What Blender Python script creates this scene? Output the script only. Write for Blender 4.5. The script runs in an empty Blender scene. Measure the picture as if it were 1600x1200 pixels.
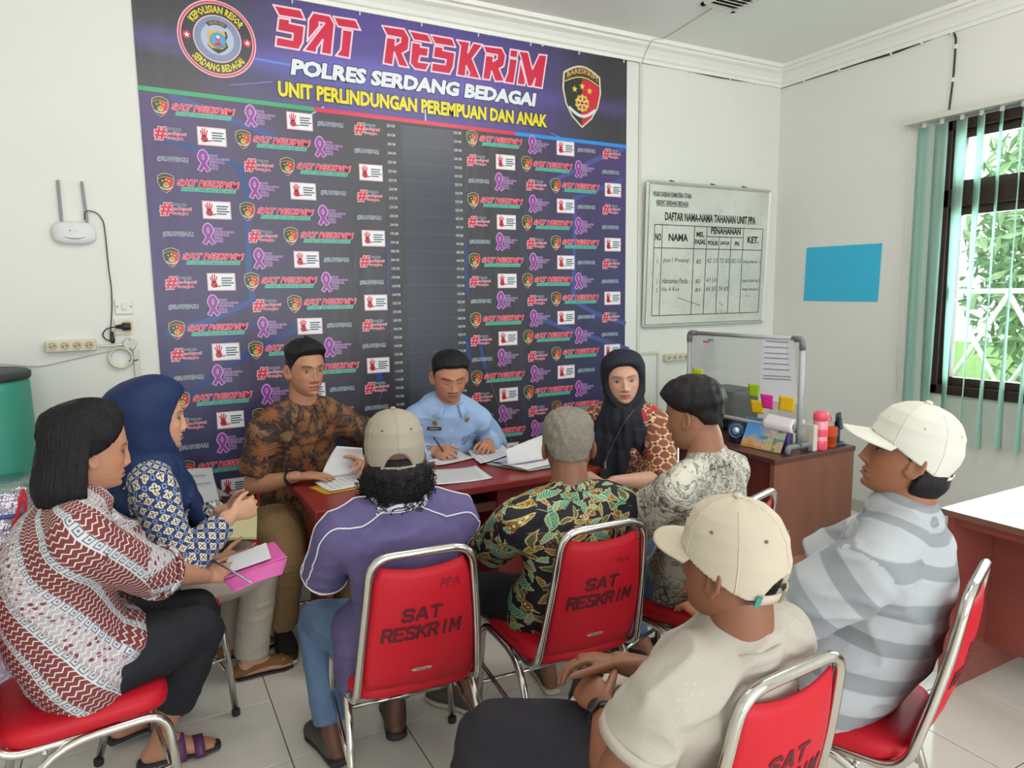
import bpy, bmesh, math, random
import numpy as np
from mathutils import Vector, Matrix, noise
from mathutils.geometry import tessellate_polygon
random.seed(7); np.random.seed(7)
S = bpy.context.scene
COL = S.collection
# ------------------------------------------------------------------ camera
FPX, YAW, PITCH, ROLL, CH = 1090.893, 0.4948, 0.1287, -0.0134, 1.5969
WALL_Y, WALL_X = 3.9504, 4.5199
def _cam_axes():
    cy, sy, cp, sp = math.cos(YAW), math.sin(YAW), math.cos(PITCH), math.sin(PITCH)
    f = np.array([sy*cp, cy*cp, -sp]); r = np.array([cy, -sy, 0.0]); u = np.cross(r, f)
    c, s = math.cos(ROLL), math.sin(ROLL)
    return f, c*r+s*u, -s*r+c*u
CF, CR, CU = _cam_axes()
CAM = np.array([0.0, 0.0, CH])
cd = bpy.data.cameras.new('camera'); cam = bpy.data.objects.new('camera', cd); COL.objects.link(cam)
cd.sensor_width = 36.0; cd.lens = FPX/1600*36.0; cd.clip_start = 0.02; cd.clip_end = 200
m4 = Matrix.Identity(4)
for i in range(3):
    m4[i][0] = CR[i]; m4[i][1] = CU[i]; m4[i][2] = -CF[i]; m4[i][3] = CAM[i]
cam.matrix_world = m4
S.camera = cam
# survey helpers: a sighting through the lens met with a known plane of the room
def RAY(x, y): return CF + (x-800)/FPX*CR - (y-600)/FPX*CU
def FZ(x, y, z):
    d = RAY(x, y); return CAM + d*((z-CH)/d[2])
def WB(x, y, Y=WALL_Y):
    d = RAY(x, y); return CAM + d*(Y/d[1])
def WR(x, y, X=WALL_X):
    d = RAY(x, y); return CAM + d*(X/d[0])
def AD(x, y, d): return CAM + RAY(x, y)*d
# ------------------------------------------------------------------ world, lights, exposure
w = bpy.data.worlds.new('sky'); S.world = w; w.use_nodes = True
nt = w.node_tree; nt.nodes.clear()
wo = nt.nodes.new('ShaderNodeOutputWorld'); bg = nt.nodes.new('ShaderNodeBackground')
bg.inputs[0].default_value = (0.86, 0.93, 1.0, 1); bg.inputs[1].default_value = 3.8
nt.links.new(bg.outputs[0], wo.inputs[0])
def area(name, loc, aim, sx, sy, power, col=(1, 1, 1)):
    l = bpy.data.lights.new(name, 'AREA'); l.shape = 'RECTANGLE'; l.size = sx; l.size_y = sy; l.energy = power; l.color = col
    o = bpy.data.objects.new(name, l); COL.objects.link(o); o.location = loc
    o.rotation_euler = (Vector(aim)-Vector(loc)).to_track_quat('-Z', 'Y').to_euler()
    return o
# daylight entering by the window in view, by the glazed rear of the room, and the ceiling lamps
area('daylight_window', (WALL_X+0.30, 1.75, 1.75), (0, 1.75, 1.35), 2.0, 1.5, 105, (0.95, 0.98, 1.0))
area('daylight_rear_openings', (1.2, -2.75, 1.55), (1.2, 3.0, 1.35), 5.0, 2.2, 82, (1.0, 0.985, 0.96))
S.view_settings.view_transform = 'Standard'; S.view_settings.look = 'None'
S.view_settings.gamma = 1.0; S.view_settings.exposure = -0.22
try: S.view_settings.use_curve_mapping = False
except Exception: pass
# ------------------------------------------------------------------ helpers
def lin(c): 
    c = c/255.0
    return c/12.92 if c <= 0.04045 else ((c+0.055)/1.055)**2.4
def C(r, g, b): return (lin(r), lin(g), lin(b), 1.0)
MATS = {}
class NB:
    """small node builder"""
    def __init__(s, name):
        s.m = bpy.data.materials.new(name); s.m.use_nodes = True; s.t = s.m.node_tree
        s.b = s.t.nodes['Principled BSDF']
    def n(s, typ, **kw):
        x = s.t.nodes.new(typ)
        for k, v in kw.items():
            if k.startswith('i_'):
                kk = k[2:]; x.inputs[int(kk) if kk.isdigit() else kk].default_value = v
            else: setattr(x, k, v)
        return x
    def l(s, a, b): s.t.links.new(a, b)
    def val(s, a, node, idx):
        if hasattr(a, 'is_output'): s.l(a, node.inputs[idx])
        else: node.inputs[idx].default_value = a
    def math(s, op, a, b=0.0, c=0.0, clamp=False):
        x = s.n('ShaderNodeMath', operation=op); x.use_clamp = clamp
        s.val(a, x, 0); s.val(b, x, 1); s.val(c, x, 2); return x.outputs[0]
    def mix(s, f, a, b):
        x = s.n('ShaderNodeMix', data_type='RGBA'); s.val(f, x, 0)
        for v, i in ((a, 6), (b, 7)): s.val(v, x, i)
        return x.outputs[2]
    def ramp(s, f, stops, interp='LINEAR'):
        x = s.n('ShaderNodeValToRGB'); r = x.color_ramp; r.interpolation = interp
        while len(r.elements) > 1: r.elements.remove(r.elements[-1])
        r.elements[0].position = stops[0][0]; r.elements[0].color = stops[0][1]
        for p, c in stops[1:]:
            e = r.elements.new(p); e.color = c
        s.l(f, x.inputs[0]); return x.outputs[0]
    def step(s, f, t, soft=0.02):
        x = s.n('ShaderNodeMapRange'); x.clamp = True
        s.val(f, x, 0); x.inputs[1].default_value = t-soft; x.inputs[2].default_value = t+soft
        return x.outputs[0]
    def obj(s): return s.n('ShaderNodeTexCoord').outputs['Object']
    def gen(s): return s.n('ShaderNodeTexCoord').outputs['Generated']
    def uv(s): return s.n('ShaderNodeTexCoord').outputs['UV']
    def mapping(s, v, loc=(0, 0, 0), rot=(0, 0, 0), sc=(1, 1, 1)):
        x = s.n('ShaderNodeMapping'); s.l(v, x.inputs[0])
        x.inputs[1].default_value = loc; x.inputs[2].default_value = rot; x.inputs[3].default_value = sc
        return x.outputs[0]
    def noise(s, v, scale, detail=3.0, rough=0.5, dist=0.0):
        x = s.n('ShaderNodeTexNoise'); s.l(v, x.inputs['Vector'])
        x.inputs['Scale'].default_value = scale; x.inputs['Detail'].default_value = detail
        x.inputs['Roughness'].default_value = rough; x.inputs['Distortion'].default_value = dist
        return x
    def voro(s, v, scale, feature='F1', rnd=1.0, dist='EUCLIDEAN'):
        x = s.n('ShaderNodeTexVoronoi', feature=feature); s.l(v, x.inputs['Vector'])
        if feature != 'DISTANCE_TO_EDGE': x.distance = dist
        x.inputs['Scale'].default_value = scale; x.inputs['Randomness'].default_value = rnd
        return x
    def sep(s, v):
        x = s.n('ShaderNodeSeparateXYZ'); s.l(v, x.inputs[0]); return x.outputs
    def comb(s, x, y, z=0.0):
        c = s.n('ShaderNodeCombineXYZ'); s.val(x, c, 0); s.val(y, c, 1); s.val(z, c, 2); return c.outputs[0]
    def col(s, c):
        if hasattr(c, 'is_output'): s.l(c, s.b.inputs['Base Color'])
        else: s.b.inputs['Base Color'].default_value = c
    def bump(s, h, strength=0.3, dist=0.01):
        x = s.n('ShaderNodeBump'); s.l(h, x.inputs['Height'])
        x.inputs['Strength'].default_value = strength; x.inputs['Distance'].default_value = dist
        s.l(x.outputs[0], s.b.inputs['Normal'])
    def fin(s, rough=0.5, metal=0.0, spec=0.5, **kw):
        s.b.inputs['Roughness'].default_value = rough; s.b.inputs['Metallic'].default_value = metal
        s.b.inputs['Specular IOR Level'].default_value = spec
        for k, v in kw.items(): s.b.inputs[k.replace('_', ' ')].default_value = v
        MATS[s.m.name] = s.m
        return s.m
def M(name, c=None, rough=0.5, metal=0.0, spec=0.5, var=0.06, vs=6.0, bump=None, **kw):
    """plain procedural material: one colour with slight mottling"""
    if name in MATS: return MATS[name]
    b = NB(name); v = b.obj()
    if var:
        n = b.noise(v, vs, 4.0)
        hi = tuple(min(1, x*(1+var)) for x in c[:3])+(1,); lo = tuple(x*(1-var) for x in c[:3])+(1,)
        b.col(b.mix(n.outputs['Fac'], lo, hi))
    else: b.col(c)
    if bump:
        n2 = b.noise(v, bump[0], 4.0); b.bump(n2.outputs['Fac'], bump[1], bump[2] if len(bump) > 2 else 0.004)
    return b.fin(rough, metal, spec, **kw)
def mesh_obj(name, verts, faces, mat=None, parent=None, smooth=False, link=True):
    me = bpy.data.meshes.new(name)
    me.from_pydata([tuple(map(float, v)) for v in verts], [], [tuple(map(int, f)) for f in faces])
    if smooth: me.polygons.foreach_set('use_smooth', [True]*len(me.polygons))
    if mat is not None: me.materials.append(mat)
    me.update()
    o = bpy.data.objects.new(name, me)
    if link: COL.objects.link(o)
    if parent is not None: o.parent = parent
    return o
def bm_obj(name, bm, mat=None, parent=None, smooth=False):
    me = bpy.data.meshes.new(name); bmesh.ops.recalc_face_normals(bm, faces=bm.faces); bm.to_mesh(me); bm.free()
    if smooth: me.polygons.foreach_set('use_smooth', [True]*len(me.polygons))
    if mat is not None: me.materials.append(mat)
    o = bpy.data.objects.new(name, me); COL.objects.link(o)
    if parent is not None: o.parent = parent
    return o
def tag(o, label=None, cat=None, group=None, kind=None):
    if label: o['label'] = label
    if cat: o['category'] = cat
    if group: o['group'] = group
    if kind: o['kind'] = kind
    return o
def empty(name, loc=(0, 0, 0), rz=0.0):
    o = bpy.data.objects.new(name, None); COL.objects.link(o); o.location = loc; o.rotation_euler = (0, 0, rz)
    o.empty_display_size = 0.05
    return o
def hang(o, root):
    """parent a mesh that was built in room coordinates under a root, keeping its place"""
    o.parent = root
    mw = Matrix.Translation(root.location) @ root.rotation_euler.to_matrix().to_4x4()
    o.matrix_parent_inverse = mw.inverted()
    return o
def rehome(o):
    """move a room-coordinate mesh's origin to its own base"""
    me = o.data; n = len(me.vertices); a = np.empty(n*3); me.vertices.foreach_get('co', a); a = a.reshape(-1, 3)
    c = np.array([(a[:, 0].min()+a[:, 0].max())/2, (a[:, 1].min()+a[:, 1].max())/2, a[:, 2].min()])
    me.vertices.foreach_set('co', (a-c).ravel()); me.update(); o.location = tuple(c)
    return o
def box_bm(bm, x0, x1, y0, y1, z0, z1, bevel=0.0, mtx=None, seg=2):
    r = bmesh.ops.create_cube(bm, size=1.0)
    vs = r['verts']
    bmesh.ops.scale(bm, vec=(x1-x0, y1-y0, z1-z0), verts=vs)
    bmesh.ops.translate(bm, vec=((x0+x1)/2, (y0+y1)/2, (z0+z1)/2), verts=vs)
    if bevel:
        es = list({e for v in vs for e in v.link_edges})
        g = bmesh.ops.bevel(bm, geom=es, offset=bevel, segments=seg, profile=0.5, affect='EDGES')
        vs = list({v for f in g['faces'] for v in f.verts} | {v for v in vs if v.is_valid})
    if mtx is not None: bmesh.ops.transform(bm, matrix=mtx, verts=[v for v in vs if v.is_valid])
    return vs
def box(name, x0, x1, y0, y1, z0, z1, mat, parent=None, bevel=0.0, mtx=None):
    bm = bmesh.new(); box_bm(bm, x0, x1, y0, y1, z0, z1, bevel, mtx)
    return bm_obj(name, bm, mat, parent)
def frames(path, hint=None):
    P = np.asarray(path, float); n = len(P); T = np.zeros_like(P)
    T[1:-1] = P[2:]-P[:-2]; T[0] = P[1]-P[0]; T[-1] = P[-1]-P[-2]
    T /= np.maximum(np.linalg.norm(T, axis=1, keepdims=True), 1e-9)
    N = np.zeros_like(P)
    h = np.array(hint if hint is not None else ((0, 0, 1) if abs(T[0][2]) < 0.9 else (0, 1, 0)), float)
    for i in range(n):
        v = h - T[i]*(h@T[i])
        if np.linalg.norm(v) < 1e-3: v = N[i-1] if i else np.array([1.0, 0, 0])
        N[i] = v/np.linalg.norm(v)
        if hint is None: h = N[i]
    B = np.cross(T, N)
    return P, T, N, B
def tube(path, rad, seg=10, hint=None, cap='flat', closed=False):
    """verts, faces of a swept tube. rad: scalar | per point | per point (side, hint-dir)"""
    P, T, N, B = frames(path, hint); n = len(P)
    R = np.asarray(rad, float)
    if R.ndim == 0: R = np.full((n, 2), float(R))
    elif R.ndim == 1:
        R = np.repeat(R[:, None], 2, axis=1) if len(R) == n else np.tile(R, (n, 1))
    rings = [(P[i], N[i], B[i], R[i, 0], R[i, 1]) for i in range(n)]
    if cap == 'round':
        a, b = rings[0], rings[-1]; ra = min(R[0]); rb = min(R[-1])
        pre = [(a[0]-T[0]*ra*math.sin(t), a[1], a[2], a[3]*math.cos(t), a[4]*math.cos(t)) for t in (1.35, 1.0, 0.55)]
        post = [(b[0]+T[-1]*rb*math.sin(t), b[1], b[2], b[3]*math.cos(t), b[4]*math.cos(t)) for t in (0.55, 1.0, 1.35)]
        rings = pre+rings+post
    V = []; F = []
    ang = [2*math.pi*k/seg for k in range(seg)]
    for (p, nn, bb, rs, rh) in rings:
        for t in ang: V.append(p + bb*(rs*math.cos(t)) + nn*(rh*math.sin(t)))
    m = len(rings)
    for i in range(m-1 if not closed else m):
        j = (i+1) % m
        for k in range(seg):
            k2 = (k+1) % seg
            F.append((i*seg+k, i*seg+k2, j*seg+k2, j*seg+k))
    if not closed:
        F.append(tuple(range(seg-1, -1, -1))); F.append(tuple((m-1)*seg+k for k in range(seg)))
    return V, F
def tube_obj(name, path, rad, mat, parent=None, seg=10, hint=None, cap='flat', smooth=True, closed=False):
    V, F = tube(path, rad, seg, hint, cap, closed)
    o = mesh_obj(name, V, F, mat, parent, smooth)
    return o
def fillet(pts, r, n=6):
    """polyline with rounded corners"""
    P = [np.asarray(p, float) for p in pts]; out = [P[0]]
    for i in range(1, len(P)-1):
        a, b, c = P[i-1], P[i], P[i+1]; rr = r[i-1] if hasattr(r, '__len__') else r
        u = a-b; v = c-b; lu, lv = np.linalg.norm(u), np.linalg.norm(v); u /= lu; v /= lv
        d = min(rr, lu*0.49, lv*0.49)
        for k in range(n+1):
            t = k/n; out.append((1-t)**2*(b+u*d) + 2*t*(1-t)*b + t*t*(b+v*d))
    out.append(P[-1]); return out
def spline(pts, n=8):
    """Catmull-Rom through points"""
    P = [np.asarray(p, float) for p in pts]; P = [2*P[0]-P[1]]+P+[2*P[-1]-P[-2]]; out = []
    for i in range(1, len(P)-2):
        for k in range(n):
            t = k/n; a, b, c, d = P[i-1:i+3]
            out.append(0.5*((2*b)+(-a+c)*t+(2*a-5*b+4*c-d)*t*t+(-a+3*b-3*c+d)*t**3))
    out.append(P[-2]); return out
def merge(*vf):
    V = []; F = []
    for v, f in vf:
        o = len(V); V += list(v); F += [tuple(i+o for i in q) for q in f]
    return V, F
def lathe(prof, seg=24, center=(0, 0, 0)):
    """closed surface of revolution about z from (r, z) profile"""
    V = []; F = []; c = np.asarray(center, float); n = len(prof)
    for r, z in prof:
        for k in range(seg):
            t = 2*math.pi*k/seg; V.append(c+np.array([r*math.cos(t), r*math.sin(t), z]))
    for i in range(n-1):
        for k in range(seg):
            k2 = (k+1) % seg; F.append((i*seg+k, i*seg+k2, (i+1)*seg+k2, (i+1)*seg+k))
    F.append(tuple(range(seg-1, -1, -1))); F.append(tuple((n-1)*seg+k for k in range(seg)))
    return V, F
def sheet(quad, thick, nu=10, nv=10, fn=None):
    """thin solid sheet over 4 corners (a,b,c,d) with optional offset fn(u,v)->vec"""
    a, b, c, d = [np.asarray(q, float) for q in quad]; nrm = np.cross(b-a, d-a); nrm /= np.linalg.norm(nrm)
    V = []; F = []
    for s in (0, 1):
        for j in range(nv+1):
            for i in range(nu+1):
                u, v = i/nu, j/nv
                p = (1-u)*(1-v)*a+u*(1-v)*b+u*v*c+(1-u)*v*d
                if fn is not None: p = p+np.asarray(fn(u, v))
                V.append(p+nrm*(thick*s))
    W = nu+1; o = W*(nv+1)
    for j in range(nv):
        for i in range(nu):
            q = (j*W+i, j*W+i+1, (j+1)*W+i+1, (j+1)*W+i)
            F.append(q[::-1]); F.append(tuple(k+o for k in q))
    rim = [i for i in range(W)]+[j*W+nu for j in range(1, nv+1)]+[nv*W+i for i in range(nu-1, -1, -1)]+[j*W for j in range(nv-1, 0, -1)]
    for k in range(len(rim)):
        p, q = rim[k], rim[(k+1) % len(rim)]; F.append((p, q, q+o, p+o))
    return V, F
# text -> flat triangles (x right, y up), normalised so cap box starts at 0,0
_TX = {}
def text_tris(s, bold=0.0, res=2):
    key = (s, bold, res)
    if key in _TX: return _TX[key]
    cu = bpy.data.curves.new('lettering_tmp', 'FONT'); cu.body = s; cu.size = 1.0; cu.offset = bold
    cu.resolution_u = res; cu.fill_mode = 'FRONT' if hasattr(cu, 'fill_mode') else cu.fill_mode
    o = bpy.data.objects.new('lettering_tmp', cu); COL.objects.link(o)
    bpy.context.view_layer.update()
    dg = bpy.context.evaluated_depsgraph_get(); me = bpy.data.meshes.new_from_object(o.evaluated_get(dg))
    me.calc_loop_triangles()
    v = np.array([x.co[:] for x in me.vertices])[:, :2] if len(me.vertices) else np.zeros((0, 2))
    t = [tuple(x.vertices) for x in me.loop_triangles]
    bpy.data.objects.remove(o); bpy.data.curves.remove(cu); bpy.data.meshes.remove(me)
    if len(v): v = v-v.min(axis=0)
    _TX[key] = (v, t); return _TX[key]
class Print:
    """flat print on a surface: coloured triangles laid in thin layers, frame (origin, ux, uy, normal)"""
    def __init__(s, org, ux, uy, step=0.0003):
        s.o = np.asarray(org, float); s.ux = np.asarray(ux, float); s.uy = np.asarray(uy, float)
        s.nn = np.cross(s.ux, s.uy); s.V = []; s.F = []; s.K = []; s.step = step
    def _p(s, x, y, L): return s.o+s.ux*x+s.uy*y+s.nn*(s.step*(L+1))
    def tris(s, v, t, col, L):
        o = len(s.V); s.V += [s._p(x, y, L) for x, y in v]
        s.F += [tuple(i+o for i in q) for q in t]; s.K += [col]*len(t)
    def poly(s, pts, col, L=0):
        v = [(float(a), float(b)) for a, b in pts]
        t = tessellate_polygon([[Vector((a, b, 0)) for a, b in v]]); tt = []
        for q in t:
            a, b, c = (np.array(v[i]) for i in q)
            cr = (b[0]-a[0])*(c[1]-a[1])-(b[1]-a[1])*(c[0]-a[0])
            tt.append(q if cr > 0 else (q[0], q[2], q[1]))
        s.tris(v, tt, col, L)
    def rect(s, x0, y0, x1, y1, col, L=0): s.tris([(x0, y0), (x1, y0), (x1, y1), (x0, y1)], [(0, 1, 2), (0, 2, 3)], col, L)
    def line(s, pts, w, col, L=0, close=False):
        P = [np.array(q, float) for q in pts]
        if close: P = P+[P[0]]
        for i, (a, b) in enumerate(zip(P[:-1], P[1:])):
            d = b-a; ln = np.linalg.norm(d)
            if ln < 1e-6: continue
            d /= ln; n = np.array([-d[1], d[0]])*w/2; e = d*w*0.45
            s.tris([a-n-e, b-n+e, b+n+e, a+n-e], [(0, 1, 2), (0, 2, 3)], col, L+(0.04*i if len(P) < 24 else 0.015*i))
    def disc(s, x, y, r, col, L=0, n=32, ry=None):
        ry = ry or r; s.poly([(x+r*math.cos(2*math.pi*k/n), y+ry*math.sin(2*math.pi*k/n)) for k in range(n)], col, L)
    def star(s, x, y, r, col, L=0, inner=0.42):
        s.poly([(x+(r if k % 2 == 0 else r*inner)*math.sin(math.pi*k/5), y+(r if k % 2 == 0 else r*inner)*math.cos(math.pi*k/5)) for k in range(10)], col, L)
    def text(s, txt, x, y, wd, ht, col, L=0, bold=0.0, shear=0.0, outline=None, res=2, fn=None, oc=None, ow=0.03):
        """lettering fitted to a box with lower left at x, y"""
        def put(b, c, LL):
            v, t = text_tris(txt, b, res)
            if not len(v): return
            mx = v.max(axis=0); bb = ow if b > bold else 0
            q = v.copy()
            kx, ky = wd/mx[0], ht/mx[1]
            if b > bold:      # keep outline concentric
                v0, _ = text_tris(txt, bold, res); m0 = v0.max(axis=0); kx, ky = wd/m0[0], ht/m0[1]
                q = v-(mx-m0)/2
            q = q*[kx, ky]; q[:, 0] += q[:, 1]*shear
            q = q+[x, y]
            if fn is not None: q = np.array([fn(a, c2) for a, c2 in q])
            s.tris(q, t, c, LL)
        if oc is not None: put(bold+ow, oc, L-0.5)
        put(bold, col, L)
    def build(s, name, parent=None, rough=0.4, spec=0.5):
        o = mesh_obj(name, s.V, s.F, print_mat(rough), parent)
        me = o.data; at = me.color_attributes.new('ink', 'FLOAT_COLOR', 'CORNER')
        k = np.repeat(np.array([c[:4] for c in s.K], dtype=np.float32), 3, axis=0); at.data.foreach_set('color', k.ravel())
        return o
def print_mat(rough=0.4):
    nm = 'printed_ink_%d' % int(rough*100)
    if nm in MATS: return MATS[nm]
    b = NB(nm); a = b.n('ShaderNodeVertexColor', layer_name='ink'); b.col(a.outputs[0]); return b.fin(rough)
# ================================================================== the room
def wall_mat(name, c):
    b = NB(name); v = b.obj()
    n1 = b.noise(v, 1.3, 5.0, 0.6); n2 = b.noise(v, 14.0, 3.0)
    base = b.mix(b.step(n1.outputs['Fac'], 0.5, 0.25), tuple(x*0.95 for x in c[:3])+(1,), c)
    sm = b.noise(b.mapping(v, sc=(1.0, 1.0, 2.5)), 3.1, 6.0, 0.65)
    base = b.mix(b.math('MULTIPLY', b.step(sm.outputs['Fac'], 0.72, 0.05), 0.16), base, C(150, 146, 134))
    b.col(base); b.bump(n2.outputs['Fac'], 0.05, 0.004); return b.fin(0.55, 0, 0.4)
WALLM = wall_mat('painted_plaster', C(228, 228, 221))
CEILM = wall_mat('ceiling_paint', C(240, 240, 235))
TRIMM = M('trim_paint', C(234, 234, 227), 0.5, var=0.02)
XL, YR, ZC = -2.3, -3.0, 3.27
# floor with single ceramic tiles
TS, TOX, TOY = 0.4138, 0.375, 2.7568
grout = M('grout', C(112, 100, 84), 0.9, var=0.25, vs=5)
floor = box('floor', XL-0.1, WALL_X+0.1, YR-0.1, WALL_Y+0.1, -0.12, -0.003, grout); tag(floor, 'grey beige ceramic tiled floor', kind='structure')
bt = NB('ceramic_tile'); v = bt.obj(); oi = bt.n('ShaderNodeObjectInfo')
nn = bt.noise(v, 9.0, 5.0, 0.6)
cc = bt.mix(nn.outputs['Fac'], C(212, 208, 198), C(224, 220, 211))
cc = bt.mix(bt.math('MULTIPLY', oi.outputs['Random'], 0.35), cc, C(214, 209, 198))
bt.col(cc); bt.bump(bt.noise(v, 3.0, 2.0).outputs['Fac'], 0.02, 0.01); TILEM = bt.fin(0.16, 0, 0.55)
bm = bmesh.new(); g = TS/2-0.002; box_bm(bm, -g, g, -g, g, -0.012, 0.0, 0.0015, seg=1)
t0 = bm_obj('tile', bm, TILEM, floor)
tiles = []
ix0, ix1 = int(math.floor((XL-TOX)/TS))+1, int((WALL_X-TOX)/TS); iy0, iy1 = int(math.floor((-0.9-TOY)/TS)), int((WALL_Y-TOY)/TS)
first = True
for ix in range(ix0-1, ix1+1):
    for iy in range(iy0, iy1+1):
        x0, x1 = max(TOX+ix*TS, XL), min(TOX+(ix+1)*TS, WALL_X); y0, y1 = TOY+iy*TS, min(TOY+(iy+1)*TS, WALL_Y)
        if x1-x0 < 0.02 or y1-y0 < 0.02: continue
        o = t0 if first else t0.copy()
        if not first: COL.objects.link(o)
        first = False
        o.parent = floor; o.location = ((x0+x1)/2, (y0+y1)/2, 0); o.scale = ((x1-x0)/TS, (y1-y0)/TS, 1)
box('tile_field', XL, WALL_X, YR, TOY+iy0*TS, -0.012, 0.0, TILEM, floor)
ceil = box('ceiling', XL-0.1, WALL_X+0.1, YR-0.1, WALL_Y+0.1, ZC, ZC+0.1, CEILM); tag(ceil, 'plain off white ceiling', kind='structure')
wb = box('wall_back', XL-0.1, WALL_X+0.14, WALL_Y, WALL_Y+0.14, -0.05, ZC, WALLM); tag(wb, 'off white back wall', kind='structure')
wl = box('wall_left', XL-0.14, XL, YR, WALL_Y, -0.05, ZC, WALLM); tag(wl, 'off white left wall', kind='structure')
# right wall with its window opening
WY0, WY1, WZ0, WZ1 = 0.62, 2.70, 0.925, 2.61
bm = bmesh.new()
for a in ((YR, WY0, -0.05, ZC), (WY1, WALL_Y, -0.05, ZC), (WY0, WY1, -0.05, WZ0), (WY0, WY1, WZ1, ZC)):
    box_bm(bm, WALL_X, WALL_X+0.14, a[0], a[1], a[2], a[3])
wr = bm_obj('wall_right', bm, WALLM); tag(wr, 'off white right wall with a window opening', kind='structure')
# rear wall behind the camera: wide glazed openings (out of view)
bm = bmesh.new()
for a in ((XL, -1.3, -0.05, ZC), (3.7, WALL_X, -0.05, ZC), (-1.3, 3.7, 2.7, ZC), (-1.3, 3.7, -0.05, 0.4)):
    box_bm(bm, a[0], a[1], YR-0.14, YR, a[2], a[3])
wk = bm_obj('wall_rear', bm, WALLM); tag(wk, 'off white wall behind the camera', kind='structure')
# cornice: stepped plaster profile swept along back and right walls
prof = [(0.0, 0.0), (0.016, 0.0), (0.018, 0.022), (0.030, 0.030), (0.040, 0.052), (0.062, 0.078), (0.088, 0.092), (0.094, 0.106), (0.115, 0.110), (0.118, 0.126), (0.118, 0.14), (0.0, 0.14)]
zc0 = ZC-0.135
def cornice(name, along_x):
    V = []; F = []; n = len(prof)
    for e in (0, 1):
        for d, z in prof:
            if along_x: V.append((XL if e == 0 else WALL_X-d, WALL_Y-d, zc0+z))
            else: V.append((WALL_X-d, WALL_Y-d if e == 0 else YR, zc0+z))
    for k in range(n):
        k2 = (k+1) % n; F.append((k, k2, n+k2, n+k))
    F.append(tuple(range(n))); F.append(tuple(range(2*n-1, n-1, -1)))
    o = mesh_obj(name, V, F, TRIMM); tag(o, 'stepped white plaster cornice', kind='structure')
cornice('trim_1', True); cornice('trim_2', False)
tag(box('baseboard_back', XL, WALL_X, WALL_Y-0.012, WALL_Y, 0, 0.085, M('skirting', C(196, 193, 182), 0.4)), 'pale tile skirting along back wall', kind='structure')
tag(box('baseboard_right', WALL_X-0.012, WALL_X, YR, WALL_Y-0.012, 0, 0.085, MATS['skirting']), 'pale tile skirting along right wall', kind='structure')
# ------------------------------------------------------------------ window
FRM = NB('dark_timber'); v = FRM.obj(); nn = FRM.noise(FRM.mapping(v, sc=(20, 20, 2)), 3, 4)
FRM.col(FRM.mix(nn.outputs['Fac'], C(44, 26, 24), C(66, 40, 36))); FRM = FRM.fin(0.35)
win = empty('window_1', (WALL_X, (WY0+WY1)/2, WZ0)); tag(win, 'dark brown timber window with clear panes', kind='structure')
bm = bmesh.new(); X0, X1 = WALL_X-0.02, WALL_X+0.11
for a in ((WY0, WY0+0.09, WZ0, WZ1), (WY1-0.09, WY1, WZ0, WZ1), (WY0, WY1, WZ0, WZ0+0.06), (WY0, WY1, WZ1-0.06, WZ1), (1.60, 1.69, WZ0, WZ1), (WY0, WY1, 2.09, 2.20)):
    box_bm(bm, X0, X1, a[0], a[1], a[2], a[3], 0.004, seg=1)
hang(bm_obj('window_frame', bm, FRM), win)
SASHM = M('sash_timber', C(58, 36, 33), 0.35)
GL = NB('window_glass'); g1 = GL.n('ShaderNodeBsdfTransparent'); g2 = GL.n('ShaderNodeBsdfGlossy', i_Roughness=0.02)
fr = GL.n('ShaderNodeFresnel', i_IOR=1.45); mx = GL.n('ShaderNodeMixShader'); GL.l(fr.outputs[0], mx.inputs[0]); GL.l(g1.outputs[0], mx.inputs[1]); GL.l(g2.outputs[0], mx.inputs[2])
g1.inputs[0].default_value = (0.95, 0.98, 0.96, 1)
GL.l(mx.outputs[0], GL.t.nodes['Material Output'].inputs[0]); GLASS = GL.fin()
for (a, b_) in ((1.69, WY1-0.09), (WY0+0.09, 1.60)):
    for (c, d) in ((WZ0+0.06, 2.09), (2.20, WZ1-0.06)):
        bm = bmesh.new(); e = 0.05
        for q in ((a, a+e, c, d), (b_-e, b_, c, d), (a, b_, c, c+e), (a, b_, d-e, d)):
            box_bm(bm, WALL_X+0.02, WALL_X+0.07, q[0], q[1], q[2], q[3], 0.003, seg=1)
        s = hang(bm_obj('sash', bm, SASHM), win)
        pn = box('pane', WALL_X+0.042, WALL_X+0.048, a+e, b_-e, c+e, d-e, GLASS); pn.parent = s
h = tube_obj('window_handle', [(WALL_X+0.012, 2.555, 1.52), (WALL_X-0.02, 2.555, 1.52), (WALL_X-0.025, 2.555, 1.60)], 0.009, M('pale_metal', C(205, 203, 196), 0.35, 0.6)); hang(h, win)
# ------------------------------------------------------------------ vertical blind
BL = NB('mint_blind_fabric'); v = BL.obj(); nn = BL.noise(BL.mapping(v, sc=(1, 60, 1)), 8, 2)
BL.col(BL.mix(nn.outputs['Fac'], C(206, 230, 221), C(218, 238, 230)))
tr = BL.n('ShaderNodeBsdfTranslucent'); tr.inputs[0].default_value = C(208, 238, 230)
mx = BL.n('ShaderNodeMixShader', i_0=0.68); BL.l(BL.b.outputs[0], mx.inputs[1]); BL.l(tr.outputs[0], mx.inputs[2])
BL.l(mx.outputs[0], BL.t.nodes['Material Output'].inputs[0]); BLM = BL.fin(0.8)
bl = empty('vertical_blind', (WALL_X-0.09, 1.7, 0.62)); tag(bl, 'pale mint green vertical blind with twisted slats over the window', 'blind')
rail = M('blind_rail', C(206, 206, 198), 0.4)
hang(box('headrail', WALL_X-0.105, WALL_X-0.001, 0.45, 2.88, 2.625, 2.66, rail, bevel=0.004), bl)
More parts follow.
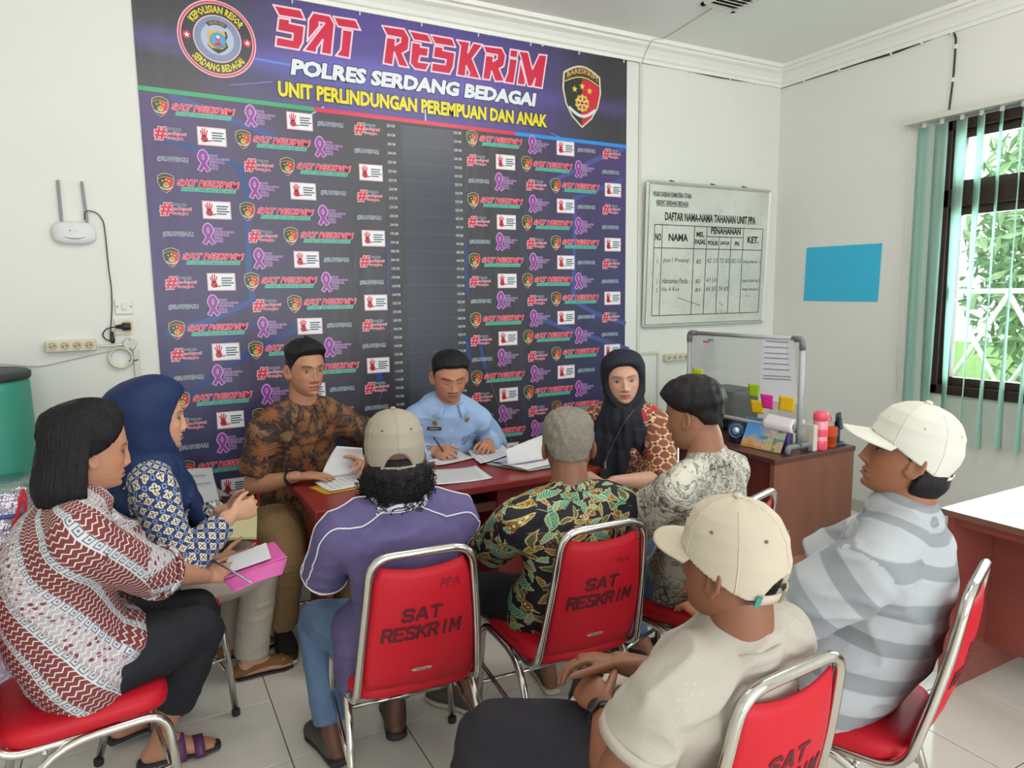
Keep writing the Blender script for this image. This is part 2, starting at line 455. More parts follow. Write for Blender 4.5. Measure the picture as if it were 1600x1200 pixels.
def slat(y, a0, a1, z0, z1=2.60, w=0.09, first_top=0):
    V = []; F = []; n = 14
    for s in (0, 1):
        for j in range(n+1):
            t = j/n; a = a0+(a1-a0)*t*t; z = z1+(z0-z1)*t
            for k in (-1, -0.33, 0.33, 1):
                cv = 0.006*(1-k*k)
                dx, dy = math.sin(a)*k*w/2+math.cos(a)*cv, math.cos(a)*k*w/2-math.sin(a)*cv
                V.append((WALL_X-0.062+dx-0.0012*s*math.cos(a), y+dy+0.0012*s*math.sin(a), z))
    W = 4; o = W*(n+1)
    for j in range(n):
        for k in range(3):
            q = (j*W+k, j*W+k+1, (j+1)*W+k+1, (j+1)*W+k); F.append(q); F.append(tuple(i+o for i in q[::-1]))
        F.append((j*W, (j+1)*W, (j+1)*W+o, j*W+o)); F.append((j*W+3, j*W+3+o, (j+1)*W+3+o, (j+1)*W+3))
    F.append((0, o, 1+o, 1)); F.append((1, 1+o, 2+o, 2)); F.append((2, 2+o, 3+o, 3))
    s_ = hang(mesh_obj('slat', V, F, BLM, smooth=True), bl)
    c = box('slat_clip', WALL_X-0.068, WALL_X-0.056, y-0.01, y+0.01, 2.595, 2.628, rail); hang(c, bl)
ys = [2.765, 2.655, 2.535, 2.425, 2.315, 2.205, 2.10, 1.99, 1.88, 1.77, 1.66, 1.55, 1.44, 1.33, 1.22, 1.11, 1.0, 0.89, 0.78, 0.67, 0.56]
an = [12, 8, 22, 38, 52, 60, 62]
for i, y in enumerate(ys):
    a = math.radians(an[i] if i < len(an) else 62); a2 = a+math.radians([10, 22, 30, 36, 34, 30, 24][i % 7] if i else 0)
    slat(y, a, a2, 0.79 if i == 0 else 0.62+0.008*((i*3) % 4))
hang(tube_obj('pull_cord', spline([(WALL_X-0.05, 2.868, 2.62), (WALL_X-0.03, 2.872, 1.9), (WALL_X-0.02, 2.875, 1.1), (WALL_X-0.02, 2.87, 0.9)], 8), 0.0025, M('cord_white', C(214, 212, 200), 0.7), seg=6), bl)
# ------------------------------------------------------------------ outside: lawn, white lattice for a mirrored pattern, shrubs
lawnm = NB('lawn_grass'); v = lawnm.obj(); n1 = lawnm.noise(v, 2.2, 6, 0.7); n2 = lawnm.noise(v, 30, 4, 0.7)
lawnm.col(lawnm.mix(n1.outputs['Fac'], C(96, 138, 66), C(150, 184, 96))); lawnm.bump(n2.outputs['Fac'], 0.8, 0.05); lawnm = lawnm.fin(0.95)
lw = box('lawn', WALL_X+0.14, 26, -14, 18, -0.5, -0.3, lawnm); tag(lw, 'bright green lawn outside the window', kind='structure')
LATTM = M('fence_white', C(232, 234, 230), 0.5)  # solid lattice added for the diamond pattern mirrored in the panes
for k in range(3):
    fe = empty('lattice_fence', (9.4, 3.1+k*1.55, -0.3)); tag(fe, ['white lattice fence panel seen through the middle of the window', 'white lattice fence panel left of the middle one outside the window', 'white lattice fence panel outside, nearest the window jamb'][k], 'fence', 'lattice fence panels outside')
    for zz in (0.55, 1.85): box('rail', -0.02, 0.02, -0.75, 0.75, zz-0.03, zz+0.03, LATTM, fe)
    for yy in (-0.72, 0.72): box('post', -0.03, 0.03, yy-0.03, yy+0.03, 0.0, 2.0, LATTM, fe)
    for i, (ya, za, yb, zb) in enumerate(((-0.7, 0.58, 0.0, 1.82), (0.0, 1.82, 0.7, 0.58), (-0.7, 1.82, 0.0, 0.58), (0.0, 0.58, 0.7, 1.82))):
        tube_obj('brace', [(0, ya, za), (0, yb, zb)], 0.03, LATTM, fe, seg=6)
leafm = NB('shrub_leaf'); oi = leafm.n('ShaderNodeObjectInfo'); v = leafm.obj(); n1 = leafm.noise(v, 3.0, 3)
leafm.col(leafm.mix(n1.outputs['Fac'], C(108, 146, 92), C(176, 200, 150))); leafm = leafm.fin(0.7)
def shrub(name, label, x, y, z, rx, ry, rz, n, seed):
    rnd = random.Random(seed); V = []; F = []
    for i in range(n):
        while True:
            a = np.array([rnd.uniform(-1, 1) for _ in range(3)])
            if a@a < 1: break
        a = a/(np.linalg.norm(a)+1e-6)*(rnd.uniform(0.55, 1.0)); c = np.array([x+a[0]*rx, y+a[1]*ry, z+rz+a[2]*rz])
        u = np.array([rnd.gauss(0, 1) for _ in range(3)]); u /= np.linalg.norm(u); w_ = np.cross(u, [rnd.gauss(0, 1) for _ in range(3)]); w_ /= np.linalg.norm(w_)
        L = rnd.uniform(0.10, 0.24); o = len(V); m_ = np.cross(u, w_)*0.02
        V += [c-u*L, c+w_*L*0.28+m_, c+u*L, c-w_*L*0.28+m_]; F += [(o, o+1, o+2), (o, o+2, o+3)]
    root = empty(name, (x, y, z)); tag(root, label, 'shrub', 'shrubs beyond the lawn')
    lf = hang(mesh_obj('foliage', V, F, leafm), root); lf['kind'] = 'stuff'
    hang(tube_obj('trunk', [(x, y, z), (x+0.05, y, z+rz*0.7), (x, y+0.06, z+rz*1.3)], [0.07, 0.05, 0.03], M('bark', C(92, 76, 60), 0.9), seg=7), root)
shrub('garden_shrub', 'tall leafy shrub outside, seen at the left edge of the window panes', 11.8, 8.2, -0.3, 1.3, 1.35, 2.3, 2600, 1)
shrub('garden_shrub', 'tall leafy shrub outside, in the middle of the window view', 12.4, 5.4, -0.3, 1.3, 1.35, 2.5, 2600, 2)
shrub('garden_shrub', 'tall leafy shrub outside, at the right side of the window view', 12.0, 2.6, -0.3, 1.3, 1.35, 2.4, 2600, 3)
# ------------------------------------------------------------------ ceiling vent, cables, conduits
WM = M('white_plastic', C(222, 221, 212), 0.4, var=0.03)
vt = empty('ceiling_vent', (3.19, 3.12, ZC)); tag(vt, 'white slatted air vent in the ceiling', 'vent')
va, vb, vc, vd = 3.06, 3.32, 2.84, 3.28
bm = bmesh.new()
for a in ((va, va+0.025, vc, vd), (vb-0.025, vb, vc, vd), (va, vb, vc, vc+0.025), (va, vb, vd-0.025, vd)): box_bm(bm, a[0], a[1], a[2], a[3], ZC-0.014, ZC-0.0005)
hang(bm_obj('vent_frame', bm, WM), vt)
hang(box('vent_back', va+0.02, vb-0.02, vc+0.02, vd-0.02, ZC-0.003, ZC-0.0005, M('vent_dark', C(62, 60, 56), 0.9)), vt)
for k in range(11):
    y = vc+0.045+k*0.0355; mt = Matrix.Translation((0, y, ZC-0.009)) @ Matrix.Rotation(0.5, 4, 'X')
    hang(box('vent_slat', va+0.025, vb-0.025, -0.011, 0.011, -0.0015, 0.0015, WM, mtx=mt), vt)
def cable(name, label, pts, r, mat, n=6, clips=None, clip_mat=None, cat='cable'):
    root = empty(name, tuple(np.mean(np.array(pts), axis=0)*[1, 1, 0]+[0, 0, min(q[2] for q in pts)])); tag(root, label, cat)
    hang(tube_obj('cable_run', spline(pts, n), r, mat, seg=8), root)
    for c in clips or []:
        hang(box('cable_clip', c[0]-0.006, c[0]+0.006, c[1]-0.008, c[1]+0.008, c[2]-0.013, c[2]+0.013, clip_mat or WM, bevel=0.002), root)
    return root
BLK = M('black_cable', C(40, 40, 42), 0.55)
def wb_pt(x, y, off=0.008): q = WB(x, y); return (q[0], WALL_Y-off, q[2])
def wr_pt(x, y, off=0.008): q = WR(x, y); return (WALL_X-off, q[1], q[2])
pts = [wb_pt(430, -15), wb_pt(500, 1), wb_pt(560, 13), wb_pt(640, 28), wb_pt(760, 52), wb_pt(870, 73), wb_pt(979, 94), wb_pt(1030, 103), wb_pt(1075, 111), wb_pt(1122, 121), wb_pt(1180, 130), wb_pt(1218, 137)]
pts2 = [wr_pt(1223, 137), wr_pt(1258, 126), wr_pt(1312, 109), wr_pt(1350, 97), wr_pt(1395, 84), wr_pt(1440, 67), wr_pt(1485, 52), wr_pt(1494, 58), wr_pt(1494, 75), wr_pt(1491, 118), wr_pt(1487, 150), wr_pt(1483, 180)]
cable('ceiling_cable', 'thin black cable clipped along the cornice and down to the blind', pts+pts2, 0.0055, BLK, 5,
      [wb_pt(545, 10), wb_pt(654, 31), wb_pt(762, 53), wb_pt(846, 70), wb_pt(998, 97), wb_pt(1076, 111), wb_pt(1139, 123), wb_pt(1179, 130), wr_pt(1258, 126), wr_pt(1313, 109), wr_pt(1394, 84), wr_pt(1442, 67), wr_pt(1489, 52), wr_pt(1494, 73), wr_pt(1490, 125)])
q = FZ(1112, 14, ZC-0.003)
cable('ceiling_wire', 'thin white wire running from the vent across the ceiling to the wall conduit', [tuple(q), tuple(FZ(1040, 58, ZC-0.004)), (3.16, WALL_Y-0.125, ZC-0.02), (3.155, WALL_Y-0.06, ZC-0.08), (3.152, WALL_Y-0.02, ZC-0.14)], 0.003, M('wire_white', C(196, 194, 182), 0.6))
cd_ = empty('wall_conduit', (3.155, WALL_Y, 1.17)); tag(cd_, 'thin white conduit running down the wall beside the banner', 'conduit')
hang(box('conduit_run', 3.140, 3.163, WALL_Y-0.014, WALL_Y, 1.165, ZC-0.137, M('conduit_white', C(208, 207, 196), 0.5), bevel=0.003), cd_)
hang(box('conduit_run', 3.14, 3.345, WALL_Y-0.012, WALL_Y, 1.150, 1.168, MATS['conduit_white'], bevel=0.003), cd_)
hang(box('conduit_run', 3.328, 3.345, WALL_Y-0.012, WALL_Y, 0.2, 1.152, MATS['conduit_white'], bevel=0.003), cd_)
# ------------------------------------------------------------------ power strips, switch, socket, router
CREAM = M('cream_plastic', C(214, 207, 184), 0.42, var=0.05); DARK = M('dark_plastic', C(38, 38, 40), 0.45)
def power_strip(name, label, x0, x1, z0, z1):
    r = empty(name, ((x0+x1)/2, WALL_Y, z0)); tag(r, label, 'power strip')
    hang(box('strip_body', x0, x1, WALL_Y-0.038, WALL_Y, z0, z1, CREAM, bevel=0.006), r)
    zc = (z0+z1)/2; R = (z1-z0)*0.36
    for k in range(4):
        xc = x0+(x1-x0)*(0.14+0.24*k)
        V, F = lathe([(R, 0.0006), (R, 0.003), (R*0.86, 0.003), (R*0.82, 0.0012)], 20)
        V = [(xc+p[0], WALL_Y-0.038-p[2], zc+p[1]) for p in V]
        s = hang(mesh_obj('outlet', V, F, M('outlet_cream', C(188, 178, 150), 0.5)), r)
        for sx in (-1, 1):
            V, F = lathe([(R*0.17, 0), (R*0.17, 0.002)], 10); V = [(xc+sx*R*0.38+p[0], WALL_Y-0.0394-p[2], zc+p[1]+sx*R*0.12) for p in V]
            h_ = mesh_obj('pin_hole', V, F, DARK, s)
    return r
power_strip('power_strip', 'cream four outlet power strip on the wall left of the banner', -0.370, -0.164, 1.351, 1.406)
power_strip('power_strip', 'cream four outlet power strip on the wall behind the acrylic divider', 3.383, 3.605, 1.092, 1.143)
sw = empty('light_switch', (-0.033, WALL_Y, 1.52)); tag(sw, 'square white light switch above the plugged socket', 'switch')
hang(box('switch_plate', -0.072, 0.005, WALL_Y-0.010, WALL_Y, 1.521, 1.598, WM, bevel=0.004), sw)
hang(box('rocker', -0.043, -0.021, WALL_Y-0.018, WALL_Y-0.010, 1.543, 1.578, WM, bevel=0.003), sw)
for x in (-0.062, -0.004): hang(box('screw', x-0.003, x+0.003, WALL_Y-0.012, WALL_Y-0.0095, 1.556, 1.562, DARK), sw)
so = empty('wall_socket', (-0.042, WALL_Y, 1.42)); tag(so, 'square white wall socket with scorched yellow patch', 'socket')
sm_ = NB('scorched_plate'); v = sm_.gen(); d = sm_.voro(v, 1.0); gx = sm_.sep(v)
dd = sm_.math('SQRT', sm_.math('ADD', sm_.math('POWER', sm_.math('SUBTRACT', gx[0], 0.72), 2.0), sm_.math('POWER', sm_.math('SUBTRACT', gx[2], 0.5), 2.0)))
sm_.col(sm_.ramp(dd, [(0.1, C(176, 146, 84)), (0.32, C(206, 188, 138)), (0.45, C(220, 216, 202))])); sm_ = sm_.fin(0.5)
hang(box('socket_plate', -0.081, -0.004, WALL_Y-0.012, WALL_Y, 1.421, 1.500, sm_, bevel=0.004), so)
pl = empty('black_plug', (-0.04, WALL_Y-0.04, 1.45)); tag(pl, 'black plug with cord in the wall socket', 'plug')
V, F = tube([(-0.075, WALL_Y-0.03, 1.462), (-0.05, WALL_Y-0.034, 1.462), (-0.045, WALL_Y-0.034, 1.462), (-0.012, WALL_Y-0.034, 1.462)], [0.008, 0.012, 0.020, 0.018], 12)
hang(mesh_obj('plug_body', V, F, DARK, smooth=True), pl)
V, F = tube([(-0.095, WALL_Y-0.02, 1.44), (-0.094, WALL_Y-0.02, 1.395), (-0.092, WALL_Y-0.02, 1.382)], [0.007, 0.012, 0.007], 10); hang(mesh_obj('adapter', V, F, DARK, smooth=True), pl)
hang(tube_obj('plug_cord', spline([(-0.075, WALL_Y-0.03, 1.462), (-0.115, WALL_Y-0.012, 1.452), (-0.133, WALL_Y-0.01, 1.425), (-0.12, WALL_Y-0.01, 1.40), (-0.096, WALL_Y-0.014, 1.393)], 8), 0.003, BLK, seg=6), pl)
cable('router_cord', 'thin dark cord hanging down the wall from the router to the socket', [wb_pt(133, 344, 0.02), wb_pt(133, 333, 0.02), wb_pt(140, 330, 0.015), wb_pt(152, 334), wb_pt(161, 346), wb_pt(164, 362), wb_pt(167, 390), wb_pt(170, 420), wb_pt(174, 450), wb_pt(175, 480), wb_pt(174, 500), wb_pt(173, 520, 0.02)], 0.0028, M('cord_dark', C(64, 62, 60), 0.6))
ju = empty('junction_box', (-0.02, WALL_Y, 1.34)); tag(ju, 'round white junction box below the socket', 'junction box')
V, F = lathe([(0.031, 0), (0.031, 0.02), (0.027, 0.026)], 24); hang(mesh_obj('junction_body', [(-0.021+a[0], WALL_Y-a[2], 1.376+a[1]) for a in V], F, M('junction_white', C(206, 206, 192), 0.45)), ju)
for z in (1.354, 1.398): hang(box('screw', -0.024, -0.018, WALL_Y-0.028, WALL_Y-0.0255, z-0.003, z+0.003, DARK), ju)
tag(rehome(box('wall_duct', -0.01, 0.018, WALL_Y-0.016, WALL_Y, 0.085, 1.345, MATS['conduit_white'], bevel=0.003)), 'white cable duct running down below the junction box', 'duct')
coil = empty('cable_coil', (-0.065, WALL_Y-0.02, 1.26)); tag(coil, 'white cable wound in a small coil below the sockets', 'cable')
for k in range(3):
    pts = [(-0.065+(0.043+0.004*k)*math.cos(t), WALL_Y-0.010-0.006*k, 1.309+(0.043+0.003*k)*math.sin(t)) for t in np.linspace(0, 2*math.pi, 28)[:-1]]
    V, F = tube(pts, 0.0042, 7, closed=True); hang(mesh_obj('cable_loop', V, F, M('wire_cream', C(214, 210, 194), 0.5), smooth=True), coil)
hang(tube_obj('cable_tail', spline([wb_pt(155, 540, 0.02), wb_pt(170, 540, 0.02), wb_pt(192, 538, 0.02)], 6), 0.006, MATS['wire_cream'], seg=8), coil)
hang(tube_obj('cable_tie', [(-0.03, WALL_Y-0.015, 1.292), (0.0, WALL_Y-0.02, 1.293), (0.012, WALL_Y-0.012, 1.298)], 0.003, BLK, seg=6), coil)
cable('wall_wire', 'thin grey wire sagging along the wall above the green drum', [wb_pt(-40, 565), wb_pt(0, 568), wb_pt(60, 572), wb_pt(110, 562), wb_pt(150, 553), wb_pt(178, 547)], 0.0022, M('wire_grey', C(190, 188, 180), 0.6))
rt = empty('wifi_router', (-0.21, WALL_Y, 1.855)); tag(rt, 'white wall mounted router with two grey antennas', 'router')
cx, cz, hw, hh = -0.213, 1.908, 0.089, 0.053
def sup(n=36, e=3.2): return [(math.copysign(abs(math.cos(t))**(2/e), math.cos(t)), math.copysign(abs(math.sin(t))**(2/e), math.sin(t))) for t in np.linspace(0, 2*math.pi, n+1)[:-1]]
V = []; F = []; n = 36
for (s, d) in ((0.9, 0.0), (1.0, 0.008), (1.0, 0.022), (0.94, 0.031), (0.6, 0.036), (0.05, 0.037)):
    for a, b_ in sup(n): V.append((cx+a*hw*s, WALL_Y-d, cz+b_*hh*s))
for i in range(5):
    for k in range(n): F.append((i*n+k, i*n+(k+1) % n, (i+1)*n+(k+1) % n, (i+1)*n+k))
F.append(tuple(range(n))); F.append(tuple(5*n+k for k in range(n)))
hang(mesh_obj('router_body', V, F, M('router_white', C(216, 217, 218), 0.35, var=0.02), smooth=True), rt)
ANTM = M('antenna_grey', C(134, 136, 138), 0.45)
for (xa, tz) in ((-0.259, 0.0), (-0.156, 0.04)):
    mt = Matrix.Translation((xa, WALL_Y-0.015, 1.958)) @ Matrix.Rotation(-tz, 4, 'Y')
    hang(box('antenna', -0.0065, 0.0065, -0.004, 0.004, 0.0, 0.19, ANTM, bevel=0.002, mtx=mt), rt)
PR = Print((cx-hw, WALL_Y-0.0365, cz-hh), (1, 0, 0), (0, 0, 1))
PR.disc(0.075, 0.062, 0.005, C(160, 165, 170)); PR.text('tp-link', 0.083, 0.0585, 0.024, 0.007, C(160, 165, 170), 0, 0.01)
arc = [(0.09+0.055*math.sin(t), 0.055-0.03*math.cos(t)) for t in np.linspace(-0.95, 0.95, 15)]; arc2 = [(0.09+0.055*math.sin(t), 0.050-0.019*math.cos(t)) for t in np.linspace(0.95, -0.95, 15)]
PR.poly([(a, b-0.003) for a, b in arc]+[(a, b-0.003) for a, b in arc2], C(120, 128, 132)); hang(PR.build('router_print'), rt)
# ------------------------------------------------------------------ ceiling lamps (over the camera)
LAMPM = NB('lamp_diffuser'); LAMPM.b.inputs['Emission Color'].default_value = (1, 0.97, 0.92, 1); LAMPM.b.inputs['Emission Strength'].default_value = 4.0; LAMPM.col(C(240, 240, 236)); LAMPM = LAMPM.fin(0.5)
for (lx, ly, lb) in ((2.5, 1.5, 'long white ceiling lamp over the right hand chairs'), (0.6, 1.9, 'long white ceiling lamp over the left hand chairs')):
    lp = empty('ceiling_lamp', (lx, ly, ZC)); tag(lp, lb, 'lamp', 'ceiling lamps')
    hang(box('lamp_body', lx-0.62, lx+0.62, ly-0.02, ly+0.02, ZC-0.05, ZC, WM, bevel=0.006), lp); hang(tube_obj('lamp_tube', [(lx-0.6, ly, ZC-0.07), (lx+0.6, ly, ZC-0.07)], 0.016, LAMPM), lp)
    for dx in (-0.42, 0.0, 0.42):
        pl_ = bpy.data.lights.new('ceiling_lamp_light', 'POINT'); pl_.energy = 14.5 if lx > 1.5 else 10.0; pl_.color = (1.0, 0.975, 0.93); pl_.shadow_soft_size = 0.06
        po = bpy.data.objects.new('ceiling_lamp_light', pl_); COL.objects.link(po); po.location = (lx+dx, ly, ZC-0.17)
# ------------------------------------------------------------------ blue paper
q = [WR(1261, 387), WR(1379, 380), WR(1372, 471.6), WR(1256, 470)]
V, F = sheet([(WALL_X-0.004, a[1], a[2]) for a in q], 0.0018, 8, 6, lambda u, v: (-0.002*math.sin(3.1*u)*math.sin(3.1*v), 0, 0))
tag(rehome(mesh_obj('blue_paper', V, F, M('blue_card', C(58, 184, 222), 0.6, var=0.06))), 'plain bright blue sheet of card stuck on the right wall', 'paper')
# ================================================================== printed banner
BX, BW = 0.1041, 2.932
BZ0, BZ1 = 0.33, 3.135
bn = NB('banner_vinyl'); v = bn.obj(); xs = bn.sep(v)      # object x: 0..BW, z: height
u, z = xs[0], xs[2]
n1 = bn.noise(bn.mapping(v, sc=(1, 1, 1.3)), 0.9, 4, 0.5)
edge = bn.math('ABSOLUTE', bn.math('DIVIDE', bn.math('SUBTRACT', u, BW/2), BW/2))
side = bn.step(bn.math('ADD', edge, bn.math('MULTIPLY', bn.math('SUBTRACT', n1.outputs['Fac'], 0.5), 0.5)), 0.72, 0.38)
up = bn.step(z, 1.55, 1.1)
sidec = bn.mix(up, C(24, 34, 96), C(78, 48, 122))
base = bn.mix(bn.math('MULTIPLY', side, 0.85), C(37, 33, 45), sidec)
# header: dark ends, violet middle with a horizontal glow
hm = bn.step(z, 2.592, 0.004)
hn = bn.noise(bn.mapping(v, sc=(0.8, 1, 2.5)), 1.7, 3)
hmid = bn.step(bn.math('ADD', bn.math('SUBTRACT', 1.0, edge), bn.math('MULTIPLY', bn.math('SUBTRACT', hn.outputs['Fac'], 0.5), 0.5)), 0.42, 0.26)
hd = bn.mix(hmid, C(46, 44, 52), C(76, 58, 138))
band = bn.math('ABSOLUTE', bn.math('SUBTRACT', bn.math('SUBTRACT', z, 2.83), bn.math('MULTIPLY', bn.math('SUBTRACT', u, 1.4), -0.012)))
bandn = bn.noise(bn.mapping(v, sc=(1.2, 1, 0.1)), 1.5, 2)
bandf = bn.math('MULTIPLY', bn.math('SUBTRACT', 1.0, bn.step(band, 0.035, 0.045)), bn.step(bandn.outputs['Fac'], 0.48, 0.2))
hd = bn.mix(bn.math('MULTIPLY', bandf, 0.75), hd, C(112, 88, 190))
glow = bn.math('SUBTRACT', 1.0, bn.step(bn.math('ADD', bn.math('ABSOLUTE', bn.math('SUBTRACT', z, 2.79)), bn.math('MULTIPLY', bn.math('ABSOLUTE', bn.math('SUBTRACT', u, 1.15)), 0.13)), 0.08, 0.08))
hd = bn.mix(bn.math('MULTIPLY', glow, 0.6), hd, C(88, 104, 196))
base = bn.mix(hm, base, hd)
bn.col(base)
wv = bn.noise(bn.mapping(v, sc=(2.2, 1, 0.5)), 2.2, 3); wv2 = bn.noise(v, 5.0, 2)
bn.bump(bn.math('ADD', wv.outputs['Fac'], bn.math('MULTIPLY', wv2.outputs['Fac'], 0.25)), 0.25, 0.05)
BANM = bn.fin(0.42, 0, 0.8)
V, F = sheet([(0, 0, BZ0), (BW, 0, BZ0), (BW, 0, BZ1), (0, 0, BZ1)], 0.002, 30, 24, None)
ban = mesh_obj('banner', V, F, BANM); ban.location = (BX, WALL_Y-0.004, 0)
tag(ban, 'large dark violet printed banner covering the back wall behind the table', 'banner')
P = Print((0, -0.0022, 0), (1, 0, 0), (0, 0, 1), 0.0004)
WHT, RED, DRED, GRN, YEL = C(236, 236, 240), C(206, 38, 70), C(196, 22, 52), C(40, 160, 104), C(226, 212, 44)
PINK = C(240, 190, 205); TEAL = C(96, 186, 160); PUR = C(146, 58, 152); LIL = C(214, 180, 222); DK = C(34, 34, 38); GREYT = C(168, 176, 190)
def B2(x, y):
    q = WB(x, y, WALL_Y-0.004); return (q[0]-BX, q[2])
# header stripes
P.poly([(0, 2.594), (0.835, 2.584), (0.835, 2.606), (0, 2.616)], GRN, 1); P.poly([(0.835, 2.584), (2.07, 2.572), (2.07, 2.594), (0.835, 2.606)], C(214, 40, 74), 1); P.poly([(2.07, 2.572), (BW, 2.566), (BW, 2.588), (2.07, 2.594)], C(44, 140, 224), 1)
# light streaks of the artwork (printed)
LB, LB2, LB3 = C(58, 76, 138), C(34, 54, 116), C(36, 72, 140)
def streak(pts, wd, c, L=0): P.line(pts, wd, c, L)
streak([B2(270, 150), B2(357, 186), B2(425, 212)], 0.035, LB); streak([B2(250, 215), B2(310, 235), B2(376, 262), B2(384, 300), B2(390, 440)], 0.032, C(48, 76, 132))
streak([B2(392, 440), B2(395, 470), B2(330, 500), B2(262, 520)], 0.03, LB3); streak([B2(470, 510), B2(400, 545), B2(330, 590), B2(265, 640)], 0.04, LB2); streak([B2(252, 588), B2(330, 545), B2(400, 505)], 0.022, LB2)
streak([B2(975, 232), B2(930, 250), B2(860, 285)], 0.03, C(82, 84, 146)); streak([B2(970, 282), B2(898, 310), B2(896, 470), B2(930, 490), B2(975, 505)], 0.03, C(74, 80, 146))
streak([B2(980, 545), B2(930, 528), B2(880, 512), B2(850, 500)], 0.03, C(70, 78, 142)); streak([B2(727, 380), B2(729, 460)], 0.012, LB3); streak([B2(738, 385), B2(739, 455)], 0.006, LB3); streak([B2(605, 380), B2(607, 460)], 0.008, LB3)
streak([B2(728, 528), B2(734, 560)], 0.02, LB3, 0); streak([B2(748, 528), B2(758, 575)], 0.025, LB3, 0); streak([B2(590, 578), B2(593, 590)], 0.04, LB3); streak([B2(600, 600), B2(575, 680)], 0.004, C(120, 90, 140)); streak([B2(760, 580), B2(800, 690)], 0.004, C(120, 90, 140))
streak([B2(480, 182), B2(505, 168)], 0.008, C(150, 190, 240)); streak([B2(664, 172), B2(665, 192)], 0.007, C(190, 215, 245)); streak([B2(360, 133), B2(425, 128)], 0.004, C(120, 130, 210)); streak([B2(400, 92), B2(470, 105)], 0.012, C(96, 128, 226)); streak([B2(860, 208), B2(878, 216)], 0.006, C(110, 130, 200))
# big cut-out lettering of the heading
def c2(*a): return [B2(420+a[i]/7.273, a[i+1]/7.273) for i in range(0, len(a), 2)]
def c3(*a): return [B2(620+a[i]/6.667, 30+a[i+1]/6.667) for i in range(0, len(a), 2)]
HEAD = [c2(50, 60, 360, 115, 410, 230, 115, 180), c2(110, 205, 240, 225, 235, 265, 405, 300, 385, 490, 340, 570, 75, 525, 85, 420, 265, 455, 272, 385, 92, 350),
 c2(500, 145, 690, 180, 745, 275, 710, 630, 590, 608, 612, 455, 545, 550, 540, 605, 395, 575, 630, 268, 572, 258, 575, 300, 435, 470, 450, 225),
 c2(730, 190, 985, 230, 1040, 345, 785, 305), c2(835, 335, 950, 355, 915, 665, 760, 635, 815, 560),
 c2(1285, 295)+c3(75, 105, 130, 200, 118, 322, 55, 360, 125, 507, 20, 488)+c2(1425, 600, 1405, 745, 1298, 722, 1335, 425, 1440, 440, 1435, 515, 1490, 480, 1495, 435, 1340, 405),
 c3(125, 122, 320, 160, 365, 252, 175, 220), c3(155, 240, 250, 258, 245, 290, 328, 303, 318, 395, 240, 385, 225, 445, 340, 462, 300, 538, 185, 520, 135, 460),
 c3(350, 165, 575, 205, 610, 295, 395, 260), c3(390, 280, 480, 295, 478, 325, 605, 350, 585, 505, 550, 575, 355, 545, 365, 455, 500, 475, 510, 425, 375, 400),
 c3(620, 218, 758, 240, 738, 350, 795, 250, 892, 268, 785, 415, 868, 625, 730, 602, 755, 565, 722, 490, 712, 600, 620, 585, 660, 285),
 c3(895, 278, 1092, 303, 1132, 385, 1112, 492, 1065, 518, 1120, 650, 1020, 650, 985, 545, 968, 635, 890, 625, 922, 375, 1005, 388, 1000, 440, 1040, 415, 1045, 375, 925, 355),
 c3(1180, 315, 1262, 328, 1250, 408, 1170, 395), c3(1172, 408, 1255, 422, 1215, 675, 1112, 658, 1150, 560),
 c3(1265, 330, 1365, 345, 1410, 520, 1480, 370, 1560, 378, 1510, 722, 1420, 705, 1440, 620, 1405, 705, 1360, 698, 1290, 400), c3(1284, 435, 1338, 640, 1328, 692, 1248, 680)]
for pg in HEAD:
    P.poly(pg, RED, 3); P.line(pg, 0.0095, C(238, 205, 218), 4, True)
P.text('POLRES SERDANG BEDAGAI', 0.722, 2.757, 1.49, 0.084, C(226, 230, 238), 4, 0.055, 0.16, oc=C(44, 44, 52), ow=0.04)
P.text('UNIT PERLINDUNGAN PEREMPUAN DAN ANAK', 0.652, 2.640, 1.65, 0.080, YEL, 4, 0.045, 0.03, oc=C(38, 36, 30), ow=0.04)
# round emblem
ex, ey, er = 0.372, 2.882, 0.184
P.disc(ex, ey, er, C(232, 190, 200), 2, 48); P.disc(ex, ey, er*0.97, C(214, 74, 100), 3, 48); P.disc(ex, ey, er*0.925, C(232, 180, 190), 4, 48); P.disc(ex, ey, er*0.90, C(62, 62, 68), 5, 48)
P.disc(ex, ey, er*0.615, C(226, 190, 205), 6, 44); P.disc(ex, ey, er*0.585, C(132, 142, 172), 7, 44); P.disc(ex, ey, er*0.42, C(178, 190, 212), 8, 36)
def arc_text(cx_, cy_, r, a0, a1, ht):
    """baseline bent on a circle; angles from the top, clockwise"""
    def f(x, y):
        t = a0+(a1-a0)*x; rr = r+y
        return (cx_+rr*math.sin(t), cy_+rr*math.cos(t))
    return f
P.text('KEPOLISIAN RESOR', 0, 0, 1.0, 0.036, YEL, 9, 0.03, 0, fn=arc_text(ex, ey, er*0.66, -1.02, 1.02, 0.03), res=1)
def arc_low(cx_, cy_, r, a):
    def f(x, y):
        t = -a+2*a*x; rr = r-y
        return (cx_+rr*math.sin(t), cy_-rr*math.cos(t))
    return f
P.text('SERDANG BEDAGAI', 0, 0, 1.0, 0.036, YEL, 9, 0.03, 0, fn=arc_low(ex, ey, er*0.86, 0.92), res=1)
for sx in (-1, 1): P.disc(ex+sx*er*0.765, ey, er*0.105, C(206, 50, 84), 8, 18); P.star(ex+sx*er*0.765, ey, er*0.075, C(244, 236, 240), 10)
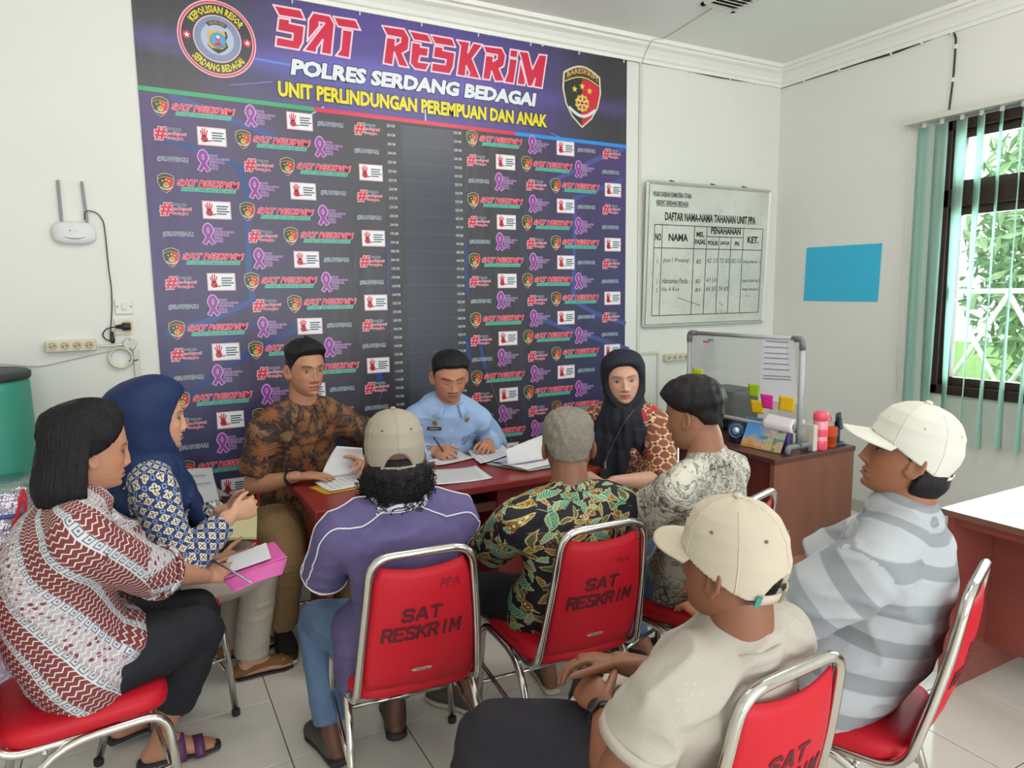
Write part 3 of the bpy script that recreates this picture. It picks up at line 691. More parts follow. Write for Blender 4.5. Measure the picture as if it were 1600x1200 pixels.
sh = [(-0.55, 0.62), (-0.3, 0.55), (0, 0.62), (0.3, 0.55), (0.55, 0.62), (0.62, 0.3), (0.5, 0.05), (0.62, -0.35), (0.35, -0.6), (0.0, -0.8), (-0.35, -0.6), (-0.62, -0.35), (-0.5, 0.05), (-0.62, 0.3)]
P.poly([(ex+a*0.078, ey-0.008+b*0.078) for a, b in sh], C(66, 46, 52), 10); P.poly([(ex-0.005+a*0.07, ey-0.004+b*0.072) for a, b in sh if b > -0.7], C(216, 176, 104), 11)
P.disc(ex+0.002, ey-0.008, 0.038, C(48, 132, 110), 12, 24); P.disc(ex+0.002, ey-0.006, 0.034, C(84, 160, 216), 13, 24); P.poly([(ex-0.02, ey-0.034), (ex+0.02, ey-0.034), (ex+0.012, ey-0.016), (ex-0.008, ey-0.016)], C(206, 44, 70), 14); P.disc(ex+0.002, ey-0.004, 0.010, C(200, 70, 90), 15, 12); P.disc(ex+0.002, ey+0.008, 0.008, C(236, 220, 226), 16, 12)
rb = [(0.086*math.sin(t), 0.086*math.cos(t)) for t in np.linspace(-0.62, 0.62, 12)]; rb2 = [(0.066*math.sin(t), 0.066*math.cos(t)) for t in np.linspace(0.62, -0.62, 12)]
P.poly([(ex+a, ey+b) for a, b in rb+rb2], C(70, 66, 62), 12); P.text('SUMATERA UTARA', 0, 0, 1, 0.012, C(176, 158, 104), 14, 0.02, fn=arc_text(ex, ey, 0.070, -0.52, 0.52, 0.01), res=1)
# shield emblem
def shield(cx_, cy_, s, L, big):
    top = [(-0.37+0.74*t, 0.36+0.14*math.sin(math.pi*t)) for t in np.linspace(0, 1, 9)]
    rgt = [(0.39, 0.1), (0.33, -0.14), (0.2, -0.34), (0.0, -0.5)]; lft = [(-0.2, -0.34), (-0.33, -0.14), (-0.39, 0.1)]
    out = top+rgt+lft; Z = lambda q, k=1.0: [(cx_+a*s*k, cy_+b*s*k) for a, b in q]
    P.poly(Z(out)[::-1], C(222, 214, 176) if big else C(198, 192, 160), L)
    inn = [(a*0.92, b*0.94) for a, b in out]; P.poly(Z(inn)[::-1], C(52, 54, 48), L+1)
    mid = [(a, b) for a, b in inn if a >= -1e-6 and b < 0.3]; red = [(0, 0.30), (0.32, 0.22)]+[q for q in mid]
    P.poly(Z(red)[::-1], C(206, 44, 62), L+2)
    hdp = [(-0.335+0.67*t, 0.215+0.10*math.sin(math.pi*t)) for t in np.linspace(0, 1, 7)]
    P.poly(Z([(a*0.92, b*0.94) for a, b in top]+hdp[::-1])[::-1], C(74, 66, 34), L+3)
    P.line(Z(hdp), 0.018*s, C(214, 196, 120), L+4)
    for a, b in ((-0.15, 0.11), (0.0, 0.17), (0.15, 0.11)): P.star(cx_+a*s, cy_+b*s, 0.062*s, C(230, 204, 60), L+5)
    gear = [(cx_+(0.15 if k % 2 else 0.125)*s*math.cos(math.pi*k/10), cy_-0.1*s+(0.15 if k % 2 else 0.125)*s*math.sin(math.pi*k/10)) for k in range(20)]
    P.poly(gear, C(206, 184, 76), L+5)
    if big: P.disc(cx_, cy_-0.1*s, 0.095*s, C(190, 60, 52), L+6, 16)
    for k in range(6 if big else 3): P.line([(cx_, cy_-0.1*s), (cx_+0.1*s*math.cos(math.pi*k/3+0.5), cy_-0.1*s+0.1*s*math.sin(math.pi*k/3+0.5))], 0.03*s, C(228, 214, 140) if big else C(150, 130, 50), L+7)
    rib = [(-0.25+0.5*t, -0.2-0.11*math.sin(math.pi*t)) for t in np.linspace(0, 1, 9)]
    P.line(Z(rib), 0.05*s, C(216, 216, 222), L+8)
    if big: P.text('BARESKRIM', 0, 0, 1, 0.085*s, C(224, 168, 120), L+9, 0.02, fn=lambda x, y: (cx_+(-0.30+0.60*x)*s, cy_+0.255*s+0.115*s*math.sin(math.pi*(0.05+0.9*x))+y), res=1)
shield(2.569, 2.858, 0.388, 2, True)
# small repeated logos
def satreskrim(x, y, L=3):
    """x = left end of the lettering"""
    P.text('SAT RESKRIM', x, y-0.008, 0.285, 0.032, C(216, 40, 72), L+1, 0.035, 0.3, oc=C(232, 176, 190), ow=0.05, res=1)
    P.poly([(x+0.016, y-0.034), (x+0.272, y-0.034), (x+0.279, y-0.013), (x+0.022, y-0.013)], TEAL, L)
    P.text('POLRES SERDANG BEDAGAI', x+0.022, y-0.031, 0.245, 0.014, C(44, 92, 92), L+1, 0.0, 0.3, res=1)
def ribbon(x, y, L=3):
    loop = [(-0.016, -0.042), (0.012, 0.008), (0.012, 0.03), (0.0, 0.043), (-0.012, 0.03), (-0.012, 0.008), (0.018, -0.042)]
    pts = [tuple(q) for q in spline([np.array(a+(0,)) for a in loop], 5)]
    P.line([(x+a[0], y+a[1]) for a in pts], 0.024, C(206, 168, 214), L); P.line([(x+a[0], y+a[1]) for a in pts], 0.0155, PUR, L+1)
    for k, t in enumerate(('STOP', 'KEKERASAN', 'SEKSUAL', 'PADA', 'ANAK')):
        P.text(t, x+0.028, y+0.022-0.0155*k, 0.0105*len(t), 0.0115, C(112, 60, 140), L+1, 0.02, oc=LIL, ow=0.06, res=1)
def handbox(x, y, L=3):
    P.rect(x-0.068, y-0.045, x+0.068, y+0.045, C(226, 190, 198), L); P.rect(x-0.063, y-0.040, x+0.063, y+0.040, C(232, 232, 236), L+1)
    hx, hy = x-0.036, y-0.014; R_ = C(206, 44, 62)
    P.disc(hx, hy, 0.0165, R_, L+2, 14); P.disc(hx, hy, 0.011, C(150, 28, 44), L+3, 8, 0.005)
    for a, l in ((-0.5, 0.030), (-0.18, 0.037), (0.12, 0.037), (0.45, 0.031)): P.line([(hx+0.016*math.sin(a), hy+0.014), (hx+0.9*l*math.sin(a)+0.006*a, hy+0.012+l*math.cos(a))], 0.006, R_, L+2)
    P.line([(hx+0.008, hy-0.01), (hx+0.03, hy-0.007)], 0.006, R_, L+2)
    for k, wd in enumerate((0.056, 0.05, 0.06, 0.046)): P.rect(x+0.0, y+0.016-0.0125*k, x+wd, y+0.0225-0.0125*k, C(70, 92, 96), L+2)
def siap(x, y, L=3): P.text('#S1APPEDULI', x-0.068, y-0.011, 0.136, 0.022, C(52, 62, 78), L+1, 0.01, oc=C(186, 200, 212), ow=0.08, res=1)
def bangga(x, y, L=3):
    P.text('#', x-0.075, y-0.036, 0.052, 0.062, C(208, 34, 64), L+1, 0.03, 0.1, oc=C(240, 200, 210), ow=0.04, res=1)
    for k, (t, wd, c, oc_) in enumerate((('bangga', 0.066, C(66, 78, 92), C(176, 190, 200)), ('melayani', 0.088, C(206, 74, 96), C(240, 200, 210)), ('bangsa', 0.072, C(200, 60, 84), C(240, 196, 208)))):
        P.text(t, x-0.018, y+0.010-0.022*k, wd, 0.020, c, L+1, 0.02, oc=oc_, ow=0.06, res=1)
def rowA(o, z): shield(o+0.09, z, 0.098, 3, False); satreskrim(o+0.138, z); ribbon(o+0.508, z); handbox(o+0.757, z-0.002); siap(o+0.92, z-0.002); bangga(o+1.128, z-0.004)
def rowB(o, z): bangga(o+0.128, z); handbox(o+0.316, z); shield(o+0.465, z, 0.098, 3, False); satreskrim(o+0.512, z); ribbon(o+0.858, z-0.004); siap(o+1.118, z-0.006)
def rowC(o, z): siap(o+0.129, z-0.004); ribbon(o+0.268, z); bangga(o+0.538, z); shield(o+0.68, z, 0.098, 3, False); satreskrim(o+0.728, z+0.002); handbox(o+1.138, z)
for o in (0.0, 1.683):
    for k in range(19):
        z_ = 2.526-k*0.1212
        if z_ < 0.42: break
        (rowA, rowB, rowC)[k % 3](o, z_)
# height scale of the photo backdrop
P.rect(1.325, BZ0, 1.655, 2.56, C(58, 62, 74), 0.2)
for k in range(223):
    z_ = 2.555-k*0.01; f = k % 10 == 0
    P.rect(1.335 if not f else 1.325, z_-0.0012, 1.645 if not f else 1.655, z_+0.0012, C(96, 102, 114) if f else C(78, 83, 95), 2)
for k in range(44):
    z_ = 2.55-0.05*k; s_ = '%dCM' % round(2.555*100-0.5-5*k)
    for o in (1.239, 1.652): P.text(s_, o, z_-0.008, 0.048, 0.0165, C(206, 210, 218), 3, 0.02, res=1)
pp = P.build('banner_print', ban, 0.32); pp['label'] = 'white, red, yellow and violet printed lettering and emblems'
for x in np.linspace(0.03, BW-0.03, 9):
    box('cable_tie', x-0.003, x+0.003, -0.012, 0.001, BZ1-0.02, BZ1+0.004, WM, ban)
# ================================================================== whiteboard with the list
wbd = empty('whiteboard', (3.77, WALL_Y, 1.35)); tag(wbd, 'framed whiteboard with a ruled table of names on the back wall', 'whiteboard')
bx0, bx1, bz0, bz1 = 3.185, 4.375, 1.352, 2.348
bmt = NB('smudged_board'); v = bmt.obj(); n1 = bmt.noise(v, 2.6, 6, 0.65); n2 = bmt.noise(bmt.mapping(v, sc=(1, 1, 2)), 7.0, 5, 0.7)
cc = bmt.mix(bmt.step(n1.outputs['Fac'], 0.56, 0.16), C(212, 214, 204), C(190, 192, 183)); cc = bmt.mix(bmt.math('MULTIPLY', bmt.step(n2.outputs['Fac'], 0.66, 0.06), 0.3), cc, C(124, 126, 122))
bmt.col(cc); bmt = bmt.fin(0.3)
FRA = M('board_frame', C(196, 202, 196), 0.35, 0.3)
TLT = 0.035   # the board hangs away from the wall at the top edge
def bpt(x, z): return (x, WALL_Y-0.022-TLT*(z-bz0), z)
V, F = sheet([bpt(bx0+0.015, bz0+0.015), bpt(bx1-0.015, bz0+0.015), bpt(bx1-0.015, bz1-0.015), bpt(bx0+0.015, bz1-0.015)], 0.006, 4, 4)
hang(mesh_obj('board_face', V, F, bmt), wbd)
for a, b in (((bx0, bz0), (bx1, bz0)), ((bx0, bz1), (bx1, bz1)), ((bx0, bz0), (bx0, bz1)), ((bx1, bz0), (bx1, bz1))):
    hang(tube_obj('frame_bar', [bpt(*a), bpt(*b)], 0.013, FRA, seg=4, smooth=False), wbd)
for x in (3.43, 3.82, 4.14): hang(tube_obj('hook', [bpt(x, bz1+0.005), (x+0.004, WALL_Y-0.03, bz1+0.02), (x, WALL_Y, bz1+0.03)], 0.006, M('hook_metal', C(96, 96, 92), 0.4, 0.7), seg=6), wbd)
PB = Print(np.array(bpt(bx0, bz0))-np.array([0, 0.0072, 0]), (1, 0, 0), np.array([0, -TLT, 1.0]), 0.0005)
INK = C(44, 48, 44); W_, H_ = bx1-bx0, bz1-bz0
def bc(x, y):   # crop coordinates of the survey sheet -> board coordinates
    q = WB(980+x/3.81, 270+y/3.81, WALL_Y-0.04); return (q[0]-bx0, q[2]-bz0)
PB.text('POLRI DAERAH SUMATERA UTARA', 0.045, H_-0.095, 0.35, 0.034, INK, 1, 0.02); PB.text('RESORT SERDANG BEDAGAI', 0.075, H_-0.15, 0.29, 0.032, INK, 1, 0.02); PB.rect(0.075, H_-0.158, 0.365, H_-0.154, INK, 1)
PB.text('DAFTAR NAMA-NAMA TAHANAN UNIT PPA', 0.155, H_-0.255, 0.89, 0.058, INK, 1, 0.035)
gx = [0.065, 0.135, 0.435, 0.555, 0.680, 0.800, 0.925, 1.13]; zt, zh, zs, zb = H_-0.285, H_-0.445, H_-0.385, 0.075
for i, x in enumerate(gx): PB.rect(x-0.0025, zb, x+0.0025, zt if i not in (4, 5) else zs+0.03, INK, 1)
for z_, a, b in ((zt, gx[0], gx[-1]), (zh, gx[0], gx[-1]), (zb, gx[0], gx[-1]), (zs+0.03, gx[3], gx[6])): PB.rect(a, z_-0.0025, b, z_+0.0025, INK, 2)
for t, x0, x1, z_, h_ in (('NO', gx[0]+0.008, gx[1]-0.008, zh+0.05, 0.05), ('NAMA', gx[1]+0.06, gx[2]-0.06, zh+0.05, 0.052), ('MEL.', gx[2]+0.02, gx[3]-0.02, zh+0.085, 0.036), ('PASAL', gx[2]+0.008, gx[3]-0.006, zh+0.032, 0.036), ('PENAHANAN', gx[3]+0.04, gx[6]-0.03, zs+0.05, 0.048), ('KET.', gx[6]+0.045, gx[7]-0.04, zh+0.05, 0.052), ('POLRI', gx[3]+0.015, gx[4]-0.012, zh+0.028, 0.032), ('JAKSA', gx[4]+0.012, gx[5]-0.012, zh+0.028, 0.032), ('PN', gx[5]+0.04, gx[6]-0.04, zh+0.028, 0.032)):
    PB.text(t, x0, z_, x1-x0, h_, INK, 1, 0.035)
HW = C(70, 76, 76)
for i, (z_, nm, ps, kt) in enumerate(((0.445, 'Jaya I. Prtnangi', '82', 'Empta Nimret - 8'), (0.302, 'Harasman Purba', '82', 'Empta Ditek Kep. I'), (0.238, 'Ny A Koe', '81', 'Rangka Samuson K.'))):
    PB.text(str(i+1)+'.', gx[0]+0.03, z_, 0.018, 0.03, HW, 1, 0, 0.15); PB.text(nm, gx[1]+0.015, z_, 0.24 if i < 2 else 0.16, 0.038, HW, 1, 0, 0.12); PB.text(ps, gx[2]+0.03, z_, 0.045, 0.03, HW, 1, 0, 0.1); PB.text(kt, gx[6]+0.012, z_, 0.185, 0.03, HW, 1, 0, 0.1)
    for c in range(3 if i == 0 else (1 if i == 1 else 2)):
        for d in range(2): PB.text('%d/%d' % (4+c*3+d, 2+i+d), gx[3+c]+0.012+0.058*d, z_+0.006, 0.042, 0.034, HW, 1, 0, 0.2)
PB.line([(0.71, 0.16), (0.75, 0.13)], 0.006, C(130, 132, 130), 1); PB.line([(0.30, 0.20), (0.52, 0.14)], 0.008, C(150, 152, 148), 1)
hang(PB.build('board_lettering'), wbd)
# ================================================================== chrome banquet chair with red pads
CHR = NB('chrome'); v = CHR.obj(); nn = CHR.noise(v, 40, 3); CHR.col(C(208, 206, 200)); rr = CHR.n('ShaderNodeMapRange'); CHR.l(nn.outputs['Fac'], rr.inputs[0]); rr.inputs[3].default_value = 0.10; rr.inputs[4].default_value = 0.24; CHR.l(rr.outputs[0], CHR.b.inputs['Roughness']); CHR = CHR.fin(0.16, 1.0)
REDF = NB('red_vinyl'); v = REDF.obj(); n1 = REDF.noise(v, 220, 3); n2 = REDF.noise(v, 4, 3)
REDF.col(REDF.mix(n2.outputs['Fac'], C(182, 8, 30), C(202, 14, 38))); REDF.bump(n1.outputs['Fac'], 0.12, 0.002); REDF = REDF.fin(0.55, 0, 0.4)
RUB = M('black_rubber', C(30, 30, 30), 0.7)
def seat_pad():
    V = []; F = []; n = 40
    def outline(s, wf=0.212, wr=0.195, d=0.215):
        o = []
        for a, b in sup(n, 5.0):
            w_ = wr+(wf-wr)*(b+1)/2; o.append((a*w_*s, b*d*s))
        return o
    for s, z in ((0.90, 0.415), (0.985, 0.418), (1.0, 0.432), (1.0, 0.446), (0.97, 0.460), (0.88, 0.468), (0.55, 0.474), (0.02, 0.476)):
        for a, b in outline(s): V.append((a, b+0.005, z-0.006*max(0, b-0.12)/0.1))
    for i in range(7):
        for k in range(n): F.append((i*n+k, i*n+(k+1) % n, (i+1)*n+(k+1) % n, (i+1)*n+k))
    F.append(tuple(range(n-1, -1, -1))); F.append(tuple(7*n+k for k in range(n)))
    return V, F
def back_y(z): return -0.205-(z-0.45)*0.235+0.03*math.sin(math.pi*min(1, max(0, (z-0.47)/0.36)))*-0.5
def back_hw(z): return 0.186-(z-0.45)*0.095
def back_pad():
    """curved upholstered panel, concave, with a dipped top edge"""
    nu, nv = 16, 14; V = []; F = []
    for s in (0, 1):
        for j in range(nv+1):
            for i in range(nu+1):
                u_ = -1+2*i/nu; vv = j/nv
                top = 0.858-0.016*(1-u_*u_); z = 0.452+(top-0.452)*vv
                r = 1.0-0.10*max(0, (abs(vv-0.5)*2-0.72)/0.28)**2
                x = u_*(back_hw(z)-0.014)*r
                th = 0.019*(1-abs(u_)**6)*(1-abs(2*vv-1)**8)+0.004
                y = back_y(z)-0.014*(1-u_*u_)+(th if s else -th*0.55)
                V.append((x, y, z))
    W = nu+1; o = W*(nv+1)
    for j in range(nv):
        for i in range(nu):
            q = (j*W+i, j*W+i+1, (j+1)*W+i+1, (j+1)*W+i); F.append(q); F.append(tuple(k+o for k in q[::-1]))
    rim = [i for i in range(W)]+[j*W+nu for j in range(1, nv+1)]+[nv*W+i for i in range(nu-1, -1, -1)]+[j*W for j in range(nv-1, 0, -1)]
    for k in range(len(rim)):
        p_, q_ = rim[k], rim[(k+1) % len(rim)]; F.append((p_, p_+o, q_+o, q_))
    return V, F
def wrap(V, lift):
    out = []
    for p_ in V:
        x, z = p_[0], p_[2]; u_ = max(-1, min(1, x/(back_hw(z)-0.014))); top = 0.858-0.016*(1-u_*u_); vv = (z-0.452)/(top-0.452)
        th = 0.019*(1-abs(u_)**6)*(1-abs(2*vv-1)**8)+0.004
        out.append((x, back_y(z)-0.014*(1-u_*u_)-th*0.55-lift, z))
    return out
STROKE = dict(S=[[(1, 0.85), (0.8, 1), (0.2, 1), (0, 0.8), (0.2, 0.55), (0.8, 0.45), (1, 0.2), (0.8, 0), (0.2, 0), (0, 0.15)]], A=[[(0, 0), (0.42, 1), (0.58, 1), (1, 0)], [(0.2, 0.3), (0.8, 0.3)]], T=[[(0, 1), (1, 1)], [(0.5, 1), (0.5, 0)]], R=[[(0, 0), (0, 1), (0.8, 1), (1, 0.8), (0.8, 0.5), (0, 0.5)], [(0.5, 0.5), (1, 0)]], E=[[(1, 1), (0, 1), (0, 0), (1, 0)], [(0, 0.5), (0.8, 0.5)]], K=[[(0, 0), (0, 1)], [(1, 1), (0.1, 0.45)], [(0.35, 0.6), (1, 0)]], I=[[(0.5, 0), (0.5, 1)]], M=[[(-0.05, 0), (-0.05, 1), (0.5, 0.35), (1.05, 1), (1.05, 0)]])
def make_chair():
    root = empty('banquet_chair')
    for s in (-1, 1):
        path = fillet([(s*0.222, 0.225, 0.012), (s*0.206, 0.20, 0.402), (s*0.196, -0.12, 0.402), (s*0.215, -0.235, 0.012)], [0.07, 0.14], 7)
        tube_obj('side_frame', path, 0.0125, CHR, root, 12)
        for (x, y) in ((s*0.222, 0.225), (s*0.215, -0.235)):
            V, F = lathe([(0.014, 0.0), (0.016, 0.004), (0.016, 0.022), (0.0135, 0.026)], 12, (x, y, 0)); mesh_obj('foot_cap', V, F, RUB, root, True)
        tube_obj('side_stretcher', [(s*0.2115, 0.212, 0.235), (s*0.2075, -0.183, 0.205)], 0.008, CHR, root, 8)
    tube_obj('cross_stretcher', [(-0.216, 0.217, 0.155), (0.216, 0.217, 0.155)], 0.008, CHR, root, 8)
    tube_obj('cross_stretcher', [(-0.2, -0.10, 0.392), (0.2, -0.10, 0.392)], 0.008, CHR, root, 8)
    pts = []
    side = [(0.185, 0.08, 0.404), (0.188, -0.205, 0.406)]+[(back_hw(z), back_y(z), z) for z in (0.60, 0.72)]+[(back_hw(0.888), back_y(0.888), 0.888)]
    L = fillet([(-a, b, c) for a, b, c in side]+[(a, b, c) for a, b, c in side[::-1]], [0.075, 0.05, 0.05, 0.062, 0.062, 0.05, 0.05, 0.075], 7)
    tube_obj('back_frame', L, 0.0125, CHR, root, 12)
    V, F = seat_pad(); mesh_obj('seat', V, F, REDF, root, True)
    V, F = back_pad(); bp = mesh_obj('backrest', V, F, REDF, root, True)
    for s in (-1, 1):
        V, F = tube([(s*0.165, -0.13, 0.42), (s*0.165, -0.18, 0.425)], 0.01, 8); mesh_obj('bracket', V, F, CHR, root, True)
    # stencilled lettering on the rear of the backrest
    pr = Print((0, 0, 0), (1, 0, 0), (0, 0, 1), 0.0)
    SC = C(84, 12, 26)
    for word, x0, z0, cw, chh in (('SAT', -0.062, 0.690, 0.040, 0.034), ('RESKRIM', -0.118, 0.630, 0.033, 0.038)):
        for i_, c_ in enumerate(word):
            for st in STROKE[c_]: pr.line([(x0+i_*cw+a*cw*0.72+b*chh*0.14, z0+b*chh) for a, b in st], 0.0092, SC, 0)
    pr.V = wrap(pr.V, 0.0016); o = pr.build('stencil_lettering', None, 0.6); o.parent = bp
    pl_ = [(0.03*a, 0, 0.515+0.0055*b) for a, b in sup(16, 3)]; Vp = wrap(pl_, 0.003)+wrap(pl_, 0.0008)
    Fp = [tuple(range(16)), tuple(range(31, 15, -1))]+[(k, (k+1) % 16, 16+(k+1) % 16, 16+k) for k in range(16)]
    o = mesh_obj('maker_plate', Vp, Fp, M('plate_silver', C(214, 212, 206), 0.35, 0.5)); o.parent = bp
    pr = Print((0, 0, 0), (1, 0, 0), (0, 0, 1), 0.0); pr.text('chitose', -0.019, 0.5125, 0.038, 0.006, C(60, 60, 62), 0, 0.02); pr.V = wrap(pr.V, 0.0036); o = pr.build('plate_lettering', None, 0.5); o.parent = bp
    return root
def copy_tree(o, parent=None):
    c = o.copy(); COL.objects.link(c)
    if parent is not None: c.parent = parent
    for ch in o.children: copy_tree(ch, c)
    return c
CH0 = make_chair(); _first = [True]
def place_chair(x, y, facing_deg, label):
    """facing_deg: direction the sitter faces, from +x counter-clockwise"""
    r = CH0 if _first[0] else copy_tree(CH0); _first[0] = False
    r.location = (x, y, 0); r.rotation_euler = (0, 0, math.radians(facing_deg-90))
    tag(r, label, 'chair', 'red and chrome banquet chairs')
    return r
CHAIRS = dict(
 purple=(0.70, 2.07, 83, 'red chrome chair with stencilled back under the man in the purple shirt'),
 greybatik=(1.245, 1.99, 86, 'red chrome chair with stencilled back under the grey haired man'),
 young=(1.765, 1.955, 108, 'red chrome chair under the young man in the white patterned shirt'),
 beige=(1.03, 1.14, 93, 'red chrome chair in the foreground under the man in the beige cap'),
 stripe=(1.70, 1.20, 110, 'red chrome chair seen from the side under the man in striped polo'),
 leftw=(-0.22, 2.33, 8, 'red chrome chair at bottom left under the woman with bobbed hair'),
 bluehijab=(-0.02, 2.90, 10, 'red chrome chair under the woman in the navy headscarf'),
 brown=(0.62, 3.47, 262, 'red chrome chair under the man in the brown batik shirt'),
 centre=(1.40, 3.55, 268, 'red chrome chair behind the table under the man in light blue'),
 blackhijab=(2.22, 2.86, 205, 'red chrome chair under the woman in the black headscarf'))
RCH = {k: place_chair(*a) for k, a in CHAIRS.items()}
for k, rc in RCH.items():
    if k in ('purple', 'greybatik'):   # faint pencilled letters at the top corner of two backrests
        bk = [c for c in rc.children if c.name.startswith('backrest')][0]; pr = Print((0, 0, 0), (1, 0, 0), (0, 0, 1), 0.0)
        pr.text('PPA' if k == 'purple' else 'RLK', 0.045, 0.775 if k == 'purple' else 0.765, 0.062 if k == 'purple' else 0.05, 0.030 if k == 'purple' else 0.016, C(128, 12, 30), 0, 0.0, 0.15); pr.V = wrap(pr.V, 0.0018); o = pr.build('pencilled_lettering', None, 0.6); o.parent = bk
# ================================================================== main table
LAC = NB('red_lacquer'); v = LAC.obj(); n1 = LAC.noise(LAC.mapping(v, sc=(2, 14, 14)), 2, 5, 0.6); n2 = LAC.noise(v, 6, 5, 0.7)
LAC.col(LAC.mix(n1.outputs['Fac'], C(118, 32, 29), C(146, 46, 41))); rr = LAC.n('ShaderNodeMapRange'); LAC.l(n2.outputs['Fac'], rr.inputs[0]); rr.inputs[3].default_value = 0.22; rr.inputs[4].default_value = 0.42; LAC.l(rr.outputs[0], LAC.b.inputs['Roughness']); LAC = LAC.fin(0.3)
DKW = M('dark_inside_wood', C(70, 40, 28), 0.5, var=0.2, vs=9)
TX0, TX1, TY0, TY1 = 0.58, 1.98, 2.73, 3.36
tb = empty('meeting_table', ((TX0+TX1)/2, (TY0+TY1)/2, 0)); tag(tb, 'dark red lacquered wooden table the people sit around', 'table')
hang(box('tabletop', TX0, TX1, TY0, TY1, 0.715, 0.75, LAC, bevel=0.005), tb)
hang(box('apron', 0.95, TX1-0.05, TY1-0.08, TY1-0.055, 0.45, 0.714, LAC), tb)
hang(box('side_panel', TX0+0.045, TX0+0.07, TY0+0.06, TY0+0.40, 0.02, 0.714, LAC), tb)
hang(box('drawer_cabinet', 1.42, 1.90, TY0+0.06, TY1-0.08, 0.02, 0.714, LAC, bevel=0.004), tb)
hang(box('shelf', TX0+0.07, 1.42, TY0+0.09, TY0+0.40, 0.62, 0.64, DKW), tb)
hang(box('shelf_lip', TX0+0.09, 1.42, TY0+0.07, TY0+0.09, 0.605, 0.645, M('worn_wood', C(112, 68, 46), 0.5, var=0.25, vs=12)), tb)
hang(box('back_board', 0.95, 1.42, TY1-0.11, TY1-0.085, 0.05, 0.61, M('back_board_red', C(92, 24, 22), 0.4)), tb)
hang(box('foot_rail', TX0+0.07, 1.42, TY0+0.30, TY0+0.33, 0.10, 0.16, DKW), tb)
# ================================================================== side desk with divider
BRW = NB('brown_laminate'); v = BRW.obj(); n1 = BRW.noise(BRW.mapping(v, sc=(9, 9, 1.2)), 2.2, 6, 0.65); BRW.col(BRW.mix(n1.outputs['Fac'], C(104, 60, 46), C(140, 86, 66))); BRW = BRW.fin(0.36)
DX0, DX1, DY0, DY1 = 2.79, 3.42, 2.395, 3.80
dk = empty('side_desk', ((DX0+DX1)/2, (DY0+DY1)/2, 0)); tag(dk, 'brown laminate desk by the wall with the acrylic divider on it', 'desk')
hang(box('desktop', DX0, DX1, DY0, DY1, 0.722, 0.75, M('desktop_brown', C(84, 48, 40), 0.3, var=0.12, vs=8), bevel=0.003), dk)
hang(box('end_panel', DX0+0.005, DX1-0.005, DY0+0.006, DY0+0.032, 0.0, 0.721, BRW), dk)
hang(box('end_panel', DX0+0.005, DX1-0.005, DY1-0.032, DY1-0.006, 0.0, 0.721, BRW), dk)
hang(box('front_panel', DX0+0.012, DX0+0.032, DY0+0.033, DY1-0.033, 0.06, 0.721, M('front_panel_brown', C(88, 36, 30), 0.36, var=0.15, vs=5)), dk)
# ================================================================== right desk in the foreground
RDW = NB('red_brown_laminate'); v = RDW.obj(); n1 = RDW.noise(RDW.mapping(v, sc=(1.5, 1.5, 12)), 1.8, 6, 0.65); n2 = RDW.noise(v, 5, 4)
RDW.col(RDW.mix(n1.outputs['Fac'], C(122, 56, 50), C(156, 84, 72))); RDW = RDW.fin(0.33)
EX0, EX1, EY0, EY1 = 2.70, 3.55, 0.20, 1.525
d3 = empty('corner_desk', ((EX0+EX1)/2, (EY0+EY1)/2, 0)); tag(d3, 'reddish brown office desk with glossy top at the right edge', 'desk')
hang(box('desktop', EX0, EX1, EY0, EY1, 0.725, 0.75, M('glossy_top', C(120, 84, 72), 0.14, var=0.1, vs=5), bevel=0.003), d3)
hang(box('end_panel', EX0+0.02, EX1-0.03, EY1-0.05, EY1-0.025, 0.0, 0.724, RDW), d3)
hang(box('end_panel', EX0+0.02, EX1-0.03, EY0+0.025, EY0+0.05, 0.0, 0.724, RDW), d3)
hang(box('modesty_panel', 3.00, 3.02, EY0+0.051, EY1-0.051, 0.14, 0.724, RDW), d3)
hang(box('edge_rail', EX0+0.03, EX0+0.05, EY0+0.051, EY1-0.051, 0.69, 0.724, RDW), d3)
# ================================================================== people: building kit
def nrm(v):
    v = np.asarray(v, float); return v/max(np.linalg.norm(v), 1e-9)
def smooth01(x, a, b):
    t = np.clip((np.asarray(x, float)-a)/(b-a), 0, 1); return t*t*(3-2*t)
def vnoise(P, seed=0):
    """vectorised 3-d value noise in [-1, 1]"""
    P = np.asarray(P, float); I = np.floor(P).astype(np.int64); f = P-I; f = f*f*(3-2*f); out = np.zeros(len(P))
    for dx in (0, 1):
        for dy in (0, 1):
            for dz in (0, 1):
                h = ((I[:, 0]+dx)*73856093) ^ ((I[:, 1]+dy)*19349663) ^ ((I[:, 2]+dz)*83492791) ^ (seed*2654435761)
                h = (h ^ (h >> 13))*1274126177 & 0x7fffffff; h = (h ^ (h >> 16)) & 0xffff
                wgt = (f[:, 0] if dx else 1-f[:, 0])*(f[:, 1] if dy else 1-f[:, 1])*(f[:, 2] if dz else 1-f[:, 2])
                out += wgt*(h/32767.5-1)
    return out
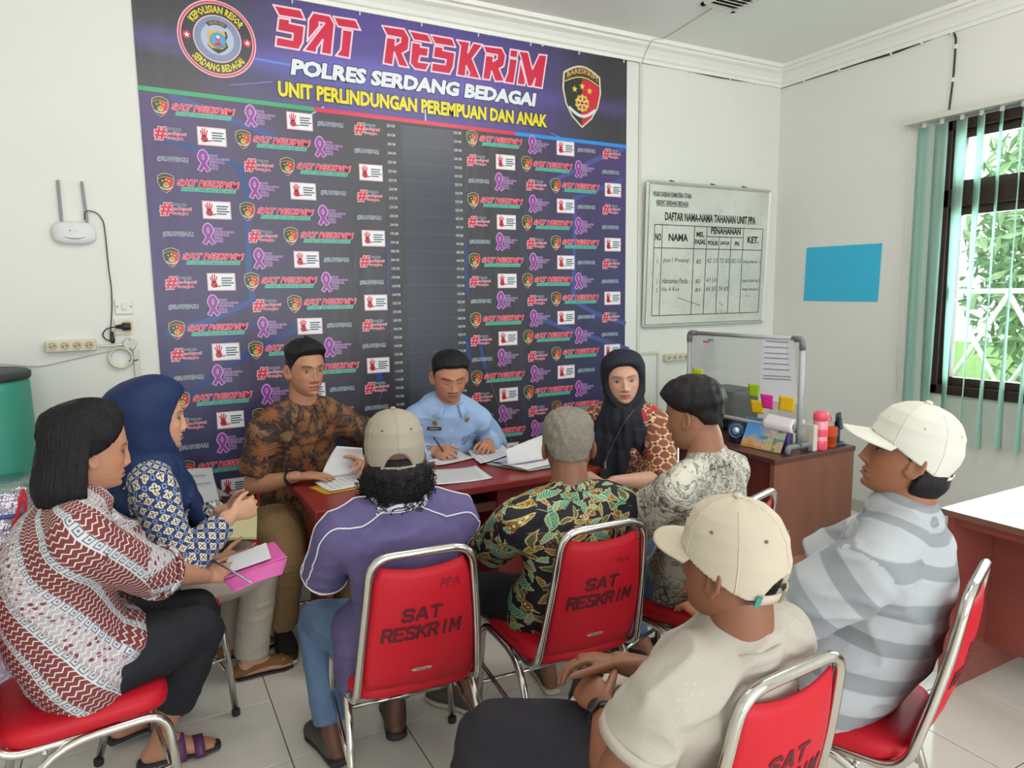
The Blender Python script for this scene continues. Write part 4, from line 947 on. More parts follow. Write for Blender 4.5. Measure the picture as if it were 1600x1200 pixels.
def remesh(pieces, voxel, it=6, factor=0.5):
    """union of closed pieces as one smooth continuous skin -> verts (n,3), quads (m,4)"""
    V, F = merge(*pieces)
    o = mesh_obj('tmp_union', V, F)
    m1 = o.modifiers.new('r', 'REMESH'); m1.mode = 'VOXEL'; m1.voxel_size = voxel; m1.adaptivity = 0.0
    m2 = o.modifiers.new('s', 'SMOOTH'); m2.factor = factor; m2.iterations = it
    bpy.context.view_layer.update()
    me = bpy.data.meshes.new_from_object(o.evaluated_get(bpy.context.evaluated_depsgraph_get()))
    n = len(me.vertices); v = np.empty(n*3, dtype=np.float32); me.vertices.foreach_get('co', v); v = v.reshape(-1, 3).astype(float)
    vn = np.empty(n*3, dtype=np.float32); me.vertices.foreach_get('normal', vn); vn = vn.reshape(-1, 3).astype(float)
    m = len(me.polygons); lt = np.empty(m, dtype=np.int32); me.polygons.foreach_get('loop_total', lt)
    li = np.empty(len(me.loops), dtype=np.int32); me.loops.foreach_get('vertex_index', li)
    if (lt == 4).all(): f = li.reshape(-1, 4)
    else:
        st = np.concatenate([[0], np.cumsum(lt)[:-1]]); f = [tuple(li[a:a+b]) for a, b in zip(st, lt)]
    om = o.data; bpy.data.objects.remove(o); bpy.data.meshes.remove(om); bpy.data.meshes.remove(me)
    return v, f, vn
def fast_mesh(name, v, f, mat, smooth=True):
    me = bpy.data.meshes.new(name)
    if isinstance(f, np.ndarray):
        me.vertices.add(len(v)); me.vertices.foreach_set('co', np.asarray(v, dtype=np.float32).ravel())
        k = f.shape[1]; me.loops.add(f.size); me.loops.foreach_set('vertex_index', f.astype(np.int32).ravel())
        me.polygons.add(len(f)); me.polygons.foreach_set('loop_start', np.arange(0, f.size, k, dtype=np.int32))
        try: me.polygons.foreach_set('loop_total', np.full(len(f), k, dtype=np.int32))
        except Exception: pass
        me.update(calc_edges=True)
    else: me.from_pydata([tuple(map(float, a)) for a in v], [], [tuple(map(int, a)) for a in f])
    if smooth: me.polygons.foreach_set('use_smooth', np.ones(len(me.polygons), dtype=bool))
    if mat is not None: me.materials.append(mat)
    me.validate(); me.update()
    o = bpy.data.objects.new(name, me); COL.objects.link(o); return o
def set_uv(o, bones):
    """garment unwrap: every face takes the bone it lies nearest; u = girth, v = length along the bone (metres)"""
    me = o.data; n = len(me.vertices); v = np.empty(n*3, dtype=np.float32); me.vertices.foreach_get('co', v); v = v.reshape(-1, 3).astype(float)
    best = np.full(n, 1e9); bi = np.zeros(n, dtype=int); U = []; W = []; RR = []
    for k, (A, B, ref, R, ou, ov) in enumerate(bones):
        A, B = np.asarray(A, float), np.asarray(B, float); T = nrm(B-A); L = np.linalg.norm(B-A)
        N = nrm(np.asarray(ref)-T*(np.asarray(ref)@T)); Bn = np.cross(T, N)
        d = v-A; t = d@T; tc = np.clip(t, 0, L); rad = np.linalg.norm(d-np.outer(tc, T), axis=1)/R
        ang = np.arctan2(d@Bn, d@N); U.append(ang); rm = np.linalg.norm(d-np.outer(t, T), axis=1); W.append(t+ov+(np.clip(R*1.05-rm, 0, 1)*smooth01(t/L, 0.70, 0.85) if (k == 0 and len(bones) >= 5) else 0.0)); RR.append((R, ou))
        m = rad < best; best[m] = rad[m]; bi[m] = k
    li = np.empty(len(me.loops), dtype=np.int32); me.loops.foreach_get('vertex_index', li)
    lt = np.empty(len(me.polygons), dtype=np.int32); me.polygons.foreach_get('loop_total', lt); fid = np.repeat(np.arange(len(lt)), lt); st = np.cumsum(lt)-lt
    fb = bi[li[st]][fid]
    U = np.array(U); W = np.array(W)
    a = U[fb, li]; a0 = U[fb, li[st][fid]]
    a = a+2*np.pi*np.round((a0-a)/(2*np.pi))
    R = np.array([r for r, _ in RR])[fb]; ou = np.array([q for _, q in RR])[fb]
    uv = np.stack([a*R+ou, W[fb, li]], axis=1).astype(np.float32)
    l = me.uv_layers.new(name='UVMap'); l.data.foreach_set('uv', uv.ravel())
def set_col(o, cols, name='skin'):
    at = o.data.color_attributes.new(name, 'FLOAT_COLOR', 'POINT'); c = np.ones((len(cols), 4), dtype=np.float32); c[:, :3] = cols; at.data.foreach_set('color', c.ravel())
sk = NB('skin_tone'); a_ = sk.n('ShaderNodeVertexColor', layer_name='skin'); v = sk.obj(); n1 = sk.noise(v, 26, 4, 0.6); n2 = sk.noise(v, 160, 3)
cc = sk.mix(sk.math('MULTIPLY', n1.outputs['Fac'], 0.12), a_.outputs[0], C(136, 84, 66)); sk.col(cc); sk.bump(n2.outputs['Fac'], 0.12, 0.0015); SKIN = sk.fin(0.48, 0, 0.4)
def hair_mat(name, c1, c2, rough=0.42, sc=(60, 60, 4)):
    b = NB(name); v = b.obj(); n = b.noise(b.mapping(v, sc=sc), 5.0, 4, 0.7); b.col(b.mix(b.step(n.outputs['Fac'], 0.5, 0.2), c1, c2)); b.bump(n.outputs['Fac'], 0.6, 0.006); return b.fin(rough, 0, 0.25)
# ---- head
ZK = np.array([-1.0, -0.97, -0.90, -0.80, -0.65, -0.5, -0.3, 0.0, 0.3, 0.6, 0.8, 0.92, 0.98, 1.0])
AK = np.array([0.0, 0.020, 0.034, 0.045, 0.056, 0.063, 0.069, 0.0735, 0.0755, 0.071, 0.057, 0.038, 0.019, 0.0])
FK = np.array([0.0, 0.052, 0.074, 0.082, 0.084, 0.084, 0.085, 0.086, 0.088, 0.080, 0.062, 0.040, 0.020, 0.0])
BK = np.array([0.0, 0.012, 0.026, 0.040, 0.057, 0.070, 0.083, 0.095, 0.099, 0.090, 0.070, 0.046, 0.022, 0.0])
HC = 0.116
def head_base(z, phi, off=0.0):
    a = np.interp(z, ZK, AK); f = np.interp(z, ZK, FK); b = np.interp(z, ZK, BK); c = np.cos(phi); s = np.sin(phi)
    y = np.where(c >= 0, f, b)*c; x = a*s; P = np.stack([x, y, z*HC], axis=-1)
    if np.any(off):
        n = np.linalg.norm(P*[1.25, 1, 0.85], axis=-1, keepdims=True); D = P*[1.25, 1, 0.85]/np.maximum(n, 1e-6)
        P = P+D*np.asarray(off)[..., None]
    return P
def head_grid(nl, nz, warp=0.45):
    t = np.linspace(-np.pi, np.pi, nl+1)[:-1]; phi = t-warp*np.sin(t); th = np.linspace(0.0, np.pi, nz+1)
    th = th+0.0; z = np.cos(th); z[0] = 1.0; z[-1] = -1.0
    Z, PH = np.meshgrid(z, phi, indexing='ij'); return Z, PH
def grid_faces(nz, nl):
    i = np.arange(nz)[:, None]; k = np.arange(nl)[None, :]; k2 = (k+1) % nl
    return np.stack([i*nl+k, (i+1)*nl+k, (i+1)*nl+k2, i*nl+k2], axis=-1).reshape(-1, 4)
def gs(x, c, s): return np.exp(-((x-c)/s)**2)
def make_head(skin, hi=True, lips=(150, 78, 70), brow=True, eyes='open', beard=0.0, female=False, iris=(38, 24, 18), browc=(34, 26, 22), scalp=None):
    nl, nz = (176, 130) if hi else (72, 52)
    Z, PH = head_grid(nl, nz); P = head_base(Z, PH).reshape(-1, 3); z = P[:, 2]; x = P[:, 0]; ax = np.abs(x)
    w = smooth01(np.cos(PH).ravel(), 0.15, 0.5)
    y = np.zeros(len(P))
    hgt = np.interp(z, [-0.052, -0.047, -0.038, -0.02, 0.0, 0.016, 0.03], [0.0, 0.010, 0.023 if not female else 0.020, 0.016, 0.009, 0.005, 0.0]); sg = np.interp(z, [-0.05, -0.03, 0.01], [0.013, 0.0105, 0.008])
    y += hgt*np.exp(-(x/sg)**2)
    y += 0.008*gs(ax, 0.0145, 0.007)*gs(z, -0.041, 0.007)
    y -= 0.0085*gs(ax, 0.031, 0.014)*gs(z, 0.003, 0.011)
    y += 0.0055*gs(ax, 0.0315, 0.0115)*gs(z, -0.0005, 0.0075)
    y += (0.0035 if female else 0.005)*gs(z, 0.023, 0.008)*np.clip(1-(ax/0.055)**4, 0, 1)
    y += 0.004*gs(ax, 0.046, 0.015)*gs(z, -0.024, 0.015)
    y += 0.0065*gs(z, -0.0635, 0.0045)*gs(x, 0, 0.019)+0.0075*gs(z, -0.074, 0.0055)*gs(x, 0, 0.017)-0.004*gs(z, -0.0685, 0.0022)*gs(x, 0, 0.024)
    y -= 0.004*gs(z, -0.086, 0.006)*gs(x, 0, 0.02)
    y += 0.006*gs(z, -0.102, 0.011)*gs(x, 0, 0.018)
    P[:, 1] += y*w
    S_ = np.array(C(*skin)[:3]); col = np.tile(S_, (len(P), 1))
    def paint(m, c, k=1.0):
        m = (np.clip(m, 0, 1)*w*k)[:, None]; col[:] = col*(1-m)+np.array(C(*c)[:3])*m
    paint(gs(ax, 0.045, 0.022)*gs(z, -0.028, 0.02), (min(255, skin[0]+14), skin[1]-4, skin[2]-6), 0.45)
    paint(gs(ax, 0.031, 0.017)*gs(z, 0.0, 0.012), tuple(int(q*0.72) for q in skin), 0.5)
    lw = smooth01(0.025-ax, 0, 0.004); upl = smooth01(z, -0.0705, -0.0685)*smooth01(-z, 0.0575+0.0*1, 0.0595)
    lipm = smooth01(0.0245-ax, 0, 0.005)*smooth01(z, -0.080+0.25*ax, -0.0775+0.25*ax)*smooth01(-z, 0.0585+0.12*ax, 0.061+0.12*ax)
    paint(lipm, lips, 0.85); paint(gs(z, -0.0685, 0.0014)*smooth01(0.026-ax, 0, 0.004), (70, 34, 32), 0.8)
    paint(gs(ax, 0.009, 0.0035)*gs(z, -0.0465, 0.0025), (66, 34, 28), 0.8)
    if brow:
        zc = 0.0205+0.004*gs(ax, 0.036, 0.014)-0.10*np.clip(ax-0.042, 0, 1)*3; bw = 0.0036 if not female else 0.0024
        paint(gs(z, zc, bw)*smooth01(ax, 0.011, 0.016)*smooth01(0.054-ax, 0, 0.008), browc, 0.95)
    ex_ = (ax-0.0315)/0.0155; lid = 1-ex_**2
    if eyes == 'open':
        op = smooth01(lid*0.0042-np.abs(z+0.0005), 0, 0.0012)
        paint(op, (190, 178, 168)); paint(op*smooth01(0.0074-np.sqrt((ax-0.0312)**2+(z-0.001)**2), 0, 0.0014), iris)
        paint(gs(z, -0.0005+np.clip(lid, 0, 1)*0.0046, 0.0017)*smooth01(lid, 0.0, 0.2), (28, 18, 16), 0.95); paint(gs(z, -np.clip(lid, 0, 1)*0.0050, 0.0011)*smooth01(lid, 0, 0.2), (92, 56, 46), 0.6)
    else:
        paint(gs(z, -0.0015-0.0035*np.clip(lid, 0, 1), 0.0015)*smooth01(lid, 0.0, 0.25), (40, 24, 20), 0.95)
    if scalp is not None:
        a = np.abs(np.degrees(PH)).ravel(); zz = Z.ravel(); line = np.interp(a, [0, 35, 55, 70, 82, 92, 104, 115, 135, 180], [0.58, 0.56, 0.46, 0.24, -0.12, -0.02, 0.05, -0.12, -0.42, -0.52]); m = (smooth01(zz, line-0.06, line+0.16)*0.9)[:, None]; col[:] = col*(1-m)+np.array(C(*scalp)[:3])*m
    if beard:
        m = (gs(z, -0.0545, 0.005)*smooth01(0.026-ax, 0, 0.006)+smooth01(-z, 0.080, 0.098)*smooth01(0.05-ax, 0, 0.015)*0.7); paint(m, (52, 40, 36), beard)
    return P, grid_faces(nz, nl), col
def make_ear(side, skin):
    n, m = 18, 12; V = []; Cc = []
    for i in range(m+1):
        th = math.pi*i/m
        for k in range(n):
            ph = 2*math.pi*k/n; d = np.array([math.sin(th)*math.cos(ph), math.sin(th)*math.sin(ph), math.cos(th)])
            q = d*[0.011, 0.019, 0.033]
            if d[0]*side > 0.1:
                r = math.hypot(d[1]*1.1, (d[2]-0.1)*0.95); q[0] -= side*0.012*math.exp(-(r/0.55)**2)
            q[1] -= 0.006*max(0, d[2]); q[0] += side*0.008*(-d[1])
            if d[2] < -0.4: q[1] += 0.006
            V.append(np.array([side*0.0775, -0.010, -0.010])+q)
            s = 0.80 if (d[0]*side > 0.3 and math.hypot(d[1], d[2]-0.1) < 0.45) else 0.97; Cc.append(np.array(C(*skin)[:3])*s)
    return np.array(V), grid_faces(m, n), np.array(Cc)
def rot_head(yaw, pitch, roll):
    """columns: right, forward, up of the head; yaw world degrees, pitch up positive, roll to its right"""
    y, p_, r = map(math.radians, (yaw, pitch, roll)); f = np.array([math.cos(y)*math.cos(p_), math.sin(y)*math.cos(p_), math.sin(p_)]); rt = np.array([math.sin(y), -math.cos(y), 0.0]); u = np.cross(rt, f)
    r2 = rt*math.cos(r)-u*math.sin(r); u2 = np.cross(r2, f); return np.stack([r2, f, u2], axis=1)
class Head:
    def __init__(s, c, yaw, pitch=0, roll=0, k=1.0, wx=1.0): s.c = np.asarray(c, float); s.R = rot_head(yaw, pitch, roll); s.k = k; s.wx = np.array([wx, 1.0, 1.0])
    def w(s, P): return s.c+(np.asarray(P)*s.k*s.wx)@s.R.T
    def d(s, v): return s.R@np.asarray(v, float)
def shell(head, offfn, nl=96, nz=72, seed=0, rough=0.0, rs=(60, 60, 12)):
    """closed skin over the skull: offfn(z, phi) -> metres outwards (negative dives inside the head)"""
    Z, PH = head_grid(nl, nz, 0.0); o = offfn(Z, PH); B = head_base(Z, PH)
    if rough: o = o+np.where(o > 0, rough, 0)*vnoise((B*np.array(rs)).reshape(-1, 3), seed).reshape(Z.shape)
    P = head_base(Z, PH, o).reshape(-1, 3); return head.w(P), grid_faces(nz, nl)
# ---- limbs
def ik(a, b, l1, l2, pole):
    a, b = np.asarray(a, float), np.asarray(b, float); d = b-a; L = np.linalg.norm(d); u = d/L
    if L > (l1+l2)*0.995: k = L/((l1+l2)*0.995); l1 *= k; l2 *= k
    x = (l1*l1-l2*l2+L*L)/(2*L); h = math.sqrt(max(l1*l1-x*x, 1e-6)); p_ = np.asarray(pole, float); p_ = nrm(p_-u*(p_@u)); return a+u*x+p_*h
def seg_tube(pts, rad, seg=16, hint=None, n=5, cap='round'):
    P = spline(pts, n); r = np.asarray(rad, float); r2 = r if r.ndim == 2 else np.stack([r, r], axis=1)
    t0 = np.linspace(0, 1, len(r2)); t1 = np.linspace(0, 1, len(P)); R = np.stack([np.interp(t1, t0, r2[:, 0]), np.interp(t1, t0, r2[:, 1])], axis=1)
    return tube(P, R, seg, hint, cap)
def hand_pieces(W, d, n, side, curl=(0.3, 0.4, 0.3), spread=0.08, thumb=(0.55, 0.75, 0.25), k=1.0, indiv=None, tcurl=0.3):
    """wrist W, d = towards the fingers, n = out of the palm; five fingers; side 'R'/'L'"""
    d = nrm(d); n = nrm(np.asarray(n)-d*(np.asarray(n)@d)); s = np.cross(d, n) if side == 'R' else np.cross(n, d)
    out = [seg_tube([W-d*0.03*k, W+d*0.015*k, W+d*0.055*k-n*0.003, W+d*0.088*k-n*0.002], np.array([(0.027, 0.020), (0.030, 0.017), (0.041, 0.0165), (0.040, 0.0125)])*k, 14, n)]
    out.append(seg_tube([W+d*0.02*k+s*0.018*k+n*0.006*k, W+d*0.055*k+s*0.026*k+n*0.008*k], np.array([0.014, 0.012])*k, 10))
    for i, (off, L, r) in enumerate(((0.0305, 0.072, 0.0088), (0.0103, 0.080, 0.0092), (-0.0102, 0.074, 0.0088), (-0.0300, 0.058, 0.0078))):
        c = indiv[i] if indiv else curl; b = W+(d*(0.086-0.004*abs(i-1))+s*off)*k; dd = nrm(d+s*spread*(1.5-i)); pts = [b-dd*0.012*k, b]; a = 0.0
        for q, fr in enumerate((0.45, 0.31, 0.24)):
            a += c[q]; pts.append(pts[-1]+(dd*math.cos(a)+n*math.sin(a))*L*fr*k)
        out.append(seg_tube(pts, np.array([r, r*1.02, r*0.94, r*0.86, r*0.72])*k, 10, n, 3))
    t0 = W+(d*0.026+s*0.030+n*0.004)*k; td = nrm(d*thumb[0]+s*thumb[1]+n*thumb[2]); t1 = t0+td*0.040*k; td2 = nrm(td+d*tcurl+n*tcurl*0.4-s*tcurl*0.6); t2 = t1+td2*0.030*k; t3 = t2+nrm(td2-s*tcurl*0.3)*0.022*k
    out.append(seg_tube([t0-td*0.012*k, t0, t1, t2, t3], np.array([0.0125, 0.0125, 0.0105, 0.0098, 0.0075])*k, 10, n, 3))
    return out
class Person:
    """a seated figure: joints first, then one skin, then clothes that follow it"""
    def __init__(s, label, pelvis, face, head, skin, k=1.0, girth=1.0, sh=0.180, female=False, bow=0.03, shoulder_drop=0.0, twist=0.0, neck=0.150):
        s.k, s.g, s.skin, s.female = k, girth, skin, female
        a = math.radians(face); s.f = np.array([math.cos(a), math.sin(a), 0.0]); s.r = np.array([math.sin(a), -math.cos(a), 0.0]); s.u = np.array([0, 0, 1.0])
        at_ = a+math.radians(twist); s.f2 = np.array([math.cos(at_), math.sin(at_), 0.0]); s.r2 = np.array([math.sin(at_), -math.cos(at_), 0.0])
        s.P = np.asarray(pelvis, float); s.H = head
        s.N = head.c+head.d((0, -0.030, -neck))*head.k*1.0; s.N = s.N-np.array([0, 0, 0.012])
        s.root = empty('person', (s.P[0], s.P[1], 0.0)); tag(s.root, label, 'person', 'seated people')
        ax = nrm(s.N-s.P); s.ax = ax; L = np.linalg.norm(s.N-s.P); s.L = L; fb = nrm(s.f2-ax*(s.f2@ax)); s.fb = fb
        s.sp = lambda t: s.P+(s.N-s.P)*t-fb*bow*math.sin(math.pi*min(1, max(0, t)))
        c = s.sp(0.865)-ax*shoulder_drop+fb*0.004
        s.S = {'R': c+s.r2*sh*k, 'L': c-s.r2*sh*k}; s.sh = sh*k
        s.hip = {'R': s.P+s.r*0.092*k, 'L': s.P-s.r*0.092*k}
        s.arm = {}; s.leg = {}; s.shells = []
    def set_arm(s, sd, wrist, pole=None, l1=0.275, l2=0.245, hd=None, pn=None, E=None, **hk):
        sg = 1 if sd == 'R' else -1; W = np.asarray(wrist, float)
        pole = np.asarray(pole, float) if pole is not None else s.r2*sg*0.8-s.f*0.5-s.u*0.8
        E = ik(s.S[sd], W, l1*s.k, l2*s.k, pole) if E is None else np.asarray(E, float); fd = nrm(W-E)
        s.arm[sd] = dict(S=s.S[sd], E=E, W=W, d=nrm(hd) if hd is not None else fd, n=np.asarray(pn if pn is not None else (0, 0, -1), float), hk=hk)
    def set_leg(s, sd, ankle, fdir, pole=None, l1=0.425, l2=0.40, K=None):
        A = np.asarray(ankle, float); pole = np.asarray(pole, float) if pole is not None else s.f*0.5+s.u
        K = ik(s.hip[sd], A, l1*s.k, l2*s.k, pole) if K is None else np.asarray(K, float); s.leg[sd] = dict(H=s.hip[sd], K=K, A=A, d=nrm(fdir))
    # surfaces -----------------------------------------------------------
    def torso(s, e=0.0, lo=-0.06, hi=1.0, belly=0.0, bust=0.0, dep=1.0, neck=True, hips=1.0):
        g, k = s.g, s.k; T = [(lo, 0.160*hips, 0.112), (0.06, 0.168*hips, 0.122), (0.25, 0.158*(1+0.3*(hips-1)), 0.116+belly), (0.45, 0.150, 0.110+belly*0.9), (0.65, 0.158, 0.113+belly*0.3), (0.80, 0.166, 0.108), (0.90, 0.140, 0.092)]
        if s.female: T = [(lo, 0.162*hips, 0.112), (0.06, 0.170*hips, 0.122), (0.25, 0.148, 0.110+belly), (0.45, 0.134, 0.102+belly), (0.65, 0.142, 0.106), (0.80, 0.146, 0.098), (0.90, 0.122, 0.082)]
        if neck: T.append((hi, 0.072, 0.066))
        pts = [s.sp(t) + s.fb*(belly*0.5 if 0.1 < t < 0.6 else 0) for t, _, _ in T]; R = [((a*g+e)*k, (b*g*dep+e)*k) for _, a, b in T]
        out = [seg_tube(pts, np.array(R), 26, s.fb, 4)]
        if bust:
            for sg in (-1, 1): c = s.sp(0.66)+s.fb*(0.075*g+e)*k+s.r2*sg*0.068*k; out.append(seg_tube([c+s.u*0.03*k, c, c-s.u*0.03*k], [0.05*bust+e*0.3, 0.068*bust+e*0.3, 0.05*bust+e*0.3], 12))
        for sd, sg in (('R', 1), ('L', -1)):
            a = s.sp(0.955)+s.r2*sg*0.035*k; b = s.S[sd]; out.append(seg_tube([a, (a+b)/2+s.ax*0.012*k, b], np.array([0.050*g+e, 0.056*g+e, 0.057*g+e])*k, 16))
            c = s.sp(0.74)+s.r2*sg*0.095*g*k; out.append(seg_tube([c, b-s.ax*0.012*k], np.array([0.075*g+e, 0.056*g+e])*k, 14, s.fb))
        return out
    def sleeve(s, sd, to=0.6, e=0.012, flare=0.0, end=None):
        """cloth round the arm: to<1 upper arm fraction, 1..2 goes on along the forearm"""
        a = s.arm[sd]; k, g = s.k, s.g; S_, E, W = a['S'], a['E'], a['W']
        if to <= 1: pts = [S_, S_+(E-S_)*to*0.5, S_+(E-S_)*to]; R = [0.057*g+e, 0.053*g+e+flare*0.4, (0.053-0.008*to)*g+e+flare]
        else:
            q = E+(W-E)*(to-1); pts = [S_, (S_+E)/2, E, E+(q-E)*0.5, q]; R = [0.057*g+e, 0.052*g+e, 0.047*g+e, 0.045*g+e*0.9, (0.045-0.015*(to-1))*g+e*0.8+flare]
        return seg_tube(pts, np.array(R)*k, 18, None, 5, 'flat')
    def bones_top(s):
        b = [(s.sp(-0.1), s.sp(1.0), -s.fb, 0.15*s.g*s.k, 0.0, 0.0)]
        for sd, off in (('R', 2.3), ('L', 4.7)):
            a = s.arm[sd]; ref = nrm(np.cross(a['E']-a['S'], (0.2, 0.3, 1.0))); b.append((a['S']+(a['E']-a['S'])*0.12, a['E'], ref, 0.055*s.g*s.k, off, 0.0)); b.append((a['E'], a['W'], ref, 0.045*s.g*s.k, off, np.linalg.norm(a['E']-a['S'])))
        return b
    def trousers_pieces(s, e=0.014, to=0.93, hem=0.062, knee=0.068, thigh=0.088):
        k = s.k; g = 0.5+0.5*s.g; out = [seg_tube([s.P-s.f*0.05*k-s.u*0.005, s.P+s.f*0.07*k], np.array([(0.160*g+e, 0.085), (0.155*g+e, 0.085)])*k, 20, s.u)]
        for sd in 'RL':
            l = s.leg[sd]; A2 = l['K']+(l['A']-l['K'])*to
            out.append(seg_tube([l['H'], l['H']+(l['K']-l['H'])*0.55, l['K']-nrm(l['K']-l['H'])*0.02], np.array([thigh*g+e, (thigh*0.5+knee*0.5)*g+e, knee])*k, 18))
            out.append(seg_tube([l['K'], l['K']+(A2-l['K'])*0.5, A2], np.array([knee, (knee+hem)/2, hem])*k, 18, None, 5, 'flat'))
            out.append(seg_tube([l['K']-nrm(l['K']-l['H'])*0.03, l['K']+nrm(l['A']-l['K'])*0.03], np.array([knee, knee])*k, 16))
        return out
    def skirt_pieces(s, e=0.02, hem_z=0.12):
        m = (s.leg['R']['K']+s.leg['L']['K'])/2; a = (s.leg['R']['A']+s.leg['L']['A'])/2; a = np.array([a[0], a[1], hem_z])
        return [seg_tube([s.P-s.f*0.06, s.P+(m-s.P)*0.5, m-s.f*0.02], np.array([(0.19, 0.10), (0.18, 0.095), (0.165, 0.080)])*s.k, 24, s.u), seg_tube([m+s.u*0.0, (m+a)/2, a], np.array([(0.165, 0.078), (0.17, 0.085), (0.185, 0.10)])*s.k, 24, s.f, 5, 'flat')]
    def bones_low(s):
        b = [(s.P-s.f*0.1, s.P+s.f*0.05, s.u, 0.12, 0, 0)]
        for sd, off in (('R', 1.3), ('L', 2.6)):
            l = s.leg[sd]; b.append((l['H'], l['K'], s.r, 0.075, off, 0)); b.append((l['K'], l['A'], s.r, 0.065, off, 0.42))
        return b
    def add(s, o): return hang(o, s.root)
    def garment(s, name, pieces, voxel, mat, bones=None, fold=0.004, fs=(9, 9, 9), it=6, seed=1, label=None, dirs=None):
        v, f, n = remesh(pieces, voxel, it)
        if fold:
            q = v*np.array(fs); d = vnoise(q*0.55, seed)*0.6+vnoise(q*1.2+7.3, seed+1)*0.5
            w_ = v+0.06*np.stack([vnoise(v*4, seed+5), vnoise(v*4+9, seed+6), vnoise(v*4+17, seed+7)], axis=1)
            rg = 1-np.abs(vnoise((w_@np.array([[9, 0, 0], [0, 9, 0], [6, 6, 17.0]])), seed+9)); d += (rg**3-0.35)*1.1
            v = v+n*(fold*d)[:, None]
        o = fast_mesh(name, v, f, mat)
        if bones is not None: set_uv(o, bones)
        if label: o['label'] = label
        return s.add(o)
    def body(s, hi=True, voxel=0.008, hand_voxel=0.0036, ears=True, **hk):
        """head with neck, arms with hands, trunk with legs and feet, joined into one mesh"""
        k = s.k; H = s.H
        P, F, Cc = make_head(s.skin, hi, female=s.female, **hk); parts = [(H.w(P), F, Cc)]
        for sg in ((-1, 1) if ears else ()):
            P, F, Cc = make_ear(sg, s.skin); parts.append((H.w(P), F, Cc))
        base = np.array(C(*s.skin)[:3])
        nk = 0.050 if s.female else 0.060
        neck = seg_tube([s.sp(0.90), s.N, H.w((0, -0.030, -0.085)), H.w((0, -0.022, -0.045))], np.array([(0.085, 0.075), (nk+0.006, nk+0.004), (nk, nk*1.02), (nk*0.95, nk)])*k*(0.7+0.3*s.g), 20, H.d((0, 1, 0)))
        pcs = [neck]+s.torso(-0.012)+[seg_tube([s.P-s.f*0.04, s.P+s.f*0.05], np.array([(0.15, 0.075), (0.15, 0.075)])*k, 18, s.u)]
        for sd in 'RL':
            l = s.leg[sd]; sh_ = l['A']-l['K']
            pcs.append(seg_tube([l['H'], (l['H']+l['K'])/2, l['K']], np.array([0.066, 0.056, 0.040])*k, 14)); pcs.append(seg_tube([l['K'], l['K']+sh_*0.3-l['d']*0.006, l['K']+sh_*0.7, l['A']], np.array([0.040, 0.046, 0.039, 0.034])*k, 14))
            A = l['A']; d = l['d']; g0 = np.array([A[0], A[1], 0.0]); bz = A[2]-0.085*k
            pcs.append(seg_tube([A, A-d*0.022+np.array([0, 0, -0.035]), g0-d*0.035+np.array([0, 0, 0.034+bz])], np.array([0.034, 0.033, 0.031])*k, 12))
            pcs.append(seg_tube([g0-d*0.04*k+np.array([0, 0, 0.034+bz]), g0+d*0.05*k+np.array([0, 0, 0.040+bz]), g0+d*0.12*k+np.array([0, 0, 0.028+bz]), g0+d*0.165*k+np.array([0, 0, 0.020+bz])], np.array([(0.030, 0.030), (0.036, 0.036), (0.044, 0.022), (0.034, 0.014)])*k, 14, s.u))
            pcs.append(seg_tube([A+np.array([0, 0, 0.01]), g0+d*0.06*k+np.array([0, 0, 0.05+bz])], np.array([0.034, 0.030])*k, 12))
        v, f, _ = remesh(pcs, voxel, 5); parts.append((v, f, np.tile(base, (len(v), 1))))
        for sd in 'RL':
            a = s.arm[sd]; g = 0.6+0.4*s.g; fe = a['W']-a['E']
            pcs = [seg_tube([a['S'], (a['S']+a['E'])/2, a['E']], np.array([0.050, 0.047, 0.039])*g*k, 16), seg_tube([a['E'], a['E']+fe*0.3, a['E']+fe*0.75, a['W']], np.array([0.040, 0.042, 0.031, 0.0255])*g*k, 16)]
            hk2 = dict(a['hk']); hk2.setdefault('k', k*(0.92 if s.female else 1.0)); pcs += hand_pieces(a['W'], a['d'], a['n'], sd, **hk2)
            v, f, _ = remesh(pcs, hand_voxel, 4); parts.append((v, f, np.tile(base, (len(v), 1))))
        V = np.concatenate([p_[0] for p_ in parts]); Cc = np.concatenate([p_[2] for p_ in parts]); o = 0; FF = []
        for p_ in parts:
            if isinstance(p_[1], np.ndarray): FF.append(p_[1]+o)
            else: FF.append(np.array([tuple(q)+((q[-1],) if len(q) == 3 else ()) for q in p_[1]])[:, :4]+o)
            o += len(p_[0])
        ob = fast_mesh('body', V, np.concatenate(FF), SKIN); 
        n = len(ob.data.vertices); set_col(ob, Cc[:n]); return s.add(ob)
    def shoe(s, sd, mat, sole, L=0.27, w=0.05, h=0.06, sole_h=0.022, backless=False, name='shoe', lift=0.0):
        l = s.leg[sd]; d = l['d']; A = l['A']; g0 = np.array([A[0], A[1], lift]); k = s.k; a0 = -0.062*k if not backless else -0.02
        Z = lambda t, z: g0+d*t*k+np.array([0, 0, z])
        up = seg_tube([Z(a0, 0.035), Z(0.0, 0.045), Z(0.07, 0.048), Z(0.13, 0.038), Z(L-0.062-0.02, 0.030)], np.array([(w*0.74, h*0.62), (w*0.80, h*0.74), (w*0.92, h*0.60), (w, h*0.48), (w*0.72, h*0.32)])*k, 18, s.u)
        o = fast_mesh(name, *remesh([up], 0.006, 3)[:2], mat); s.add(o)
        so_ = seg_tube([Z(-0.062, sole_h*0.52), Z(0.05, sole_h*0.52), Z(0.13, sole_h*0.52), Z(L-0.062-0.01, sole_h*0.52)], np.array([(w*0.76, sole_h*0.5), (w*0.80, sole_h*0.5), (w*1.04, sole_h*0.5), (w*0.70, sole_h*0.5)])*k, 20, s.u)
